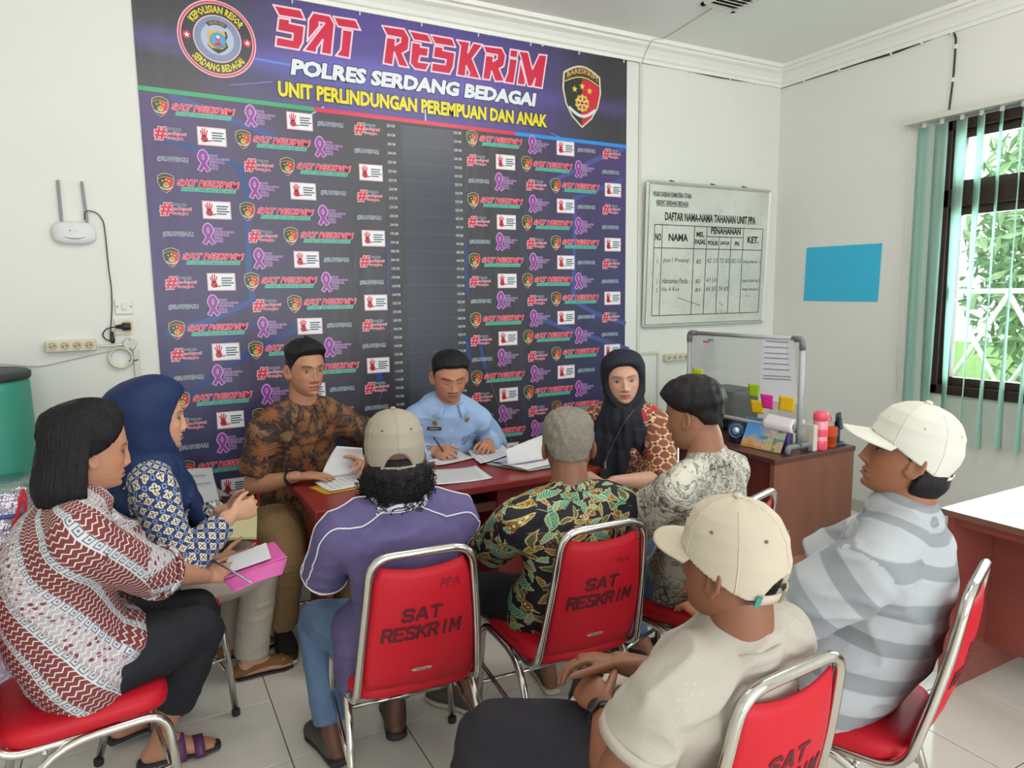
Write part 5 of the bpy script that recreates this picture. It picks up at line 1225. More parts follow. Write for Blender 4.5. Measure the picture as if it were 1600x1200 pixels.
        so_o = fast_mesh('sole', *remesh([so_], 0.005, 2)[:2], sole); so_o.parent = o; so_o.matrix_parent_inverse = Matrix.Identity(4)
        return o
    def hair(s, offfn, mat, **kw):
        name = kw.pop('name', 'hair'); v, f = shell(s.H, offfn, **kw); return s.add(fast_mesh(name, v, f, mat))
    def collar(s, mat, h=0.045, r=0.068, tilt=0.25, gap=0.30, th=0.004, t0=0.99, spread=0.02, name='collar', dy=0.0):
        """turned shirt collar round the neck, open in front"""
        n = 28; V = []; F = []; c = s.sp(t0); hd = s.H; f = nrm(s.f2*0.8+hd.d((0, 1, 0))*0.2); f = nrm(f-s.u*(f@s.u)); r_ = np.cross(f, s.u); up = nrm(s.ax*0.7+s.u*0.5)
        for i in range(n+1):
            a = -math.pi+gap+(2*math.pi-2*gap)*i/n   # 0 = back of the neck
            bk = -f*math.cos(a); sd = r_*math.sin(a); frontness = (1-math.cos(a))/2
            for (rr, hh) in ((r, h*0.15), (r*0.97, h), (r+0.006, h*1.02), (r+0.016+spread*frontness, h*0.25-0.03*frontness), (r+0.012+spread*frontness, h*0.2-0.03*frontness), (r+0.002, h*0.9)):
                V.append(c+(bk*(rr+dy)+sd*rr*1.03)*s.k+up*(hh-tilt*0.14*frontness)*s.k)
        m = 6
        for i in range(n):
            for q in range(m-1): F.append((i*m+q, i*m+q+1, (i+1)*m+q+1, (i+1)*m+q))
        o = mesh_obj(name, V, F, mat, None, True); md = o.modifiers.new('thick', 'SOLIDIFY'); md.thickness = th; set_uv(o, [(s.sp(0.5), s.sp(1.0), -s.fb, 0.12, 0.3, 0.1)]); return s.add(o)
def hem_ring(p, garment, sd, to, r, mat):
    a = p.arm[sd]; c, ax = (a['S']+(a['E']-a['S'])*to, nrm(a['E']-a['S'])) if to <= 1 else (a['E']+(a['W']-a['E'])*(to-1), nrm(a['W']-a['E']))
    N = nrm(np.cross(ax, (0.3, 0.2, 1.0))); B = np.cross(ax, N); n = 36; V = []
    for i in range(n):
        d = N*math.cos(2*math.pi*i/n)+B*math.sin(2*math.pi*i/n)
        for (t, o) in ((-0.016, -0.004), (-0.016, 0.003), (0.005, 0.004), (0.005, -0.004)): V.append(c+ax*t+d*(r*p.k+o))
    F = [(i*4+k, i*4+(k+1) % 4, ((i+1) % n)*4+(k+1) % 4, ((i+1) % n)*4+k) for i in range(n) for k in range(4)]
    o = mesh_obj('sleeve_hem', V, F, mat, None, True); set_uv(o, p.bones_top()); o.parent = garment; return o
def nape_hair(p, mat, a0, a1, z0, z1, r, name='nape_hair', out=0.002):
    H = p.H; pcs = []
    for ph in range(a0, a1+1, 8):
        a = math.radians(ph); R_ = np.linalg.norm(head_base(np.array(-0.15), np.array(a), np.array(0.0))[:2]); dn = np.array([math.sin(a), math.cos(a), 0.0]); bk = 1-abs(ph-180)/90.0
        pcs.append(seg_tube([H.w(head_base(np.array(z0), np.array(a), np.array(0.0))), H.w(dn*(R_+out)+np.array([0, 0, z1*0.55])), H.w(dn*(R_-0.012)+np.array([0, 0, z1*(0.8+0.2*bk)]))], np.array([r*0.8, r, r*0.7]), 10))
    v, f, n = remesh(pcs, 0.006, 4); return p.add(fast_mesh(name, v, f, mat))
# ---- hair styles, caps, scarves
def short_hair(top=0.020, side=0.006, nape=-0.38, front=0.60, fade=False):
    def f(Z, PH):
        a = np.abs(np.degrees(PH)); line = np.interp(a, [0, 35, 55, 70, 85, 100, 115, 135, 180], [front, front-0.02, front-0.15, 0.30, -0.05, 0.10, -0.05, nape*0.8, nape])
        m = smooth01(Z, line-0.03, line+0.09); th = side+(top-side)*smooth01(Z, 0.25, 0.75); return np.where(m > 0.02, th*m, 0)-0.014*(1-m)
    return f
def cap_shell(front=0.34, back=-0.05, th=0.013, hole=True, hh=0.30):
    def f(Z, PH):
        a = np.abs(np.degrees(PH)); line = np.interp(a, [0, 50, 90, 130, 180], [front, front-0.06, (front+back)/2+0.0, back+0.05, back]); m = smooth01(Z, line-0.012, line+0.012)
        o = th+0.010*smooth01(Z, 0.45, 0.95)+0.004*np.cos(np.radians(np.degrees(PH)*6))*0.15
        if hole: 
            e = ((a-180)/27.0)**2+((Z-(back+0.10))/hh)**2; m = m*smooth01(e, 0.9, 1.06)
        return o*m-0.016*(1-m)
    return f
def make_cap(p, mat, matd, front=0.34, back=-0.05, brim=0.072, hole=True, eyelet=True, name='cap', th=0.013, hh=0.30, tag_mat=None):
    H = p.H; v, f = shell(H, cap_shell(front, back, th, hole, hh), 168, 120); cap = fast_mesh(name, v, f, mat); p.add(cap)
    def sub(o): o.parent = cap; o.matrix_parent_inverse = Matrix.Identity(4); return o
    nu, nv = 24, 8; V = []; F = []
    for s_ in (0, 1):
        for j in range(nv+1):
            for i in range(nu+1):
                u = -1+2*i/nu; vv = j/nv; ph = u*math.radians(66); b = head_base(np.array(front-0.02*u*u), np.array(ph), np.array(0.011)); e = brim*vv*(1-0.70*u**4)*math.cos(ph*0.75)
                q = b+np.array([0.30*e*math.sin(ph), e*1.0, -0.20*e-0.022*abs(u)**1.6*(0.3+0.7*vv)+0.004*vv-0.0035*s_]); V.append(H.w(q))
    W = nu+1; o = W*(nv+1)
    for j in range(nv):
        for i in range(nu):
            q = (j*W+i, j*W+i+1, (j+1)*W+i+1, (j+1)*W+i); F.append(q); F.append(tuple(k+o for k in q[::-1]))
    for i in range(nu): F.append((nv*W+i, nv*W+i+1, nv*W+i+1+o, nv*W+i+o))
    for j in range(nv): F.append((j*W, (j+1)*W, (j+1)*W+o, j*W+o)); F.append((j*W+nu, j*W+nu+o, (j+1)*W+nu+o, (j+1)*W+nu))
    sub(mesh_obj('brim', V, F, mat, None, True))
    if hole:   # adjusting strap with its buckle across the rear opening
        V = []; F = []; n = 16
        for i in range(n+1):
            ph = math.radians(146+68*i/n)
            for (z_, o_) in ((back+0.005, th), (back+0.005, th+0.0035), (back+0.15, th+0.0035), (back+0.15, th)): V.append(H.w(head_base(np.array(z_), np.array(ph), np.array(o_))))
        for i in range(n):
            for q in range(4): F.append((i*4+q, i*4+(q+1) % 4, (i+1)*4+(q+1) % 4, (i+1)*4+q))
        F += [(0, 1, 2, 3), (n*4+3, n*4+2, n*4+1, n*4)]; sub(mesh_obj('strap', V, F, mat, None, True))
        V = [H.w(head_base(np.array(z_), np.array(math.radians(d_)), np.array(o_))) for o_ in (th+0.002, th+0.0065) for (z_, d_) in ((back+0.0, 176), (back+0.0, 184), (back+0.155, 184), (back+0.155, 176))]
        sub(mesh_obj('buckle', V, [(3, 2, 1, 0), (4, 5, 6, 7), (0, 1, 5, 4), (1, 2, 6, 5), (2, 3, 7, 6), (3, 0, 4, 7)], M('dull_buckle', C(168, 158, 138), 0.4, 0.6)))
        if tag_mat is not None:
            V = [H.w(head_base(np.array(z_), np.array(math.radians(d_)), np.array(o_))) for o_ in (th+0.002, th+0.006) for (z_, d_) in ((back-0.01, 212), (back-0.01, 218), (back+0.15, 218), (back+0.15, 212))]
            sub(mesh_obj('fabric_tag', V, [(3, 2, 1, 0), (4, 5, 6, 7), (0, 1, 5, 4), (1, 2, 6, 5), (2, 3, 7, 6), (3, 0, 4, 7)], tag_mat))
    V, F = lathe([(0.0085, 0), (0.0095, 0.003), (0.006, 0.007), (0.001, 0.008)], 14); sub(mesh_obj('button', [H.w(np.array([a[0], a[1], a[2]+HC+0.0225])) for a in V], F, mat, None, True))
    for k in range(6):
        ph = math.radians(60*k); zz = np.linspace(0.985, (front if k == 0 else (back+0.5 if (k == 3 and hole) else np.interp(abs(((60*k+180) % 360)-180), [0, 50, 90, 130, 180], [front, front-0.06, (front+back)/2, back+0.05, back])))+0.02, 14)
        pts = [H.w(head_base(np.array(z_), np.array(ph), np.array(th+0.0005+0.010*float(smooth01(z_, 0.45, 0.95))))) for z_ in zz]; sub(tube_obj('seam', pts, 0.0016, mat, seg=6))
        if eyelet:
            ph2 = ph+math.radians(30); z_ = 0.66; c = head_base(np.array(z_), np.array(ph2), np.array(th+0.0055)); nn = nrm(c*[1.4, 1, 0.9]); 
            pts = [H.w(c-nn*0.0025), H.w(c+nn*0.0012)]; sub(tube_obj('eyelet', pts, 0.0030, matd, seg=8))
    return cap
def scarf_hood(face_top=0.60, width=56, th=0.013, back=0.03, top=0.010):
    """cloth over the skull with an oval face opening"""
    def f(Z, PH):
        a = np.abs(np.degrees(PH)); w_ = width*np.sqrt(np.clip(1-((Z-(face_top-0.80))/0.82)**2, 0, 1)); inside = smooth01(w_-a, -2.5, 2.5)*smooth01(face_top-Z, 0, 0.05)
        t = th+0.014*smooth01(-Z, 0.2, 0.9)+(back*smooth01(a, 70, 165)+0.008*smooth01(a, 40, 80))*(1-smooth01(Z, 0.15, 0.95))+(top+back*0.12)*smooth01(Z, 0.2, 0.9); return t*(1-inside)-0.02*inside
    return f
# ================================================================== cloth
def frac(b, x): return b.math('FRACT', x)
def centred(b, x): return b.math('SUBTRACT', b.math('FRACT', x), 0.5)
def sq(b, x): return b.math('MULTIPLY', x, x)
def length2(b, x, y): return b.math('SQRT', b.math('ADD', sq(b, x), sq(b, y)))
def near(b, x, t, w): return b.math('SUBTRACT', 1.0, b.step(b.math('ABSOLUTE', b.math('SUBTRACT', x, t)), w, w*0.3))
def weave(b, uv, amt=0.25, sc=900):
    n = b.noise(uv, sc*0.35, 2); n2 = b.noise(b.mapping(b.obj(), sc=(1, 1, 1)), 7.0, 4)
    b.bump(b.math('ADD', b.math('MULTIPLY', n.outputs['Fac'], 0.15), n2.outputs['Fac']), amt, 0.012)
def leaf_layer(b, uv, scale, L, W, off, veins=9.0, lobes=0.0):
    """scattered leaves: returns fill mask, outline mask, vein stripes, random"""
    u2 = b.mapping(uv, loc=(off, off*1.7, 0)); vo = b.voro(u2, scale, rnd=0.75)
    q = b.n('ShaderNodeVectorMath', operation='SUBTRACT'); 
    sc = b.n('ShaderNodeVectorMath', operation='SCALE'); b.l(u2, sc.inputs[0]); sc.inputs['Scale'].default_value = 1.0
    b.l(sc.outputs[0], q.inputs[0]); b.l(vo.outputs['Position'], q.inputs[1])
    rnd = b.sep(vo.outputs['Color']); ro = b.n('ShaderNodeVectorRotate', rotation_type='Z_AXIS'); b.l(q.outputs[0], ro.inputs['Vector']); b.l(b.math('MULTIPLY', rnd[0], 6.28), ro.inputs['Angle'])
    x, y, _ = b.sep(ro.outputs[0]); wob = b.noise(uv, 60.0, 2); y = b.math('ADD', b.math('ABSOLUTE', b.math('ADD', y, b.math('MULTIPLY', sq(b, x), 6.0))), b.math('MULTIPLY', b.math('SUBTRACT', wob.outputs['Fac'], 0.5), 0.010))
    t = b.math('DIVIDE', x, L); w = b.math('MULTIPLY', b.math('SUBTRACT', 1.0, sq(b, t)), W)
    if lobes: w = b.math('MULTIPLY', w, b.math('ADD', 0.8, b.math('MULTIPLY', b.math('SINE', b.math('MULTIPLY', x, lobes)), 0.25)))
    d = b.math('SUBTRACT', w, y); fill = b.step(d, 0.0015, 0.0010); ol = b.math('SUBTRACT', fill, b.step(d, 0.0042, 0.0010))
    ve = b.step(b.math('SINE', b.math('MULTIPLY', b.math('ADD', b.math('MULTIPLY', x, 1.0), b.math('MULTIPLY', y, -0.8)), veins*100)), 0.35, 0.25)
    return fill, ol, ve, rnd[1], x, y
def mat_parang():
    b = NB('maroon_batik'); uv = b.uv(); m = b.mapping(uv, rot=(0, 0, math.radians(52))); s_, t_, _ = b.sep(m)
    tri = b.math('ABSOLUTE', centred(b, b.math('MULTIPLY', t_, 52.0)))
    ph = b.math('MULTIPLY', b.math('ADD', s_, b.math('MULTIPLY', tri, 0.016)), 62.0); line = b.step(frac(b, ph), 0.80, 0.06)
    bandp = frac(b, b.math('MULTIPLY', t_, 12.5)); wig = b.math('ABSOLUTE', centred(b, b.math('MULTIPLY', s_, 30.0))); band = b.math('SUBTRACT', 1.0, b.step(b.math('ADD', bandp, b.math('MULTIPLY', wig, 0.12)), 0.30, 0.03))
    cs, ct = centred(b, b.math('MULTIPLY', s_, 38.0)), centred(b, b.math('MULTIPLY', t_, 12.5*3.0)); mx = b.math('MAXIMUM', b.math('ABSOLUTE', cs), b.math('ABSOLUTE', ct)); ring = near(b, mx, 0.30, 0.05); dot = b.math('SUBTRACT', 1.0, b.step(mx, 0.10, 0.03))
    wide = frac(b, b.math('MULTIPLY', t_, 3.1)); lightz = b.step(wide, 0.80, 0.03)
    vo = b.voro(m, 55.0, rnd=0.5); blob = b.math('SUBTRACT', 1.0, b.step(vo.outputs['Distance'], 0.33, 0.05))
    c = b.mix(line, C(122, 60, 60), C(222, 216, 212)); c2 = b.mix(blob, C(206, 208, 214), C(126, 62, 62)); ed = b.math('MULTIPLY', lightz, 1.0); c = b.mix(b.math('MULTIPLY', lightz, 0.65), c, b.mix(b.math('MULTIPLY', line, 0.7), c2, C(232, 230, 230)))
    c3 = b.mix(b.math('MAXIMUM', ring, dot), C(206, 206, 208), C(96, 108, 128)); c = b.mix(b.math('MULTIPLY', band, b.math('SUBTRACT', 1.0, lightz)), c, c3); b.col(c); weave(b, uv); return b.fin(0.75, 0, 0.25)
def mat_blueflower():
    b = NB('blue_flower_batik'); uv = b.uv(); x, y, _ = b.sep(uv); k = 31.0
    p_ = b.math('MULTIPLY', b.math('ADD', x, y), k*0.72); q_ = b.math('MULTIPLY', b.math('SUBTRACT', x, y), k*0.72); cx_, cy_ = centred(b, p_), centred(b, q_); r = length2(b, cx_, cy_); th = b.math('ARCTAN2', cy_, cx_)
    pet = b.math('ABSOLUTE', b.math('SINE', b.math('MULTIPLY', th, 2.0))); lim = b.math('ADD', 0.27, b.math('MULTIPLY', pet, 0.14)); fl = b.math('SUBTRACT', 1.0, b.step(b.math('SUBTRACT', r, lim), 0.0, 0.02))
    cross = b.math('MULTIPLY', b.step(pet, 0.90, 0.05), b.math('SUBTRACT', 1.0, b.step(r, 0.28, 0.03))); ctr = b.math('SUBTRACT', 1.0, b.step(r, 0.08, 0.02))
    dx, dy = centred(b, b.math('ADD', p_, 0.5)), centred(b, b.math('ADD', q_, 0.5)); mx = b.math('MAXIMUM', b.math('ABSOLUTE', b.math('ADD', dx, dy)), b.math('ABSOLUTE', b.math('SUBTRACT', dx, dy))); ring = near(b, mx, 0.20, 0.05)
    n = b.noise(uv, 18, 3); base = b.mix(n.outputs['Fac'], C(36, 42, 84), C(58, 68, 118)); c = b.mix(ring, base, C(140, 166, 206)); c = b.mix(fl, c, C(214, 206, 178)); c = b.mix(b.math('MAXIMUM', cross, ctr), c, C(50, 46, 58))
    # lower band with a dark lattice and white lace, as on the hem
    low = b.math('SUBTRACT', 1.0, b.step(y, 0.20, 0.01)); torso = b.math('SUBTRACT', 1.0, b.step(x, 1.2, 0.01)); gx, gy = centred(b, b.math('MULTIPLY', x, 40.0)), centred(b, b.math('MULTIPLY', y, 40.0)); g = b.step(b.math('MAXIMUM', b.math('ABSOLUTE', gx), b.math('ABSOLUTE', gy)), 0.42, 0.03)
    vo = b.voro(uv, 34.0, 'DISTANCE_TO_EDGE'); lace = b.math('SUBTRACT', 1.0, b.step(vo.outputs['Distance'], 0.07, 0.02)); lowc = b.mix(b.step(y, 0.10, 0.01), b.mix(lace, C(40, 42, 62), C(196, 190, 176)), b.mix(g, C(150, 142, 128), C(44, 42, 58)))
    c = b.mix(b.math('MULTIPLY', low, torso), c, lowc); b.col(c); weave(b, uv); return b.fin(0.75, 0, 0.25)
def mat_brownleaf():
    b = NB('brown_leaf_batik'); uv = b.uv(); vo = b.voro(uv, 9.5, rnd=0.8); q = b.n('ShaderNodeVectorMath', operation='SUBTRACT'); b.l(uv, q.inputs[0]); b.l(vo.outputs['Position'], q.inputs[1]); x, y, _ = b.sep(q.outputs[0]); r = length2(b, x, y); rn = b.sep(vo.outputs['Color'])
    th = b.math('ADD', b.math('ARCTAN2', y, x), b.math('MULTIPLY', rn[0], 6.0)); pet = b.math('ABSOLUTE', b.math('SINE', b.math('MULTIPLY', th, 4.0))); n = b.noise(uv, 55, 4, 0.7); n2 = b.noise(uv, 14, 4, 0.6)
    lim = b.math('MULTIPLY', b.math('ADD', 0.42, b.math('MULTIPLY', pet, 0.58)), b.math('ADD', 0.036, b.math('MULTIPLY', rn[1], 0.022))); d = b.math('ADD', b.math('SUBTRACT', lim, r), b.math('MULTIPLY', b.math('SUBTRACT', n.outputs['Fac'], 0.5), 0.055)); f = b.step(d, 0.0, 0.008)
    vein = near(b, pet, 1.0, 0.10); oc = b.mix(rn[2], C(150, 88, 46), C(138, 108, 70)); oc = b.mix(b.math('MULTIPLY', vein, 0.5), oc, C(70, 48, 38)); base = b.mix(b.step(n2.outputs['Fac'], 0.52, 0.06), C(48, 42, 44), C(64, 54, 52)); sp = b.step(b.noise(uv, 38, 4, 0.75).outputs['Fac'], 0.55, 0.05); base = b.mix(b.math('MULTIPLY', sp, 0.75), base, C(134, 80, 46)); b.col(b.mix(b.math('MULTIPLY', f, 0.92), base, oc)); weave(b, uv); return b.fin(0.7, 0, 0.3)
def mat_greenleaf():
    b = NB('green_leaf_batik'); uv = b.uv(); n2 = b.noise(uv, 20, 3); c = b.mix(n2.outputs['Fac'], C(26, 26, 32), C(38, 36, 44))
    CREAM_ = C(206, 188, 140)
    for (sc, L, W, off, ve, lob, fill, vc, pres) in ((12.0, 0.040, 0.013, 3.3, 7, 0, C(128, 92, 34), C(178, 142, 66), 0.05), (13.0, 0.038, 0.012, 5.9, 8, 0, C(60, 70, 40), C(120, 126, 70), 0.2), (8.0, 0.066, 0.024, 0.0, 5, 160, C(128, 92, 32), C(154, 114, 46), 0.12), (8.6, 0.060, 0.021, 7.7, 6.5, 0, C(34, 112, 90), C(150, 196, 160), 0.18), (13.0, 0.036, 0.012, 12.1, 9, 0, C(46, 134, 108), C(186, 206, 160), 0.35)):
        f, ol, v_, r_, x, y = leaf_layer(b, uv, sc, L, W, off, ve, lob); on = b.step(r_, pres, 0.01); f = b.math('MULTIPLY', f, on); ol = b.math('MULTIPLY', ol, on)
        if lob:
            dx = centred(b, b.math('MULTIPLY', x, 80.0)); dt = b.math('SUBTRACT', 1.0, b.step(length2(b, dx, b.math('MULTIPLY', y, 80.0)), 0.24, 0.05)); fc = b.mix(b.math('MULTIPLY', v_, 0.3), fill, vc); fc = b.mix(dt, fc, C(230, 216, 170))
        else: fc = b.mix(v_, fill, vc)
        c = b.mix(f, c, fc); c = b.mix(ol, c, CREAM_)
    b.col(c); weave(b, uv); return b.fin(0.65, 0, 0.3)
def mat_kawung():
    b = NB('orange_kawung_batik'); uv = b.uv(); x, y, _ = b.sep(uv); k = 17.0; cx_, cy_ = centred(b, b.math('MULTIPLY', b.math('ADD', x, y), k)), centred(b, b.math('MULTIPLY', b.math('SUBTRACT', x, y), k)); ax, ay = b.math('ABSOLUTE', cx_), b.math('ABSOLUTE', cy_)
    pa = b.math('SUBTRACT', 1.0, b.step(length2(b, b.math('MULTIPLY', cx_, 1.9), b.math('SUBTRACT', ay, 0.25)), 0.25, 0.02)); pb = b.math('SUBTRACT', 1.0, b.step(length2(b, b.math('SUBTRACT', ax, 0.25), b.math('MULTIPLY', cy_, 1.9)), 0.25, 0.02))
    line = b.math('SUBTRACT', 1.0, b.math('MAXIMUM', pa, pb)); star = b.math('SUBTRACT', 1.0, b.step(b.math('MULTIPLY', ax, ay), 0.006, 0.002)); star = b.math('MULTIPLY', star, b.math('SUBTRACT', 1.0, b.step(b.math('MAXIMUM', ax, ay), 0.22, 0.03)))
    n = b.noise(uv, 7, 3); base = b.mix(b.step(n.outputs['Fac'], 0.5, 0.08), C(184, 114, 86), C(200, 138, 104)); c = b.mix(pa, base, C(214, 164, 126)); c = b.mix(pb, c, C(222, 184, 146)); c = b.mix(b.math('MULTIPLY', line, 0.75), c, C(92, 50, 40)); c = b.mix(star, c, C(34, 24, 24))
    f, ol, v_, r_, _, _ = leaf_layer(b, uv, 5.0, 0.05, 0.022, 2.2, 5); on = b.step(r_, 0.6, 0.01); c = b.mix(b.math('MULTIPLY', f, on), c, b.mix(v_, C(112, 138, 40), C(160, 176, 70)))
    f, ol, v_, r_, _, _ = leaf_layer(b, uv, 6.0, 0.038, 0.02, 9.4, 4); on = b.step(r_, 0.7, 0.01); c = b.mix(b.math('MULTIPLY', f, on), c, C(190, 40, 60)); b.col(c); weave(b, uv); return b.fin(0.7, 0, 0.3)
def mat_whitefloral():
    b = NB('white_grey_floral'); uv = b.uv(); n = b.noise(uv, 9, 5, 0.62, 0.6); cont = b.math('ABSOLUTE', centred(b, b.math('MULTIPLY', n.outputs['Fac'], 11.0))); lines = b.math('SUBTRACT', 1.0, b.step(cont, 0.13, 0.05))
    vo = b.voro(uv, 22, rnd=0.9); rg = b.math('ABSOLUTE', centred(b, b.math('MULTIPLY', vo.outputs['Distance'], 3.2))); rose = b.math('SUBTRACT', 1.0, b.step(rg, 0.13, 0.06)); rm = b.step(b.noise(uv, 6.5, 2).outputs['Fac'], 0.50, 0.04)
    n3 = b.noise(uv, 40, 5, 0.75); fine = b.step(n3.outputs['Fac'], 0.555, 0.02); mix_ = b.math('MAXIMUM', b.math('MULTIPLY', lines, 0.75), b.math('MULTIPLY', rose, rm)); mix_ = b.math('MAXIMUM', mix_, b.math('MULTIPLY', fine, b.step(b.noise(uv, 11, 3).outputs['Fac'], 0.5, 0.05)))
    base = b.mix(b.step(b.noise(uv, 4.5, 2).outputs['Fac'], 0.56, 0.03), C(206, 202, 188), C(178, 172, 160)); b.col(b.mix(b.math('MULTIPLY', mix_, 0.95), base, C(74, 70, 63))); weave(b, uv); return b.fin(0.75, 0, 0.25)
def mat_stripes():
    b = NB('grey_striped_jersey'); uv = b.uv(); x, y, _ = b.sep(uv); n = b.noise(b.mapping(uv, sc=(6, 300, 1)), 2.0, 3); f = frac(b, b.math('MULTIPLY', y, 8.6)); st = b.math('MULTIPLY', b.step(f, 0.10, 0.02), b.math('SUBTRACT', 1.0, b.step(f, 0.52, 0.02))); c = b.mix(st, C(176, 180, 184), b.mix(n.outputs['Fac'], C(134, 139, 143), C(152, 156, 160))); b.col(c); weave(b, uv, 0.2); return b.fin(0.8, 0, 0.2)
def mat_plain(name, c, c2=None, speck=None, rough=0.8, bump=0.25, sc=500):
    b = NB(name); uv = b.uv(); n = b.noise(uv, 16, 4, 0.6); cc = b.mix(n.outputs['Fac'], c, c2 or tuple(q*0.88 for q in c[:3])+(1,))
    if speck:
        v_ = b.voro(uv, 120.0, rnd=0.3); cc = b.mix(b.math('MULTIPLY', b.math('SUBTRACT', 1.0, b.step(v_.outputs['Distance'], 0.16, 0.06)), 0.3), cc, speck)
    b.col(cc); weave(b, uv, bump); return b.fin(rough, 0, 0.25)
def mat_denim():
    b = NB('blue_denim'); uv = b.uv(); n = b.noise(uv, 7, 4, 0.6); n2 = b.noise(b.mapping(uv, sc=(200, 30, 1)), 6, 2); c = b.mix(n.outputs['Fac'], C(72, 98, 134), C(120, 144, 172)); c = b.mix(b.math('MULTIPLY', n2.outputs['Fac'], 0.25), c, C(40, 66, 110)); b.col(c); weave(b, uv, 0.3); return b.fin(0.85, 0, 0.2)
MB_ = dict(parang=mat_parang(), blue=mat_blueflower(), brown=mat_brownleaf(), green=mat_greenleaf(), kawung=mat_kawung(), floral=mat_whitefloral(), stripes=mat_stripes(), denim=mat_denim(),
 purple=mat_plain('purple_jersey', C(88, 80, 120), C(102, 93, 136)), sky=mat_plain('light_blue_cotton', C(152, 182, 224), C(166, 193, 231)), beige=mat_plain('beige_linen', C(172, 164, 152), C(184, 176, 165), C(206, 200, 190)),
 blackcloth=mat_plain('black_cloth', C(34, 35, 40), C(42, 43, 48), rough=0.85), darkgrey=mat_plain('charcoal_cloth', C(38, 36, 42), C(47, 45, 52), rough=0.85), khaki=mat_plain('khaki_cotton', C(140, 112, 76), C(156, 128, 90)), stone=mat_plain('stone_cotton', C(166, 156, 142), C(180, 170, 156)),
 navyscarf=mat_plain('navy_scarf', C(22, 38, 74), C(30, 48, 90), rough=0.6), blackscarf=mat_plain('black_scarf', C(30, 32, 40), C(40, 42, 52), rough=0.7),
 taupecap=mat_plain('taupe_cap_cotton', C(150, 140, 124), C(164, 154, 138)), beigecap=mat_plain('beige_cap_cotton', C(190, 178, 158), C(200, 189, 170)), whitecap=mat_plain('white_cap_cotton', C(206, 204, 192), C(216, 214, 204)))
BLACKH = hair_mat('black_hair', C(12, 11, 12), C(30, 28, 31)); GREYH = hair_mat('grey_hair', C(96, 90, 82), C(158, 150, 138), 0.6, (90, 90, 20)); CURLH = hair_mat('black_curly_hair', C(12, 11, 12), C(34, 32, 32), 0.5, (40, 40, 40)); BROWNH = hair_mat('dark_brown_hair', C(13, 12, 13), C(32, 28, 29))
LEATH = M('black_leather', C(36, 34, 34), 0.45, var=0.15, vs=20, bump=(60, 0.2)); GREYSH = M('grey_canvas', C(76, 72, 68), 0.8, var=0.2, vs=20); PALE = M('pale_sole', C(190, 184, 164), 0.6); DSOLE = M('dark_sole', C(40, 39, 39), 0.7); BROWNSH = M('brown_suede', C(126, 88, 56), 0.8, var=0.12); PURS = M('purple_strap', C(92, 44, 88), 0.45); WATCHM = M('black_watch', C(34, 34, 38), 0.4)
WHITEC = M('white_piping', C(222, 220, 226), 0.8); GOLD = M('gold_metal', C(196, 156, 86), 0.35, 0.8)
# ================================================================== the ten people
def V3(*a): return np.array(a, float)
def rel(p, f=0.0, r=0.0, u=0.0): return p.f*f+p.r*r+p.u*u
# ---- man in the purple shirt and taupe cap, back to the camera
p = Person('person in purple polo shirt and taupe cap seated with back to camera', (0.70, 2.03, 0.525), 83, Head(AD(617, 712, 2.13), 77, -3, 0, 1.03), (96, 62, 48), 1.0, 1.02, 0.180, neck=0.128)
p.set_arm('L', (0.56, 2.38, 0.60), hd=(0.3, 0.9, -0.1)); p.set_arm('R', (0.84, 2.36, 0.60), hd=(-0.3, 0.9, -0.1))
p.set_leg('L', (0.505, 2.285, 0.085), (-0.15, 1, 0), pole=p.f*1.0+p.u-p.r*0.3); p.set_leg('R', (0.745, 2.325, 0.085), (0.25, 1, 0), pole=p.f+p.u+p.r*0.2)
p.body(hi=False, hand_voxel=0.006)
drape = seg_tube([p.sp(0.18)-p.r*0.10, p.P-p.r*0.165+p.u*0.02, p.P-p.r*0.205+p.f*0.03-p.u*0.12], np.array([(0.10, 0.09), (0.11, 0.07), (0.10, 0.020)]), 18, p.r)
PURP = p.garment('shirt', p.torso(0.012, -0.06, hips=1.06)+[drape, p.sleeve('L', 0.92, 0.016, 0.008), p.sleeve('R', 0.92, 0.016, 0.008)], 0.0085, MB_['purple'], p.bones_top(), 0.008)
p.garment('jeans', p.trousers_pieces(0.012, 0.90, 0.055, 0.066), 0.009, MB_['denim'], p.bones_low(), 0.004)
for sd in 'LR': p.shoe(sd, GREYSH, DSOLE, 0.265, 0.052, 0.060, 0.034, backless=True, name='clog')
def ring_at(p, c, axis, r, w, mat, name, parent=None, hint=None, rr=None, n=40):
    T = nrm(axis); N = nrm(np.cross(T, (0.3, 0.2, 1.0))); B = np.cross(T, N); pts = [np.asarray(c)+(N*math.cos(t)+B*math.sin(t))*r for t in np.linspace(0, 2*math.pi, n+1)[:-1]]
    Vv, Ff = tube(pts, [(w if rr is None else rr)[0] if hasattr(w, '__len__') else w]*n if False else w, 8, T, closed=True); return p.add(mesh_obj(name, Vv, Ff, mat, None, True))
from mathutils.bvhtree import BVHTree
def bvh_of(o):
    me = o.data; return BVHTree.FromPolygons([v.co for v in me.vertices], [tuple(q.vertices) for q in me.polygons])
def piping(p, garment, pts, rad, mat, name, lift=0.002, n=10):
    """trim that follows the cloth: points are drawn onto the garment's surface"""
    t = bvh_of(garment); out = []
    for q in spline(pts, n):
        l, nn, _, _ = t.find_nearest(Vector(q)); out.append(np.array(l)+np.array(nn)*lift)
    Vv, Ff = tube(out, rad, 8); o = mesh_obj(name, Vv, Ff, mat, None, True); o.parent = garment; return o
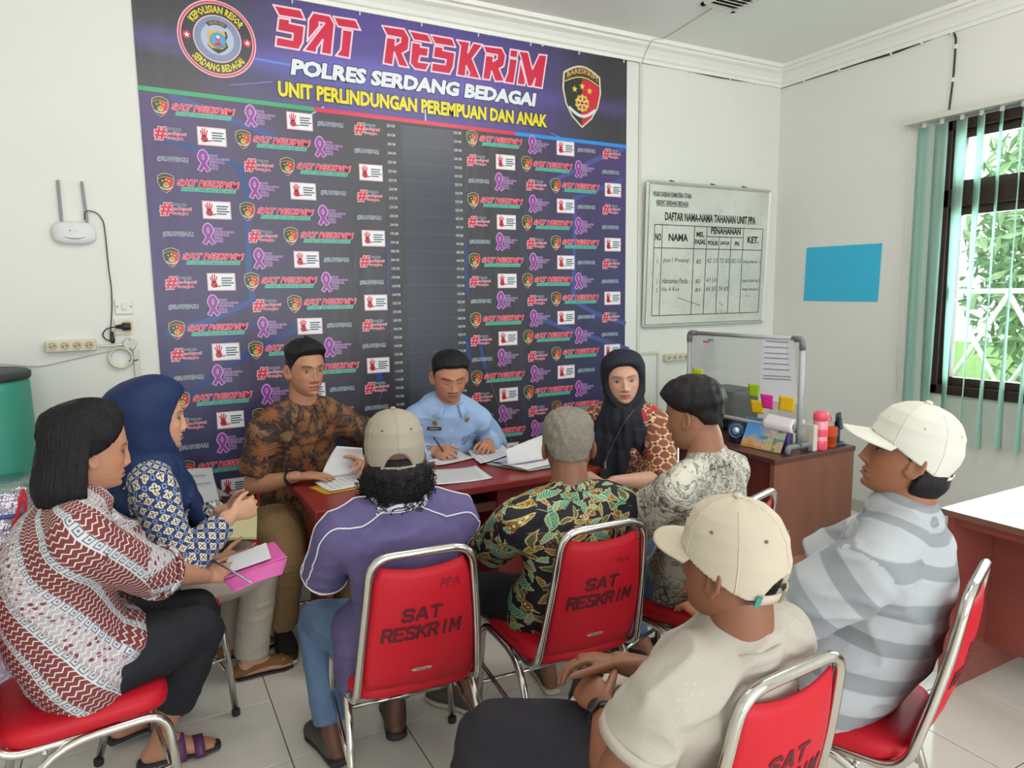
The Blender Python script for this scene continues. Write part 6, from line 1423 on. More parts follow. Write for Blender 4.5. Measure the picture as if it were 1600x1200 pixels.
for sd, sg in (('L', -1), ('R', 1)):
    a = p.arm[sd]; e = a['S']+(a['E']-a['S'])*0.92; up = a['S']+p.u*0.07
    piping(p, PURP, [p.sp(0.98)-p.f*0.07+p.r*sg*0.05+p.u*0.02, p.sp(0.93)-p.f*0.06+p.r*sg*0.12, a['S']-p.f*0.05+p.r*sg*0.03+p.u*0.02, a['S']+(a['E']-a['S'])*0.45+p.r*sg*0.05-p.f*0.05, e+p.r*sg*0.05-p.f*0.04], 0.0022, WHITEC, 'piping')
    piping(p, PURP, [p.sp(1.0)-p.f*0.03+p.r*sg*0.06+p.u*0.04, p.sp(0.95)+p.r*sg*0.12+p.u*0.05, a['S']+p.r*sg*0.05+p.u*0.05, a['S']+(a['E']-a['S'])*0.5+p.r*sg*0.08, e+p.r*sg*0.06], 0.0020, WHITEC, 'piping')
    for q in (0.88, 0.915):
        c = a['S']+(a['E']-a['S'])*q; T = nrm(a['E']-a['S']); N = nrm(np.cross(T, (0.1, 0.3, 1))); B = np.cross(T, N)
        piping(p, PURP, [c+(N*math.cos(t)+B*math.sin(t))*0.07 for t in np.linspace(0, 2*math.pi, 14)], 0.0026, WHITEC, 'sleeve_trim', n=4)
for q, rr in ((0.965, 0.0018), (0.982, 0.0018), (1.0, 0.0052)):
    c = p.sp(q); piping(p, PURP, [c+(-p.f*math.cos(t)+p.r*math.sin(t))*0.075+p.u*0.016*math.cos(t) for t in np.linspace(-math.pi, math.pi, 18)], rr, WHITEC, 'collar_trim', n=4)
def curly(Z, PH):
    a = np.abs(np.degrees(PH)); m = smooth01(a, 66, 84)*smooth01(-Z, -0.12, 0.0); return 0.008*m-0.014*(1-m)
H_ = p.H; v1, f1 = shell(H_, curly, 110, 84); pcs = [(list(v1), [tuple(q) for q in f1])]
for ph in range(78, 283, 9):
    a = math.radians(ph); R_ = np.linalg.norm(head_base(np.array(-0.1), np.array(a), np.array(0.004))[:2]); dn = np.array([math.sin(a), math.cos(a), 0.0]); bk = 1-abs(ph-180)/105.0
    q = [head_base(np.array(-0.12), np.array(a), np.array(0.002)), dn*(R_+0.004)+np.array([0, 0, -0.05]), dn*(R_+0.006)+np.array([0, 0, -0.085]), dn*(R_-0.006)+np.array([0, 0, -0.105-0.022*bk])]
    pcs.append(seg_tube([H_.w(w_) for w_ in q], np.array([0.012, 0.020, 0.022, 0.016]), 10, H_.d(tuple(dn)), 4))
v, f, n_ = remesh(pcs, 0.006, 3); lv = (v-H_.c)@H_.R; w_ = smooth01(-lv[:, 2], 0.01, 0.05); v = v+n_*(w_*(0.007*vnoise(lv*95, 3)+0.005*vnoise(lv*170, 4)))[:, None]
hr = p.add(fast_mesh('curly_hair', v, f, CURLH))
rnd = random.Random(5); Vv, Ff = [], []; cand = np.where((w_ > 0.7) & (lv[:, 1] < 0.03) & (np.linalg.norm(lv[:, :2], axis=1) > 0.05))[0]
for i in range(420):
    k_ = int(cand[rnd.randrange(len(cand))]); b0 = v[k_]; nn_ = n_[k_]; R_ = rnd.uniform(0.004, 0.008); tw = rnd.uniform(1.0, 2.0); ph0 = rnd.uniform(0, 6.28); L_ = rnd.uniform(0.012, 0.032); dr = nrm(nn_*0.5+np.array([0, 0, -0.8])); s1 = nrm(np.cross(dr, (0.2, 0.1, 1))); s2 = np.cross(dr, s1)
    pts = [b0+nn_*0.002+dr*L_*t+(s1*math.cos(ph0+6.28*tw*t)+s2*math.sin(ph0+6.28*tw*t))*R_ for t in np.linspace(0, 1, 11)]; a_, f_ = tube(pts, 0.0012, 4); o_ = len(Vv); Vv += list(a_); Ff += [tuple(x+o_ for x in q) for q in f_]
cu = mesh_obj('curl', Vv, Ff, CURLH, None, True); cu['kind'] = 'stuff'; cu.parent = hr
cp = make_cap(p, MB_['taupecap'], M('eyelet_dark', C(90, 84, 76), 0.5), 0.24, -0.26, th=0.014, hh=0.34)
# ---- grey haired man in green leaf batik, back to the camera
p = Person('person with short grey hair in green and brown leaf batik shirt, back to camera', (1.255, 1.98, 0.525), 82, Head(AD(888, 697, 2.33), 62, -8, 0, 1.02), (132, 88, 66), 0.98, 1.04, 0.185, bow=0.05)
p.set_arm('L', (1.12, 2.33, 0.62), hd=(0.3, 0.9, 0)); p.set_arm('R', (1.40, 2.33, 0.62), hd=(-0.3, 0.9, 0))
p.set_leg('L', (1.03, 2.30, 0.085), (-0.55, 0.85, 0), pole=p.f+p.u-p.r*0.4); p.set_leg('R', (1.385, 2.29, 0.085), (0.25, 1, 0))
p.body(hi=False, hand_voxel=0.006)
p.garment('batik_shirt', p.torso(0.016, -0.22, hips=1.10)+[p.sleeve('L', 1.0, 0.022, 0.010), p.sleeve('R', 1.0, 0.022, 0.010)], 0.0085, MB_['green'], p.bones_top(), 0.006)
p.collar(MB_['green'], 0.042, 0.066)
p.garment('trousers', p.trousers_pieces(0.012, 0.86, 0.052, 0.062), 0.009, MB_['blackcloth'], p.bones_low(), 0.003)
for sd in 'LR': p.shoe(sd, GREYSH, PALE, 0.26, 0.048, 0.052, 0.028, backless=True, name='slip_on_shoe')
p.hair(short_hair(0.014, 0.008, -0.45, 0.62), GREYH, seed=4, rough=0.004, rs=(150, 150, 60))
# ---- young man in white floral shirt
p = Person('person with thick black hair in white and grey floral shirt, back to camera', (1.77, 1.93, 0.525), 106, Head(AD(1083, 650, 2.33), 112, -10, 0, 0.97), (158, 110, 84), 0.97, 0.98, 0.180)
p.set_arm('L', (1.58, 2.22, 0.62), hd=(0.3, 0.9, 0)); p.set_arm('R', (1.86, 2.30, 0.62), hd=(-0.5, 0.9, 0))
p.set_leg('L', (1.845, 2.25, 0.085), (-0.75, 0.7, 0), pole=p.f+p.u-p.r*0.5); p.set_leg('R', (2.005, 2.20, 0.085), (-0.6, 0.8, 0))
p.body(hi=True, hand_voxel=0.006)
p.garment('floral_shirt', p.torso(0.016, -0.20, hips=1.05)+[p.sleeve('L', 0.98, 0.022, 0.012), p.sleeve('R', 0.98, 0.022, 0.012)], 0.0085, MB_['floral'], p.bones_top(), 0.006)
p.collar(MB_['floral'], 0.036, 0.064)
p.garment('jeans', p.trousers_pieces(0.012, 0.84, 0.060, 0.066), 0.009, MB_['denim'], p.bones_low(), 0.004)
for sd in 'LR': p.shoe(sd, LEATH, DSOLE, 0.26, 0.048, 0.050, 0.024, backless=True, name='sandal')
def thick_hair(Z, PH):
    a = np.abs(np.degrees(PH)); line = np.interp(a, [0, 35, 55, 70, 85, 100, 115, 135, 180], [0.5, 0.48, 0.38, 0.24, 0.16, 0.10, -0.02, -0.30, -0.36]); m = smooth01(Z, line-0.05, line+0.16); th = 0.012+0.018*smooth01(Z, 0.05, 0.5); return th*m-0.014*(1-m)
p.hair(thick_hair, BROWNH, seed=6, rough=0.005, rs=(90, 90, 30))
# ---- man in beige linen shirt and beige cap, foreground
p = Person('person in beige cap and beige linen shirt with clasped hands, foreground', (1.01, 1.19, 0.53), 98, Head(AD(1142, 884, 1.35), 104, 4, 0, 1.01), (136, 90, 66), 1.0, 1.0, 0.185, bow=0.02, neck=0.140)
hw = FZ(928, 1078, 0.69)
p.set_arm('L', hw+V3(-0.012, -0.055, -0.01), E=AD(958, 1222, 1.33), hd=(0.10, 0.95, 0.10), pn=(0.75, -0.1, -0.75), curl=(0.45, 0.75, 0.5), thumb=(0.6, 0.6, 0.3))
p.set_arm('R', hw+V3(0.085, 0.02, 0.035), pole=p.r*0.9-p.u*0.8-p.f*0.2, hd=(-0.80, 0.55, 0.02), pn=(-0.25, -0.25, -0.95), curl=(0.40, 0.55, 0.35), thumb=(0.75, 0.45, 0.2))
p.set_leg('L', (0.66, 1.56, 0.085), (-0.3, 0.95, 0), K=FZ(765, 1140, 0.545)); p.set_leg('R', (1.09, 1.66, 0.085), (0.1, 1, 0), K=FZ(935, 1075, 0.52))
p.body(hi=True, hand_voxel=0.0032, scalp=(60, 46, 40))
lap = seg_tube([p.sp(0.30)+p.fb*0.04, p.sp(0.10)+p.fb*0.09, p.P+p.f*0.17+p.u*0.055-p.r*0.07], np.array([(0.14, 0.06), (0.15, 0.05), (0.13, 0.030)]), 22, p.u)
BEI = p.garment('linen_shirt', p.torso(0.018, -0.12, hips=1.06)+[lap, p.sleeve('L', 0.50, 0.016, 0.012), p.sleeve('R', 1.25, 0.020, 0.008)], 0.008, MB_['beige'], p.bones_top(), 0.010)
hem_ring(p, BEI, 'L', 0.50, 0.049+0.016+0.010, MB_['beige'])
p.collar(MB_['beige'], 0.034, 0.066, spread=0.0, gap=0.35)
p.garment('trousers', p.trousers_pieces(0.016, 0.95, 0.068, 0.078, 0.092), 0.009, MB_['darkgrey'], p.bones_low(), 0.004)
for sd in 'LR': p.shoe(sd, LEATH, DSOLE, 0.27, 0.048, 0.055)
p.hair(short_hair(0.004, 0.003, -0.42), BROWNH, seed=2)
make_cap(p, MB_['beigecap'], M('eyelet_brown', C(110, 96, 80), 0.5), 0.28, -0.24, brim=0.066, tag_mat=M('teal_tag', C(60, 140, 130), 0.6))
def watch(p, sd, t=0.90, mat=None, r=0.031, name='watch'):
    a = p.arm[sd]; c = a['E']+(a['W']-a['E'])*t; T = nrm(a['W']-a['E']); N = nrm(-a['n']-T*(-a['n']@T)); B = np.cross(T, N); pts = [c+(N*math.cos(q)+B*math.sin(q)*1.05)*r*p.k for q in np.linspace(0, 2*math.pi, 33)[:-1]]
    Vv, Ff = tube(pts, [(0.0085, 0.0022)]*32, 8, None, closed=True)
    P_, T_, N_, B_ = frames(pts+[pts[0]], T); Vv = []; n = 8
    for i in range(32):
        o_ = nrm(pts[i]-c)
        for k in range(n): q = 2*math.pi*k/n; Vv.append(pts[i]+T*0.009*math.cos(q)+o_*0.0022*math.sin(q))
    Ff = [(i*n+k, i*n+(k+1) % n, ((i+1) % 32)*n+(k+1) % n, ((i+1) % 32)*n+k) for i in range(32) for k in range(n)]
    root = p.add(mesh_obj(name, Vv, Ff, mat or WATCHM, None, True)); d0 = c+N*(r+0.001)*p.k
    Vv, Ff = tube([d0, d0+N*0.004, d0+N*0.007, d0+N*0.0085], [0.016, 0.017, 0.016, 0.013], 20); o = mesh_obj('watch_case', Vv, Ff, mat or WATCHM, None, True); o.parent = root
    return root
watch(p, 'L', 0.86, r=0.033)
# ---- man in white cap and striped polo, right
p = Person('person in white cap and grey striped polo shirt seated at right', (1.70, 1.20, 0.53), 112, Head(AD(1420, 712, 1.80), 128, 15, 0, 1.03), (154, 104, 76), 1.02, 1.16, 0.190)
p.set_arm('L', (1.40, 1.42, 0.66), pole=-p.r*0.9-p.u*0.7, hd=(0.2, 0.9, 0)); p.set_arm('R', (1.60, 1.55, 0.64), hd=(-0.4, 0.9, 0))
p.set_leg('L', (1.42, 1.62, 0.085), (-0.4, 0.9, 0)); p.set_leg('R', (1.68, 1.72, 0.085), (-0.2, 1, 0))
p.body(hi=True, hand_voxel=0.006)
STR = p.garment('striped_polo', p.torso(0.014, -0.16, belly=0.03, hips=1.08)+[p.sleeve('L', 0.95, 0.020, 0.014), p.sleeve('R', 0.95, 0.020, 0.014)], 0.0085, MB_['stripes'], p.bones_top(), 0.009)
p.collar(MB_['stripes'], 0.034, 0.070)
p.garment('trousers', p.trousers_pieces(0.016, 0.95, 0.068, 0.078, 0.095), 0.009, MB_['darkgrey'], p.bones_low(), 0.004)
for sd in 'LR': p.shoe(sd, LEATH, DSOLE)
p.hair(short_hair(0.006, 0.011, -0.80, 0.6), BLACKH, seed=8)
nape_hair(p, BLACKH, 112, 248, -0.1, -0.085, 0.016)
hem_ring(p, STR, 'L', 0.95, 0.045*1.16+0.020+0.012, MB_['stripes'])
make_cap(p, MB_['whitecap'], MB_['whitecap'], 0.30, -0.26, brim=0.066)
# ---- woman with bobbed hair, maroon batik
p = Person('person with bobbed black hair in maroon batik blouse holding a pink folder', (-0.21, 2.33, 0.53), 14, Head(AD(143, 704, 2.02), 12, -7, 0, 1.0), (184, 132, 104), 0.97, 1.08, 0.165, True, bow=0.07)
p.set_arm('R', V3(*FZ(322, 900, 0.66)), pole=p.r*0.5-p.u*1.0-p.f*0.3, hd=(0.95, 0.25, -0.12), pn=(-0.1, 0.75, -0.5), curl=(0.35, 0.5, 0.3), thumb=(0.7, 0.5, 0.3))
p.set_arm('L', V3(*FZ(335, 893, 0.66))+V3(0.02, 0.11, 0.0), pole=-p.r*0.5-p.u*1.0, hd=(0.9, -0.2, 0.0), pn=(0, -0.3, 0.9), curl=(0.3, 0.3, 0.2))
p.set_leg('R', (-0.02, 2.555, 0.085), (0.98, -0.05, 0), K=FZ(318, 975, 0.54)); p.set_leg('L', (-0.115, 2.75, 0.10), (0.9, 0.3, 0), K=FZ(318, 962, 0.55)+V3(0, 0.10, -0.01))
p.body(hi=True, lips=(158, 92, 84))
PAR = p.garment('batik_blouse', p.torso(0.020, -0.06, bust=0.95, belly=0.02, hips=1.12)+[seg_tube([p.P-p.f*0.06+p.u*0.03, p.P+p.f*0.10+p.u*0.06], np.array([(0.195, 0.09), (0.185, 0.085)]), 22, p.u)]+[p.sleeve('R', 1.12, 0.026, 0.018), p.sleeve('L', 1.12, 0.026, 0.018)], 0.0085, MB_['parang'], p.bones_top(), 0.006)
for sd in 'RL': hem_ring(p, PAR, sd, 1.12, 0.043*1.08+0.021+0.016, MB_['parang'])
p.garment('black_trousers', p.trousers_pieces(0.014, 0.66, 0.072, 0.074, 0.095), 0.009, MB_['blackcloth'], p.bones_low(), 0.003)
def sandal(p, sd):
    l = p.leg[sd]; d = l['d']; A = l['A']; bz = max(0, A[2]-0.085); r_ = np.cross(d, (0, 0, 1)); Z = lambda t, z, s_=0: np.array([A[0], A[1], bz])+d*t+r_*s_+np.array([0, 0, z])
    o = p.add(fast_mesh('sandal', *remesh([seg_tube([Z(-0.07, 0.012), Z(0.03, 0.012), Z(0.12, 0.012), Z(0.18, 0.012)], np.array([(0.034, 0.011), (0.034, 0.011), (0.046, 0.011), (0.034, 0.010)]), 18, p.u)], 0.005, 2)[:2], DSOLE))
    for t in (0.055, 0.115):
        h = 0.072 if t < 0.1 else 0.048; pts = [Z(t+0.006*math.cos(q), 0.010+h*max(0, math.sin(q)), 0.047*math.cos(q)) for q in np.linspace(0.0, math.pi, 16)]; n = len(pts); Vv = []
        for q in pts: Vv += [q-d*0.017, q+d*0.017]
        Ff = [(2*i, 2*i+1, 2*i+3, 2*i+2) for i in range(n-1)]; s_ = mesh_obj('strap', Vv, Ff, PURS, None, True); m_ = s_.modifiers.new('thick', 'SOLIDIFY'); m_.thickness = 0.004; m_.offset = 1.0; s_.parent = o
        if t < 0.1:
            c = Z(t, 0.045, 0.050); b_ = mesh_obj('buckle', *tube([c+d*0.010+p.u*0.010, c-d*0.010+p.u*0.010, c-d*0.010-p.u*0.010, c+d*0.010-p.u*0.010], 0.0025, 6, closed=True), PURS); b_.parent = o
for sd in 'RL': sandal(p, sd)
def bob(Z, PH):
    a = np.abs(np.degrees(PH)); line = np.interp(a, [0, 25, 40, 58, 74, 86, 100, 108, 180], [0.66, 0.62, 0.52, 0.36, 0.16, 0.04, -0.05, -1.0, -1.0]); m = smooth01(Z, line-0.03, line+0.03); th = 0.006+(0.012+0.020*smooth01(Z, -0.2, 0.7))*np.maximum(smooth01(a, 30, 95), smooth01(Z, 0.62, 0.95))+0.012*smooth01(a, 100, 170)*(1-smooth01(Z, 0.6, 0.95)); return th*m-0.014*(1-m)
H_ = p.H
def bob_pieces():
    v1, f1 = shell(H_, bob, 110, 84); out = [(list(v1), [tuple(q) for q in f1])]
    for ph in list(range(108, 253, 11)):
        a = math.radians(ph); top = head_base(np.array(0.30), np.array(a), np.array(0.014)); mid = head_base(np.array(-0.45), np.array(a), np.array(0.0)); R_ = np.linalg.norm(head_base(np.array(0.0), np.array(a), np.array(0.016))[:2]); dirn = nrm(top*[1, 1, 0]); back = abs(ph-180) < 75
        q = [top, dirn*(R_+0.010)+np.array([0, 0, -0.055]), dirn*(R_+0.013)+np.array([0, 0, -0.10]), dirn*(R_+0.004)+np.array([0, 0, -0.145 if back else -0.125]), dirn*(R_-0.018)+np.array([0, 0, -0.168 if back else -0.140])]
        out.append(seg_tube([H_.w(w_) for w_ in q], np.array([(0.018, 0.020), (0.019, 0.021), (0.019, 0.021), (0.017, 0.017), (0.010, 0.008)]), 10, H_.d(tuple(dirn)), 4))
    return out
v, f, n_ = remesh(bob_pieces(), 0.006, 5); lv = (v-H_.c)@H_.R; an = np.arctan2(lv[:, 0], lv[:, 1]); v = v+n_*(0.0022*np.sin(an*70+4*vnoise(lv*25, 3)))[:, None]
p.add(fast_mesh('bobbed_hair', v, f, BLACKH))
# ---- woman in navy headscarf
p = Person('person in navy headscarf and blue flower batik gesturing with her hands', (0.00, 2.89, 0.53), 8, Head(AD(240, 654, 2.44), 6, -2, 0, 1.02), (200, 152, 124), 0.97, 1.0, 0.160, True, bow=0.02)
p.set_arm('R', AD(362, 805, 2.45), pole=p.r*0.4-p.u*1.0-p.f*0.3, hd=(0.85, 0.25, 0.15), pn=(-0.2, 0.9, -0.2), curl=(0.7, 0.9, 0.5), thumb=(0.7, 0.4, 0.4))
p.set_arm('L', AD(352, 797, 2.62), pole=-p.r*0.4-p.u*1.0, hd=(0.9, -0.1, 0.15), pn=(0, -0.9, -0.2), curl=(0.7, 0.9, 0.5))
p.set_leg('R', (0.335, 2.985, 0.085), (0.98, 0.0, 0), pole=p.f*0.6+p.u); p.set_leg('L', (0.30, 3.20, 0.085), (0.98, 0.1, 0), pole=p.f*0.6+p.u)
p.body(hi=True, lips=(168, 96, 90), ears=False)
p.garment('batik_blouse', p.torso(0.018, -0.34, bust=0.95, hips=1.15)+[p.sleeve('R', 1.86, 0.020, 0.004), p.sleeve('L', 1.86, 0.020, 0.004)], 0.0085, MB_['blue'], p.bones_top(), 0.005)
p.garment('trousers', p.trousers_pieces(0.018, 0.96, 0.075, 0.080, 0.092), 0.009, MB_['stone'], p.bones_low(), 0.004)
for sd in 'RL':
    o = p.shoe(sd, BROWNSH, DSOLE, 0.245, 0.042, 0.044, 0.012, name='flat_shoe'); l = p.leg[sd]; c = np.array([l['A'][0], l['A'][1], 0.052])+l['d']*0.125; b_ = mesh_obj('gold_bow', *seg_tube([c-p.r*0.022, c+p.r*0.022], np.array([(0.011, 0.006), (0.011, 0.006)]), 8, p.u), GOLD, None, False); b_.parent = o
def headscarf(p, mat, front_len, spread, seed, name='headscarf', point=0.05, side=0.0, back=0.03, top=0.010, fw=0.115):
    """hood, throat wrap and draped front as one cloth"""
    H = p.H; v1, f1 = shell(H, scarf_hood(back=back, top=top, width=64, face_top=0.62), 110, 90); pcs = [(list(v1), [tuple(q) for q in f1])]; k = p.k
    hf = H.d((0, 1, 0)); bx = 0.5*back
    pcs.append(seg_tube([H.w((0, -0.040-bx, -0.03)), H.w((0, -0.042-bx*0.7, -0.11)), p.sp(0.955)+p.fb*0.012, p.sp(0.84)+p.fb*0.01], np.array([(0.090, 0.078+bx), (0.100, 0.086+bx), (spread*0.92, 0.120), (spread+0.045, 0.140)])*k, 26, nrm(hf+p.fb)))
    pcs.append(seg_tube([p.sp(0.90), p.sp(0.78)+p.fb*0.015, p.sp(0.66)+p.fb*0.02], np.array([(spread+0.045, 0.130), (spread+0.045, 0.148), (spread+0.02, 0.140)])*k, 28, p.fb, 5, 'flat'))
    a = p.sp(0.82)+p.fb*0.125*k+p.r2*side; b_ = p.sp(max(0.05, 0.82-front_len))+p.fb*0.160*k+p.r2*side*2.2
    pcs.append(seg_tube([a, (a+b_)/2+p.fb*0.025, b_], np.array([(fw, 0.034), (fw*0.85, 0.030), (point, 0.016)])*k, 22, p.fb, 5, 'flat'))
    v, f, n = remesh(pcs, 0.0075, 6); lv = v-p.N; an = np.arctan2(lv@p.r2, lv@p.fb); zz = lv@np.array([0, 0, 1.0]); w_ = smooth01(-zz, -0.10, 0.10)
    v = v+n*(w_*(0.006*np.sin(an*9+zz*10+2.5*vnoise(lv*6, seed))+0.004*np.sin(an*17-zz*14+3*vnoise(lv*7, seed+1)))+0.003*vnoise(lv*np.array([14, 14, 30]), seed+2))[:, None]
    o = fast_mesh(name, v, f, mat); set_uv(o, [(p.P, p.N+V3(0, 0, 0.2), -p.fb, 0.15, 0, 0)]); p.add(o); return o
headscarf(p, MB_['navyscarf'], 0.55, 0.135, 11, point=0.04, back=0.055, top=0.018, fw=0.135)
# ---- man in brown batik at the table end
p = Person('person in brown leaf batik shirt with wristwatch, hand on the papers', (0.66, 3.50, 0.53), 270, Head(AD(477, 577, 3.22), 284, -3, 0, 1.06), (180, 128, 100), 1.02, 1.0, 0.172, twist=8, shoulder_drop=0.02)
p.set_arm('R', V3(0.60, 3.17, 0.79), pole=p.r*0.45-p.u*1.0-p.f*0.3, hd=(0.93, -0.30, -0.02), pn=(-0.1, 0.1, -1), curl=(0.12, 0.25, 0.2), thumb=(0.7, 0.6, 0.2))
p.set_arm('L', V3(0.92, 3.20, 0.80), pole=-p.r*1.0-p.u*0.6, hd=(-0.3, -0.8, 0.1), pn=(-0.6, 0.2, -0.5), curl=(0.3, 0.4, 0.3))
p.set_leg('R', (0.505, 3.20, 0.085), (-0.05, -1, 0), pole=p.f*0.8+p.u); p.set_leg('L', (0.79, 3.08, 0.085), (0.1, -1, 0), pole=p.f*0.8+p.u)
p.body(hi=True, lips=(150, 92, 80), scalp=(46, 38, 36))
p.garment('batik_shirt', p.torso(0.014, -0.22, belly=0.01, hips=1.05, neck=False)+[p.sleeve('R', 0.80, 0.018, 0.010), p.sleeve('L', 0.80, 0.018, 0.010)], 0.008, MB_['brown'], p.bones_top(), 0.005)
p.collar(MB_['brown'], 0.042, 0.070, gap=0.32)
p.garment('khaki_trousers', p.trousers_pieces(0.018, 0.95, 0.066, 0.082, 0.095), 0.009, MB_['khaki'], p.bones_low(), 0.005)
for sd in 'RL': p.shoe(sd, LEATH, PALE, 0.28, 0.05, 0.06, 0.026, name='sneaker')
def quiff(Z, PH):
    a = np.abs(np.degrees(PH)); line = np.interp(a, [0, 30, 48, 62, 78, 100, 115, 135, 180], [0.60, 0.58, 0.50, 0.28, 0.02, 0.12, -0.05, -0.30, -0.36]); m = smooth01(Z, line-0.03, line+0.08); th = 0.002+0.020*smooth01(Z, 0.35, 0.72)+0.010*smooth01(-a, -60, 0)*smooth01(Z, 0.5, 0.7); return th*m-0.014*(1-m)
p.hair(quiff, BLACKH, seed=12, rough=0.003, rs=(60, 60, 60)); watch(p, 'R', 0.86, r=0.034)
# ---- man in light blue uniform shirt, centre
p = Person('person in light blue uniform shirt writing at the middle of the table', (1.43, 3.60, 0.54), 262, Head(AD(703, 588, 3.60), 258, -18, 0, 1.06, 1.10), (190, 136, 108), 1.04, 1.10, 0.172, bow=0.04, shoulder_drop=0.045, neck=0.158)
p.set_arm('R', V3(1.335, 3.345, 0.785), pole=p.r*0.6-p.u*1.0, hd=(0.35, -0.9, 0.0), pn=(0.75, -0.1, -0.55), curl=(0.75, 0.9, 0.5), thumb=(0.7, 0.4, 0.4))
p.set_arm('L', V3(1.655, 3.345, 0.79), pole=-p.r*0.6-p.u*1.0, hd=(-0.45, -0.85, 0.0), pn=(-0.5, 0.1, -0.8), curl=(0.6, 0.7, 0.4), thumb=(0.7, 0.4, 0.4))
p.set_leg('R', (1.28, 3.20, 0.085), (0, -1, 0)); p.set_leg('L', (1.52, 3.20, 0.085), (0, -1, 0))
p.body(hi=True, eyes='closed', beard=0.55, lips=(146, 90, 82), scalp=(44, 36, 34))
SKY = p.garment('uniform_shirt', p.torso(0.014, -0.12, belly=0.03, hips=1.04, neck=False)+[p.sleeve('R', 1.92, 0.020, 0.004), p.sleeve('L', 1.92, 0.020, 0.004)], 0.0085, MB_['sky'], p.bones_top(), 0.006)
p.collar(MB_['sky'], 0.048, 0.078, gap=0.42, spread=0.03)
p.garment('trousers', p.trousers_pieces(), 0.010, MB_['darkgrey'], p.bones_low(), 0.003)
for sd in 'RL': p.shoe(sd, LEATH, DSOLE)
p.hair(short_hair(0.017, 0.002, -0.30, 0.60), BLACKH, seed=14, rough=0.002, rs=(120, 120, 120))
watch(p, 'R', 0.93, M('steel_watch', C(180, 178, 172), 0.3, 0.8), 0.033)
def surf(garment, pt, lift=0.003):
    if len(pt) == 2:   # sighted point: first hit of the line of sight on the cloth
        l, nn, _, _ = bvh_of(garment).ray_cast(Vector(CAM), Vector(RAY(*pt)))
    else: l, nn, _, _ = bvh_of(garment).find_nearest(Vector(pt))
    return np.array(l)+np.array(nn)*lift, np.array(nn)
def patch(p, garment, pt, pr_fn, wd, ht, name, base=None):
    """flat badge set on the cloth at the nearest point"""
    c, nn = surf(garment, pt, 0.006); up = nrm(V3(0, 0, 1)-nn*nn[2]); rt = np.cross(up, nn)
    o = mesh_obj(name, *sheet([c-rt*wd/2-up*ht/2, c+rt*wd/2-up*ht/2, c+rt*wd/2+up*ht/2, c-rt*wd/2+up*ht/2], 0.003, 2, 2), base); o.parent = garment
    if pr_fn:
        P_ = Print(c-rt*wd/2-up*ht/2+nn*0.0032, rt, up); pr_fn(P_); q = P_.build(name+'_print'); q.parent = garment if False else o
    return o
patch(p, SKY, (679, 669), lambda P_: P_.text('IRMAN', 0.012, 0.0055, 0.05, 0.0085, C(206, 196, 140), 0, 0.02), 0.074, 0.018, 'name_tag', M('name_tag_dark', C(44, 44, 40), 0.5))
for q in ((680, 660), (729, 655)):
    c, nn = surf(SKY, (q[0], q[1]), 0.003); o = mesh_obj('badge', *tube([c, c+nn*0.003, c+nn*0.005], [0.014, 0.0145, 0.009], 12), GOLD); o.parent = SKY
c, nn = surf(SKY, (733, 682), 0.004); up = nrm(V3(0, 0, 1)-nn*nn[2]); rt = np.cross(up, nn)
o = mesh_obj('chest_pocket', *sheet([c-rt*0.045-up*0.10, c+rt*0.055-up*0.10, c+rt*0.055+up*0.01, c-rt*0.045+up*0.01], 0.003, 6, 6), MB_['sky']); o.parent = SKY
o = mesh_obj('pocket_pen', *tube([c+nn*0.006-rt*0.02-up*0.07, c+nn*0.008-rt*0.022+up*0.028], 0.004, 8), M('pen_silver', C(190, 190, 196), 0.3, 0.7)); o.parent = SKY
for q in ((705, 672), (708, 695)):
    c, nn = surf(SKY, (q[0], q[1]), 0.003); o = mesh_obj('button', *tube([c, c+nn*0.002], [0.0055, 0.0045], 10), M('button_white', C(214, 220, 230), 0.4)); o.parent = SKY
# ---- woman in black headscarf
p = Person('person in black headscarf and orange batik blouse at the right end of the table', (2.19, 2.84, 0.53), 212, Head(AD(974, 592, 3.38), 236, -2, 4, 1.02, 1.08), (206, 160, 136), 1.0, 1.0, 0.168, True, bow=0.02)
p.set_arm('L', AD(958, 752, 3.22), pole=-p.r*0.9-p.u*0.8, hd=(-0.6, 0.2, -0.1), pn=(0, -0.3, -0.9), curl=(0.3, 0.4, 0.3))
p.set_arm('R', AD(940, 757, 3.30), pole=p.r*0.9-p.u*0.8, hd=(0.2, -0.8, -0.1), pn=(0, 0, -1), curl=(0.3, 0.4, 0.3))
p.set_leg('R', (1.83, 2.72, 0.085), (-0.8, -0.5, 0)); p.set_leg('L', (1.90, 2.55, 0.085), (-0.8, -0.5, 0))
p.body(hi=True, lips=(176, 72, 70), ears=False)
p.garment('batik_blouse', p.torso(0.018, -0.24, bust=1.0, hips=1.12)+[p.sleeve('R', 1.15, 0.022, 0.008), p.sleeve('L', 1.15, 0.022, 0.008)], 0.0085, MB_['kawung'], p.bones_top(), 0.005)
p.garment('black_skirt', p.skirt_pieces(), 0.010, MB_['blackcloth'], p.bones_low(), 0.004)
for sd in 'RL': p.shoe(sd, LEATH, DSOLE, 0.24, 0.042, 0.045)
SC7 = headscarf(p, MB_['blackscarf'], 0.62, 0.140, 21, point=0.085, side=0.015, back=0.03, top=0.012)
for o_ in list(bpy.data.objects):
    if o_.name.startswith('tmp_union'): bpy.data.objects.remove(o_)
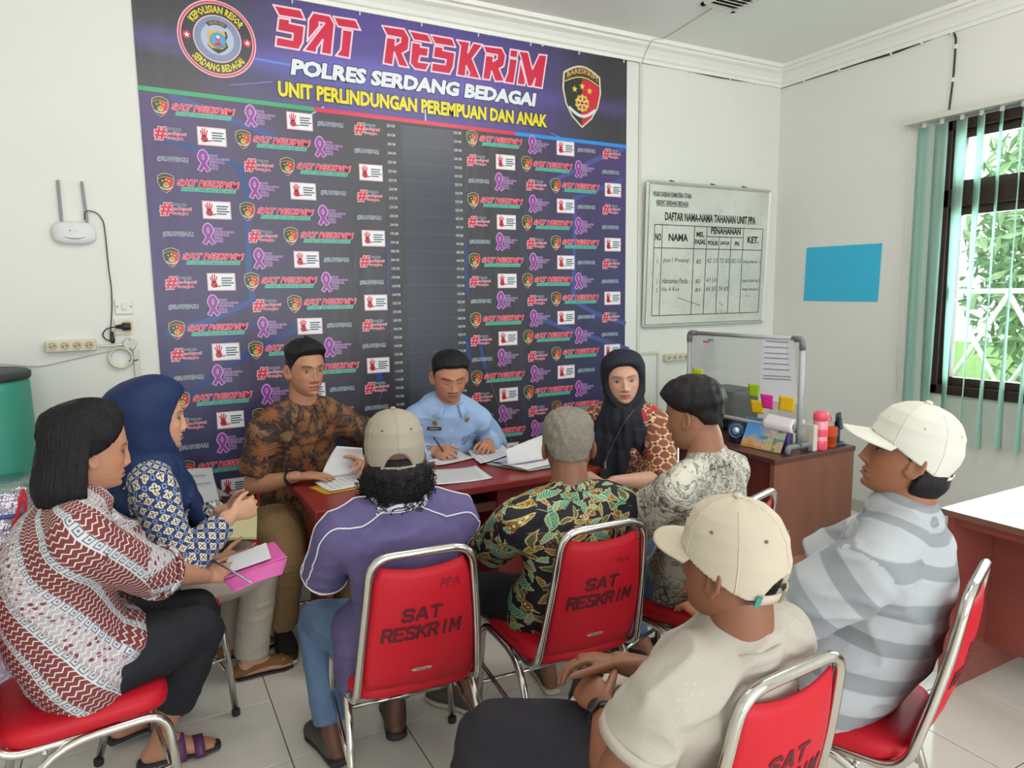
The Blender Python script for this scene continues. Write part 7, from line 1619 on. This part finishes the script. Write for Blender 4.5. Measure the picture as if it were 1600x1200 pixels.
# ================================================================== things on the table
PAP = NB('white_paper'); v = PAP.obj(); n1 = PAP.noise(v, 4, 3); PAP.col(PAP.mix(n1.outputs['Fac'], C(214, 215, 220), C(228, 229, 232))); PAP = PAP.fin(0.8, 0, 0.2)
def paper(name, label, px, z, curl=0.006, lines=0, mat=None, cat='paper', group=None, thick=0.0012, seed=0):
    """flat sheet(s) whose corners were sighted on the table plane"""
    q = [FZ(a, b, z) for a, b in px]; fn = lambda u, v: (0, 0, curl*(0.5+0.5*math.sin(5.0*u+seed))*(abs(2*u-1)**2*0.7+abs(2*v-1)**3*0.5))
    V, F = sheet(q, thick, 12, 10, fn); o = mesh_obj(name, V, F, mat or PAP, None, True)
    cen = np.mean(q, axis=0); root = empty(name, (cen[0], cen[1], z)); tag(root, label, cat, group); o.name = 'sheet'; hang(o, root)
    if lines:
        V = []; F = []; 
        for k in range(lines):
            vv = 0.12+0.76*k/(lines-1); u = 0.08; rn = random.Random(seed*31+k)
            while u < 0.9:
                du = rn.uniform(0.03, 0.14); o_ = len(V)
                for (uu, w_) in ((u, vv-0.008), (min(u+du, 0.92), vv-0.008), (min(u+du, 0.92), vv+0.008), (u, vv+0.008)):
                    a, b, c, d = q; p_ = (1-uu)*(1-w_)*a+uu*(1-w_)*b+uu*w_*c+(1-uu)*w_*d; V.append(p_+np.array(fn(uu, w_))+np.array([0, 0, thick+0.0012]))
                F.append((o_, o_+1, o_+2, o_+3)); u += du+0.015
        hang(mesh_obj('printed_lines', V, F, M('faint_ink', C(168, 170, 178), 0.8)), root)
    return root
paper('paper_sheet', 'large printed paper sheet lying alone at the front edge of the table', [(655, 763), (770, 748), (744, 729), (660, 738)], 0.751, 0.010, 9, seed=1)
paper('paper_sheet', 'small paper sheet under the hand holding the pen', [(667, 722), (688, 729), (745, 716), (718, 708)], 0.751, 0.008, 6, seed=2)
paper('paper_sheet', 'paper sheet under the left hand of the man in light blue', [(731, 706), (751, 728), (808, 708), (785, 697)], 0.754, 0.010, 7, seed=3)
FOLD = M('pale_green_folder', C(150, 176, 164), 0.6); 
paper('paper_folder', 'pale green folder at the bottom of the paper pile on the table', [(760, 726), (826, 738), (880, 728), (835, 706)], 0.752, 0.004, 0, FOLD, 'folder', thick=0.006, seed=4)
paper('paper_sheet', 'bluish paper sheet in the pile beside the green folder', [(768, 722), (790, 727), (850, 716), (812, 707)], 0.762, 0.014, 0, M('bluish_paper', C(178, 184, 214), 0.8), seed=5)
paper('paper_sheet', 'white paper sheet lying on the green folder', [(780, 727), (824, 734), (868, 724), (838, 712)], 0.765, 0.012, 0, seed=6)
q0, q1 = FZ(793, 727, 0.775), FZ(858, 716, 0.775); up_ = np.array([0.03, 0.10, 0.115])
V, F = sheet([q0, q1, q1+up_*0.9, q0+up_*0.55], 0.0015, 12, 10, lambda u, v: (0, 0, 0.02*math.sin(3.1*v)))
tag(rehome(mesh_obj('paper_sheet', V, F, PAP, None, True)), 'curled white paper sheet rising from the top of the pile', 'paper')
paper('yellow_envelope', 'yellow envelope under the paper stack on the left of the table', [(483, 762), (508, 773), (600, 757), (560, 744)], 0.751, 0.0, 0, M('yellow_envelope', C(206, 150, 30), 0.6), 'envelope', thick=0.002, seed=7)
paper('paper_stack', 'stack of white papers on the yellow envelope by the watch hand', [(492, 757), (516, 770), (600, 752), (566, 738)], 0.754, 0.006, 8, thick=0.006, seed=8)
a0, b0 = FZ(500, 748, 0.765), FZ(575, 738, 0.765); da = float((a0-CAM)@CF); 
V, F = sheet([a0, b0, AD(566, 700, da+0.06), AD(526, 697, da+0.06)], 0.0012, 12, 12, lambda u, v: (0.0, 0.02*math.sin(3.1*v), 0.0))
tag(rehome(mesh_obj('paper_sheet', V, F, PAP, None, True)), 'white paper sheet lifted upright by the man in brown batik', 'paper')
q = [FZ(a, b, 0.751) for a, b in ((662, 733), (678, 730), (680, 723), (665, 725))]; V, F = sheet(q, 0.008, 4, 4); ph = empty('mobile_phone', tuple(np.mean(q, axis=0))); tag(ph, 'dark mobile phone lying behind the front paper sheet', 'phone')
hang(mesh_obj('phone_body', V, F, M('phone_dark', C(70, 62, 66), 0.3)), ph); V, F = sheet([a+(np.mean(q, axis=0)-a)*0.08+np.array([0, 0, 0.0082]) for a in q], 0.0006, 2, 2); hang(mesh_obj('phone_screen', V, F, M('phone_screen', C(34, 32, 36), 0.12)), ph)
V, F = sheet([(0.95, TY0+0.10, 0.641), (1.25, TY0+0.10, 0.641), (1.25, TY0+0.36, 0.641), (0.95, TY0+0.36, 0.641)], 0.01, 4, 4); tag(rehome(mesh_obj('paper_stack', V, F, PAP)), 'papers lying on the shelf under the tabletop', 'paper')
def pen(name, label, a, b, mat, tip):
    a, b = np.asarray(a, float), np.asarray(b, float); d = nrm(b-a); root = empty(name, tuple(a)); tag(root, label, 'pen')
    hang(tube_obj('pen_barrel', [a+d*0.012, b], 0.0042, mat, seg=10), root); hang(mesh_obj('pen_tip', *tube([a, a+d*0.006, a+d*0.013], [0.0008, 0.002, 0.004], 8), tip), root)
    hang(tube_obj('pen_clip', [b-d*0.002+np.array([0, 0, 0.005]), b-d*0.035+np.array([0, 0, 0.0055])], 0.0012, tip, seg=6), root)
PA = [o for o in bpy.data.objects if o.name.startswith('person') and 'light blue' in o.get('label', '')][0]
hp = V3(1.36, 3.268, 0.782); pen('pen', 'black pen held by the man in light blue', hp+V3(0.012, -0.03, -0.028), hp+V3(-0.035, 0.045, 0.085), M('pen_black', C(28, 28, 32), 0.3), M('pen_tip_metal', C(190, 186, 176), 0.3, 0.8))
# ---- pink folder and pen of the woman at left, notebook of the woman in navy
d0 = float((FZ(335, 900, 0.66)-CAM)@CF); PINKM = M('pink_card', C(214, 96, 168), 0.6, var=0.05)
fo = empty('pink_folder', tuple(AD(390, 900, d0+0.05))); tag(fo, 'open pink card folder held by the woman in maroon batik', 'folder')
V, F = sheet([AD(350, 908, d0+0.01), AD(366, 926, d0-0.03), AD(441, 898, d0+0.07), AD(449, 873, d0+0.10)], 0.0014, 10, 8, lambda u, v: (0, 0, 0.006*math.sin(3.1*v))); hang(mesh_obj('front_flap', V, F, PINKM, None, True), fo)
V, F = sheet([AD(350, 905, d0+0.012), AD(449, 871, d0+0.102), AD(428, 846, d0+0.20), AD(345, 876, d0+0.12)], 0.0014, 8, 8); hang(mesh_obj('back_flap', V, F, PINKM, None, True), fo)
V, F = sheet([AD(358, 897, d0+0.02), AD(424, 874, d0+0.085), AD(416, 850, d0+0.185), AD(352, 874, d0+0.115)], 0.0012, 6, 6, lambda u, v: (0, 0, 0.004)); s_ = hang(mesh_obj('paper_insert', V, F, PAP), fo)
pen('pen', 'silver pen in the hand of the woman in maroon batik', AD(394, 911, d0-0.02), AD(330, 874, d0+0.03), M('pen_steel', C(150, 150, 160), 0.3, 0.7), MATS['pen_tip_metal'])
nb = empty('notebook', tuple(FZ(360, 835, 0.635))); tag(nb, 'pale yellow open notebook on the lap of the woman in navy headscarf', 'notebook')
zq = 0.645; qq = [FZ(306, 853, zq), FZ(401, 843, zq), FZ(402, 805, zq), FZ(330, 815, zq)]; V, F = sheet(qq, 0.010, 8, 8, lambda u, v: (0, 0, 0.008*math.sin(3.1*u))); hang(mesh_obj('pages', V, F, M('cream_page', C(214, 208, 160), 0.7)), nb)
V, F = sheet([a+(np.mean(qq, axis=0)-a)*-0.02-np.array([0, 0, 0.004]) for a in qq], 0.003, 8, 8, lambda u, v: (0, 0, 0.008*math.sin(3.1*u))); hang(mesh_obj('cover', V, F, M('dark_cover', C(60, 54, 40), 0.6)), nb)
# lanyard on the black headscarf
try:
    pts = []
    for a in ((990, 640), (975, 662), (960, 690), (949, 712), (946, 725)):
        c, nn = surf(SC7, a, 0.004); pts.append(c)
    o = mesh_obj('lanyard', *tube(spline(pts, 6), [(0.006, 0.0012)]*25, 8, (0, 0, 1)), M('grey_strap', C(92, 92, 100), 0.6), None, True); o.parent = SC7
    c = pts[-1]; o = mesh_obj('lanyard_clip', *tube([c+V3(0, 0, 0.012), c-V3(0, 0, 0.022)], 0.006, 8), MATS['pen_tip_metal']); o.parent = SC7
    o = box('id_card', c[0]-0.03, c[0]+0.03, c[1]-0.006, c[1]+0.002, c[2]-0.10, c[2]-0.02, DARK, bevel=0.002); o.parent = SC7
except Exception as ex: print('lanyard', ex)
# ================================================================== left corner
TEAL_ = NB('teal_plastic'); v = TEAL_.obj(); n1 = TEAL_.noise(TEAL_.mapping(v, sc=(3, 3, 0.6)), 3, 4); TEAL_.col(TEAL_.mix(n1.outputs['Fac'], C(48, 138, 116), C(72, 160, 138))); TEAL_ = TEAL_.fin(0.5)
dr = empty('green_drum', (-0.68, 3.66, 0)); tag(dr, 'tall teal green plastic drum with black rim in the left corner', 'drum')
V, F = lathe([(0.285, 0.0), (0.288, 0.02), (0.276, 0.6), (0.266, 1.24), (0.262, 1.262)], 40, (-0.68, 3.66, 0)); hang(mesh_obj('drum_body', V, F, TEAL_, None, True), dr)
V, F = lathe([(0.262, 1.262), (0.272, 1.266), (0.274, 1.292), (0.262, 1.30), (0.02, 1.302)], 40, (-0.68, 3.66, 0)); hang(mesh_obj('drum_rim', V, F, M('rim_dark', C(52, 58, 56), 0.6), None, True), dr)
bg_ = empty('wrapped_bedding', (-0.70, 3.25, 0)); tag(bg_, 'lilac bedding pack wrapped in clear plastic tied with red string', 'bedding')
LIL_ = M('lilac_fabric', C(186, 156, 196), 0.8, var=0.15, vs=8, bump=(10, 0.4, 0.02)); bm = bmesh.new(); box_bm(bm, -1.00, -0.395, 3.12, 3.35, 0.02, 0.84, 0.05, seg=4); hang(bm_obj('bedding_fold', bm, LIL_, None, True), bg_)
PLW = NB('clear_wrap'); t1 = PLW.n('ShaderNodeBsdfTransparent'); t1.inputs[0].default_value = (0.93, 0.92, 0.95, 1); g2 = PLW.n('ShaderNodeBsdfGlossy', i_Roughness=0.12); mx = PLW.n('ShaderNodeMixShader', i_0=0.28); PLW.l(t1.outputs[0], mx.inputs[1]); PLW.l(g2.outputs[0], mx.inputs[2]); PLW.l(mx.outputs[0], PLW.t.nodes['Material Output'].inputs[0]); nn = PLW.noise(PLW.obj(), 14, 4); bu = PLW.n('ShaderNodeBump', i_Strength=0.9); bu.inputs['Distance'].default_value = 0.02; PLW.l(nn.outputs['Fac'], bu.inputs['Height']); PLW.l(bu.outputs[0], g2.inputs['Normal']); PLW = PLW.fin()
bm = bmesh.new(); box_bm(bm, -1.015, -0.38, 3.105, 3.365, 0.01, 0.92, 0.05, seg=4); hang(bm_obj('plastic_wrap', bm, PLW, None, True), bg_)
for xx in (-0.40, -0.70): hang(tube_obj('edge_binding', [(xx, 3.108, 0.05), (xx, 3.103, 0.80)], 0.009, M('blue_binding', C(96, 110, 176), 0.6), seg=8), bg_)
hang(tube_obj('edge_binding', [(-0.99, 3.104, 0.80), (-0.41, 3.104, 0.80)], 0.009, MATS['blue_binding'], seg=8), bg_)
for k in range(4): hang(tube_obj('red_string', spline([(-0.405, 3.10, 0.90), (-0.41+0.012*math.sin(k*2), 3.092, 0.86), (-0.395-0.02*k, 3.095, 0.80-0.02*k)], 6), 0.004, M('red_string', C(220, 40, 50), 0.6), seg=6), bg_)
cb = empty('low_cabinet', (0.195, 3.76, 0)); tag(cb, 'dark maroon low cabinet by the banner holding papers', 'cabinet')
MAR = M('dark_maroon', C(64, 26, 32), 0.5, var=0.15); hang(box('cabinet_body', 0.02, 0.37, 3.62, 3.90, 0.03, 0.56, MAR, bevel=0.006), cb); hang(box('cabinet_top', 0.01, 0.38, 3.61, 3.91, 0.561, 0.58, MAR, bevel=0.004), cb)
for x in (0.04, 0.32): hang(box('foot', x, x+0.03, 3.63, 3.66, 0, 0.03, DARK), cb)
V, F = sheet([(0.19, 3.68, 0.582), (0.315, 3.66, 0.582), (0.295, 3.73, 0.75), (0.165, 3.75, 0.755)], 0.003, 6, 8, lambda u, v: (0, 0.02*math.sin(3*v), 0)); nt_ = empty('note_card', (0.24, 3.70, 0.581)); tag(nt_, 'white card with handwriting propped up on the low cabinet', 'card'); hang(mesh_obj('card_sheet', V, F, PAP), nt_)
PR = Print((0.165, 3.66, 0.60), nrm((0.125, -0.02, 0)), nrm((-0.02, 0.07, 0.17)), 0.0); 
pr0 = np.array([0.171, 3.741, 0.715]); PR = Print(pr0+np.array([0, -0.008, 0.0]), nrm((0.13, -0.02, 0)), nrm((-0.022, 0.07, 0.17)), 0.0008); PR.text('Famosis', 0.02, 0.0, 0.07, 0.013, C(70, 74, 92), 0, 0, 0.2); PR.text('Lengkap Diary', 0.015, -0.045, 0.095, 0.014, C(70, 74, 92), 0, 0, 0.2); hang(PR.build('card_writing'), nt_)
for k, (x, lb) in enumerate(((0.27, 'upper thin magazine leaning behind the propped card'), (0.285, 'lower curled magazine leaning behind the propped card'))):
    V, F = sheet([(x-0.06, 3.70+0.03*k, 0.581), (x+0.06+0.03*k, 3.72+0.03*k, 0.581), (x+0.02-0.05*k, 3.80+0.03*k, 0.72-0.05*k), (x-0.10-0.04*k, 3.78+0.03*k, 0.74-0.05*k)], 0.010, 8, 6, lambda u, v: (0, 0, 0.012*math.sin(3.1*u))); tag(rehome(mesh_obj('magazine', V, F, M('magazine_pale', C(176, 170, 166), 0.5, var=0.2, vs=9), None, True)), lb, 'magazine')
# ================================================================== side desk: acrylic divider and small things
PVC = M('pvc_pipe', C(168, 170, 170), 0.4, var=0.03); ELB = M('pvc_elbow', C(112, 116, 120), 0.45, var=0.04)
dv = empty('acrylic_divider', (3.01, 2.85, 0.75)); tag(dv, 'clear acrylic divider board on a grey pipe stand on the side desk', 'divider')
ya, yb, za, zb = 2.435, 3.265, 0.865, 1.345; X_ = 3.01
for y in (ya, yb):
    hang(tube_obj('upright_pipe', [(X_, y, 0.785), (X_, y, zb-0.03)], 0.0135, PVC, seg=14), dv)
    hang(tube_obj('corner_elbow', fillet([(X_, y, zb-0.055), (X_, y, zb), (X_, y+(0.06 if y == ya else -0.06), zb)], 0.022, 6), 0.0165, ELB, seg=14), dv)
    hang(tube_obj('pipe_tee', [(X_, y, 0.785), (X_, y, 0.90)], 0.0165, ELB, seg=14), dv)
    hang(tube_obj('foot_pipe', fillet([(X_-0.082, y, 0.752), (X_-0.082, y, 0.788), (X_+0.082, y, 0.788), (X_+0.082, y, 0.752)], 0.022, 6), 0.0155, ELB, seg=14), dv)
for z in (za, zb): hang(tube_obj('cross_pipe', [(X_, ya+0.02, z), (X_, yb-0.02, z)], 0.0125, PVC, seg=14), dv)
ACR = NB('acrylic'); t1 = ACR.n('ShaderNodeBsdfTransparent'); t1.inputs[0].default_value = (0.94, 0.95, 0.95, 1); g2 = ACR.n('ShaderNodeBsdfGlossy', i_Roughness=0.06); d2 = ACR.n('ShaderNodeBsdfDiffuse'); d2.inputs[0].default_value = C(206, 208, 204); fr = ACR.n('ShaderNodeFresnel', i_IOR=1.4); m1 = ACR.n('ShaderNodeMixShader', i_0=0.12); mx = ACR.n('ShaderNodeMixShader'); ACR.l(t1.outputs[0], m1.inputs[1]); ACR.l(d2.outputs[0], m1.inputs[2]); ACR.l(ACR.math('MULTIPLY', fr.outputs[0], 0.35), mx.inputs[0]); ACR.l(m1.outputs[0], mx.inputs[1]); ACR.l(g2.outputs[0], mx.inputs[2]); ACR.l(mx.outputs[0], ACR.t.nodes['Material Output'].inputs[0]); ACR = ACR.fin()
hang(box('acrylic_pane', X_-0.0015, X_+0.0015, ya+0.01, yb-0.01, za+0.005, zb-0.005, ACR), dv)
def on_pane(name, label, px, mat, off, cat, group=None, curl=0.0):
    q = [WR(a, b, X_-off) for a, b in px]; V, F = sheet(q, 0.0008, 6, 6, (lambda u, v: (-curl*(1-v)**2*(1+0.4*math.sin(4*u)), 0, 0)) if curl else None); o = mesh_obj(name, V, F, mat, None, True); return tag(rehome(o), label, cat, group)
lp_ = empty('printed_list', tuple(WR(1215, 630, X_-0.006))); tag(lp_, 'white printed list taped to the right of the acrylic divider', 'paper')
V, F = sheet([WR(a, b, X_-0.006) for a, b in ((1186, 624), (1246, 631), (1242, 531), (1193, 526))], 0.0008, 8, 10, lambda u, v: (-0.010*max(0, u-0.75)*v*4, 0, 0)); hang(mesh_obj('list_sheet', V, F, M('list_paper', C(232, 235, 240), 0.7)), lp_)
PRp = Print((0, 0, 0), (0, -1, 0), (0, 0, 1), 0.0); V = []; F = []
for k, (yy, x0, x1) in enumerate(((532, 1196, 1233), (541, 1195, 1239), (550.5, 1194, 1239), (558, 1193.5, 1239), (567, 1193, 1239), (575.5, 1192.5, 1239), (586, 1192, 1240), (590.5, 1192, 1240))):
    o = len(V); V += [WR(x0, yy, X_-0.0085), WR(x1, yy+2.6, X_-0.0085), WR(x1, yy+4.0, X_-0.0085), WR(x0, yy+1.3, X_-0.0085)]; F.append((o, o+1, o+2, o+3))
hang(mesh_obj('list_lines', V, F, M('list_ink', C(126, 130, 142), 0.8)), lp_)
GN, YN, MN = M('note_green', C(170, 206, 20), 0.6, var=0.02), M('note_yellow', C(244, 198, 20), 0.6, var=0.02), M('note_magenta', C(236, 44, 150), 0.6, var=0.02)
gset = 'sticky notes on the acrylic divider'
on_pane('sticky_note', 'lime green sticky note on the divider left of the printed list', [(1171, 619), (1185, 621), (1187, 602), (1169, 599)], GN, 0.003, 'sticky note', gset)
on_pane('sticky_note', 'yellow sticky note below the lime green one', [(1174, 645), (1194, 647), (1192, 627), (1172, 624)], YN, 0.003, 'sticky note', gset)
on_pane('sticky_note', 'magenta sticky note overlapping the bottom of the printed list', [(1192, 637), (1208, 640), (1208, 618), (1188, 615)], MN, 0.0075, 'sticky note', gset)
on_pane('sticky_note', 'yellow sticky note at the bottom right of the printed list', [(1216, 640), (1241, 645), (1242, 622), (1218, 618)], YN, 0.0075, 'sticky note', gset)
on_pane('sticky_note', 'yellow sticky note at the far left of the divider above the black hair', [(1081, 590), (1098, 592), (1098, 578), (1082, 575)], M('note_lemon', C(214, 222, 30), 0.6), 0.003, 'sticky note', gset)
on_pane('sticky_note', 'light blue paper strip behind the lower pipe of the divider', [(1165, 668), (1193, 671), (1194, 654), (1166, 651)], M('note_blue', C(104, 166, 220), 0.6), -0.004, 'sticky note', gset)
on_pane('flag_marker', 'small blue index flag near the top of the divider', [(1106, 532), (1115, 533), (1115, 530.5), (1106, 529.5)], M('flag_blue', C(60, 140, 200), 0.6), 0.003, 'index flag', 'index flags'); on_pane('flag_marker', 'small pink index flag near the top of the divider', [(1099, 535), (1109, 536), (1109, 533), (1099, 532)], M('flag_pink', C(226, 90, 130), 0.6), 0.003, 'index flag', 'index flags')
q = [WR(1192, 668, X_-0.06), WR(1240, 678, X_-0.06), WR(1244, 656, X_-0.008), WR(1200, 646, X_-0.008)]; V, F = sheet(q, 0.004, 10, 8, lambda u, v: (-0.02*math.sin(3.1*v), 0, 0)); tag(rehome(mesh_obj('paper_pad', V, F, M('pad_paper', C(222, 216, 220), 0.7), None, True)), 'curled white paper pad hanging over the lower pipe of the divider', 'paper')
# desk calendar
cl = empty('desk_calendar', (2.95, 2.62, 0.75)); tag(cl, 'desk calendar with a blue and orange picture in front of the divider', 'calendar')
CAL = NB('calendar_picture'); v = CAL.obj(); x, y, z = CAL.sep(v); n1 = CAL.noise(v, 16, 4); f = CAL.math('ADD', CAL.math('MULTIPLY', CAL.math('SUBTRACT', z, 0.75), 5.5), CAL.math('MULTIPLY', CAL.math('SUBTRACT', n1.outputs['Fac'], 0.5), 0.5)); c = CAL.ramp(f, [(0.05, C(186, 124, 66)), (0.2, C(206, 170, 120)), (0.34, C(96, 156, 204)), (0.8, C(70, 136, 206))]); s2 = CAL.step(CAL.math('ADD', CAL.math('SUBTRACT', 2.60, y), CAL.math('MULTIPLY', n1.outputs['Fac'], 0.06)), 0.03, 0.04); c2 = CAL.ramp(CAL.noise(v, 30, 3).outputs['Fac'], [(0.35, C(70, 130, 110)), (0.5, C(200, 190, 130)), (0.62, C(196, 120, 110)), (0.7, C(220, 220, 200))]); CAL.col(CAL.mix(CAL.math('MULTIPLY', s2, 0.8), c, c2)); CAL = CAL.fin(0.35)
A_, B_ = FZ(1157, 696, 0.752), FZ(1219, 709, 0.752); up_ = np.array([0.055, 0.0, 0.125]); dp = np.array([0.10, 0.02, 0])
V, F = sheet([A_, B_, B_+up_, A_+up_], 0.003, 4, 4); hang(mesh_obj('calendar_front', V, F, CAL), cl); V, F = sheet([B_+dp, A_+dp, A_+up_+np.array([0.006, 0, 0]), B_+up_+np.array([0.006, 0, 0])], 0.003, 4, 4); hang(mesh_obj('calendar_stand', V, F, DARK), cl); V, F = sheet([A_, A_+dp, B_+dp, B_], 0.002, 2, 2); hang(mesh_obj('calendar_base', V, F, DARK), cl)
# round desktop speakers
def speaker(c, label, ring):
    r = empty('desk_speaker', (c[0], c[1], 0.75)); tag(r, label, 'speaker', 'desk speakers'); c = np.asarray(c, float); d = nrm(np.array([-0.8, -0.55, 0.12])); N = nrm(np.cross(d, (0, 0, 1))); B = np.cross(N, d)
    V, F = tube([c-d*0.045, c-d*0.03, c, c+d*0.02, c+d*0.026], [0.02, 0.042, 0.052, 0.048, 0.042], 24); hang(mesh_obj('speaker_body', V, F, DARK, None, True), r)
    pts = [c+d*0.027+(N*math.cos(t)+B*math.sin(t))*0.036 for t in np.linspace(0, 6.283, 29)[:-1]]; V, F = tube(pts, 0.005, 8, closed=True); hang(mesh_obj('speaker_ring', V, F, ring, None, True), r)
    V, F = tube([c+d*0.024, c+d*0.030, c+d*0.038, c+d*0.042], [0.030, 0.022, 0.018, 0.008], 20); hang(mesh_obj('speaker_cone', V, F, M('cone_silver', C(198, 204, 212), 0.3, 0.7), None, True), r); hang(box('speaker_foot', c[0]-0.03, c[0]+0.03, c[1]-0.03, c[1]+0.03, 0.7505, c[2]-0.035, DARK, bevel=0.004), r)
speaker((2.945, 2.80, 0.815), 'small round black speaker with blue ring beside the calendar', M('ring_blue', C(40, 110, 190), 0.3)); speaker((2.95, 2.98, 0.815), 'small round black speaker half hidden behind the young man', DARK)
pt_ = empty('label_printer', (3.24, 3.16, 0.75)); tag(pt_, 'black boxy device with two pale stickers behind the acrylic divider', 'device')
hang(box('device_body', 3.14, 3.37, 3.02, 3.30, 0.7505, 1.0, M('device_black', C(58, 60, 64), 0.45), bevel=0.03), pt_); hang(box('device_door', 3.136, 3.142, 3.05, 3.20, 0.77, 0.93, DARK, bevel=0.002), pt_)
for y0 in (3.215, 3.07): hang(box('sticker', 3.1355, 3.1402, y0, y0+0.05, 0.945, 0.968, M('sticker_pale', C(206, 208, 212), 0.5)), pt_)
V, F = sheet([(3.20, 3.36, 0.7505), (3.20, 3.46, 0.7505), (3.22, 3.46, 1.03), (3.22, 3.36, 1.03)], 0.03, 2, 2); tag(rehome(mesh_obj('document_box', V, F, M('lilac_box', C(206, 198, 212), 0.5))), 'pale lilac document box standing beside the black device', 'box')
# bottle, cup, holder, white boxes
def lathe_obj(name, prof, c, mat, root, seg=28): V, F = lathe(prof, seg, c); return hang(mesh_obj(name, V, F, mat, None, True), root)
PKC = M('pink_plastic', C(232, 84, 108), 0.3, var=0.03); PKT = M('pink_clear_plastic', C(236, 150, 162), 0.2, var=0.03)
bc_ = (3.175, 2.435, 0.75); bo = empty('water_bottle', bc_); tag(bo, 'pink plastic water bottle standing beside the orange cup', 'bottle')
lathe_obj('bottle_body', [(0.033, 0.001), (0.036, 0.006), (0.036, 0.052), (0.0365, 0.054), (0.0365, 0.056), (0.036, 0.058), (0.036, 0.15), (0.034, 0.158)], bc_, PKT, bo); lathe_obj('bottle_base', [(0.034, 0.0005), (0.0372, 0.006), (0.0372, 0.05), (0.0365, 0.052)], bc_, PKC, bo); lathe_obj('bottle_band', [(0.0368, 0.075), (0.0372, 0.078), (0.0372, 0.112), (0.0368, 0.115)], bc_, PKC, bo); lathe_obj('bottle_lid', [(0.036, 0.159), (0.0385, 0.162), (0.0385, 0.192), (0.034, 0.205), (0.01, 0.208)], bc_, PKC, bo)
hang(tube_obj('carry_loop', fillet([(3.205, 2.42, 0.935), (3.228, 2.41, 0.93), (3.226, 2.41, 0.90), (3.206, 2.42, 0.895)], 0.012, 5), 0.004, PKC, seg=8), bo)
cc_ = (3.275, 2.45, 0.75); cu_ = empty('orange_cup', cc_); tag(cu_, 'orange plastic cup beside the pink bottle', 'cup'); ORG = M('orange_plastic', C(216, 84, 44), 0.4, var=0.04)
lathe_obj('cup_body', [(0.028, 0.001), (0.031, 0.004), (0.037, 0.105), (0.0385, 0.108), (0.036, 0.108), (0.033, 0.02), (0.004, 0.014)], cc_, ORG, cu_); hang(tube_obj('cup_handle', fillet([(3.305, 2.47, 0.84), (3.335, 2.485, 0.835), (3.332, 2.483, 0.785), (3.303, 2.468, 0.78)], 0.02, 5), 0.005, ORG, seg=8), cu_)
NV = M('navy_plastic', C(28, 48, 70), 0.35); hc = (3.365, 2.475, 0.75); ho = empty('phone_holder', hc); tag(ho, 'dark navy desk holder with a folded arm at the desk corner', 'holder')
lathe_obj('holder_base', [(0.045, 0.001), (0.048, 0.006), (0.04, 0.014), (0.015, 0.018)], hc, NV, ho); hang(tube_obj('holder_arm', spline([(3.365, 2.475, 0.765), (3.36, 2.47, 0.81), (3.372, 2.48, 0.86), (3.35, 2.455, 0.895)], 6), [0.016]*19, NV, seg=10), ho)
V, F = sheet([(3.32, 2.42, 0.845), (3.395, 2.51, 0.835), (3.365, 2.49, 0.915), (3.335, 2.45, 0.935)], 0.012, 3, 3); hang(mesh_obj('holder_plate', V, F, NV), ho)
tag(rehome(box('white_box', 3.045, 3.135, 2.50, 2.56, 0.7505, 0.905, M('carton_white', C(214, 212, 204), 0.6), bevel=0.003)), 'white carton standing behind the divider pipe', 'box'); tag(rehome(box('cream_binder', 3.10, 3.13, 2.415, 2.495, 0.7505, 0.89, M('binder_cream', C(206, 198, 182), 0.6), bevel=0.003)), 'narrow cream binder between divider and bottle', 'binder')
tag(rehome(box('violet_box', 2.965, 2.99, 2.47, 2.52, 0.7505, 0.86, M('violet_card', C(86, 76, 140), 0.5), bevel=0.002)), 'small violet box at the end of the divider', 'box')
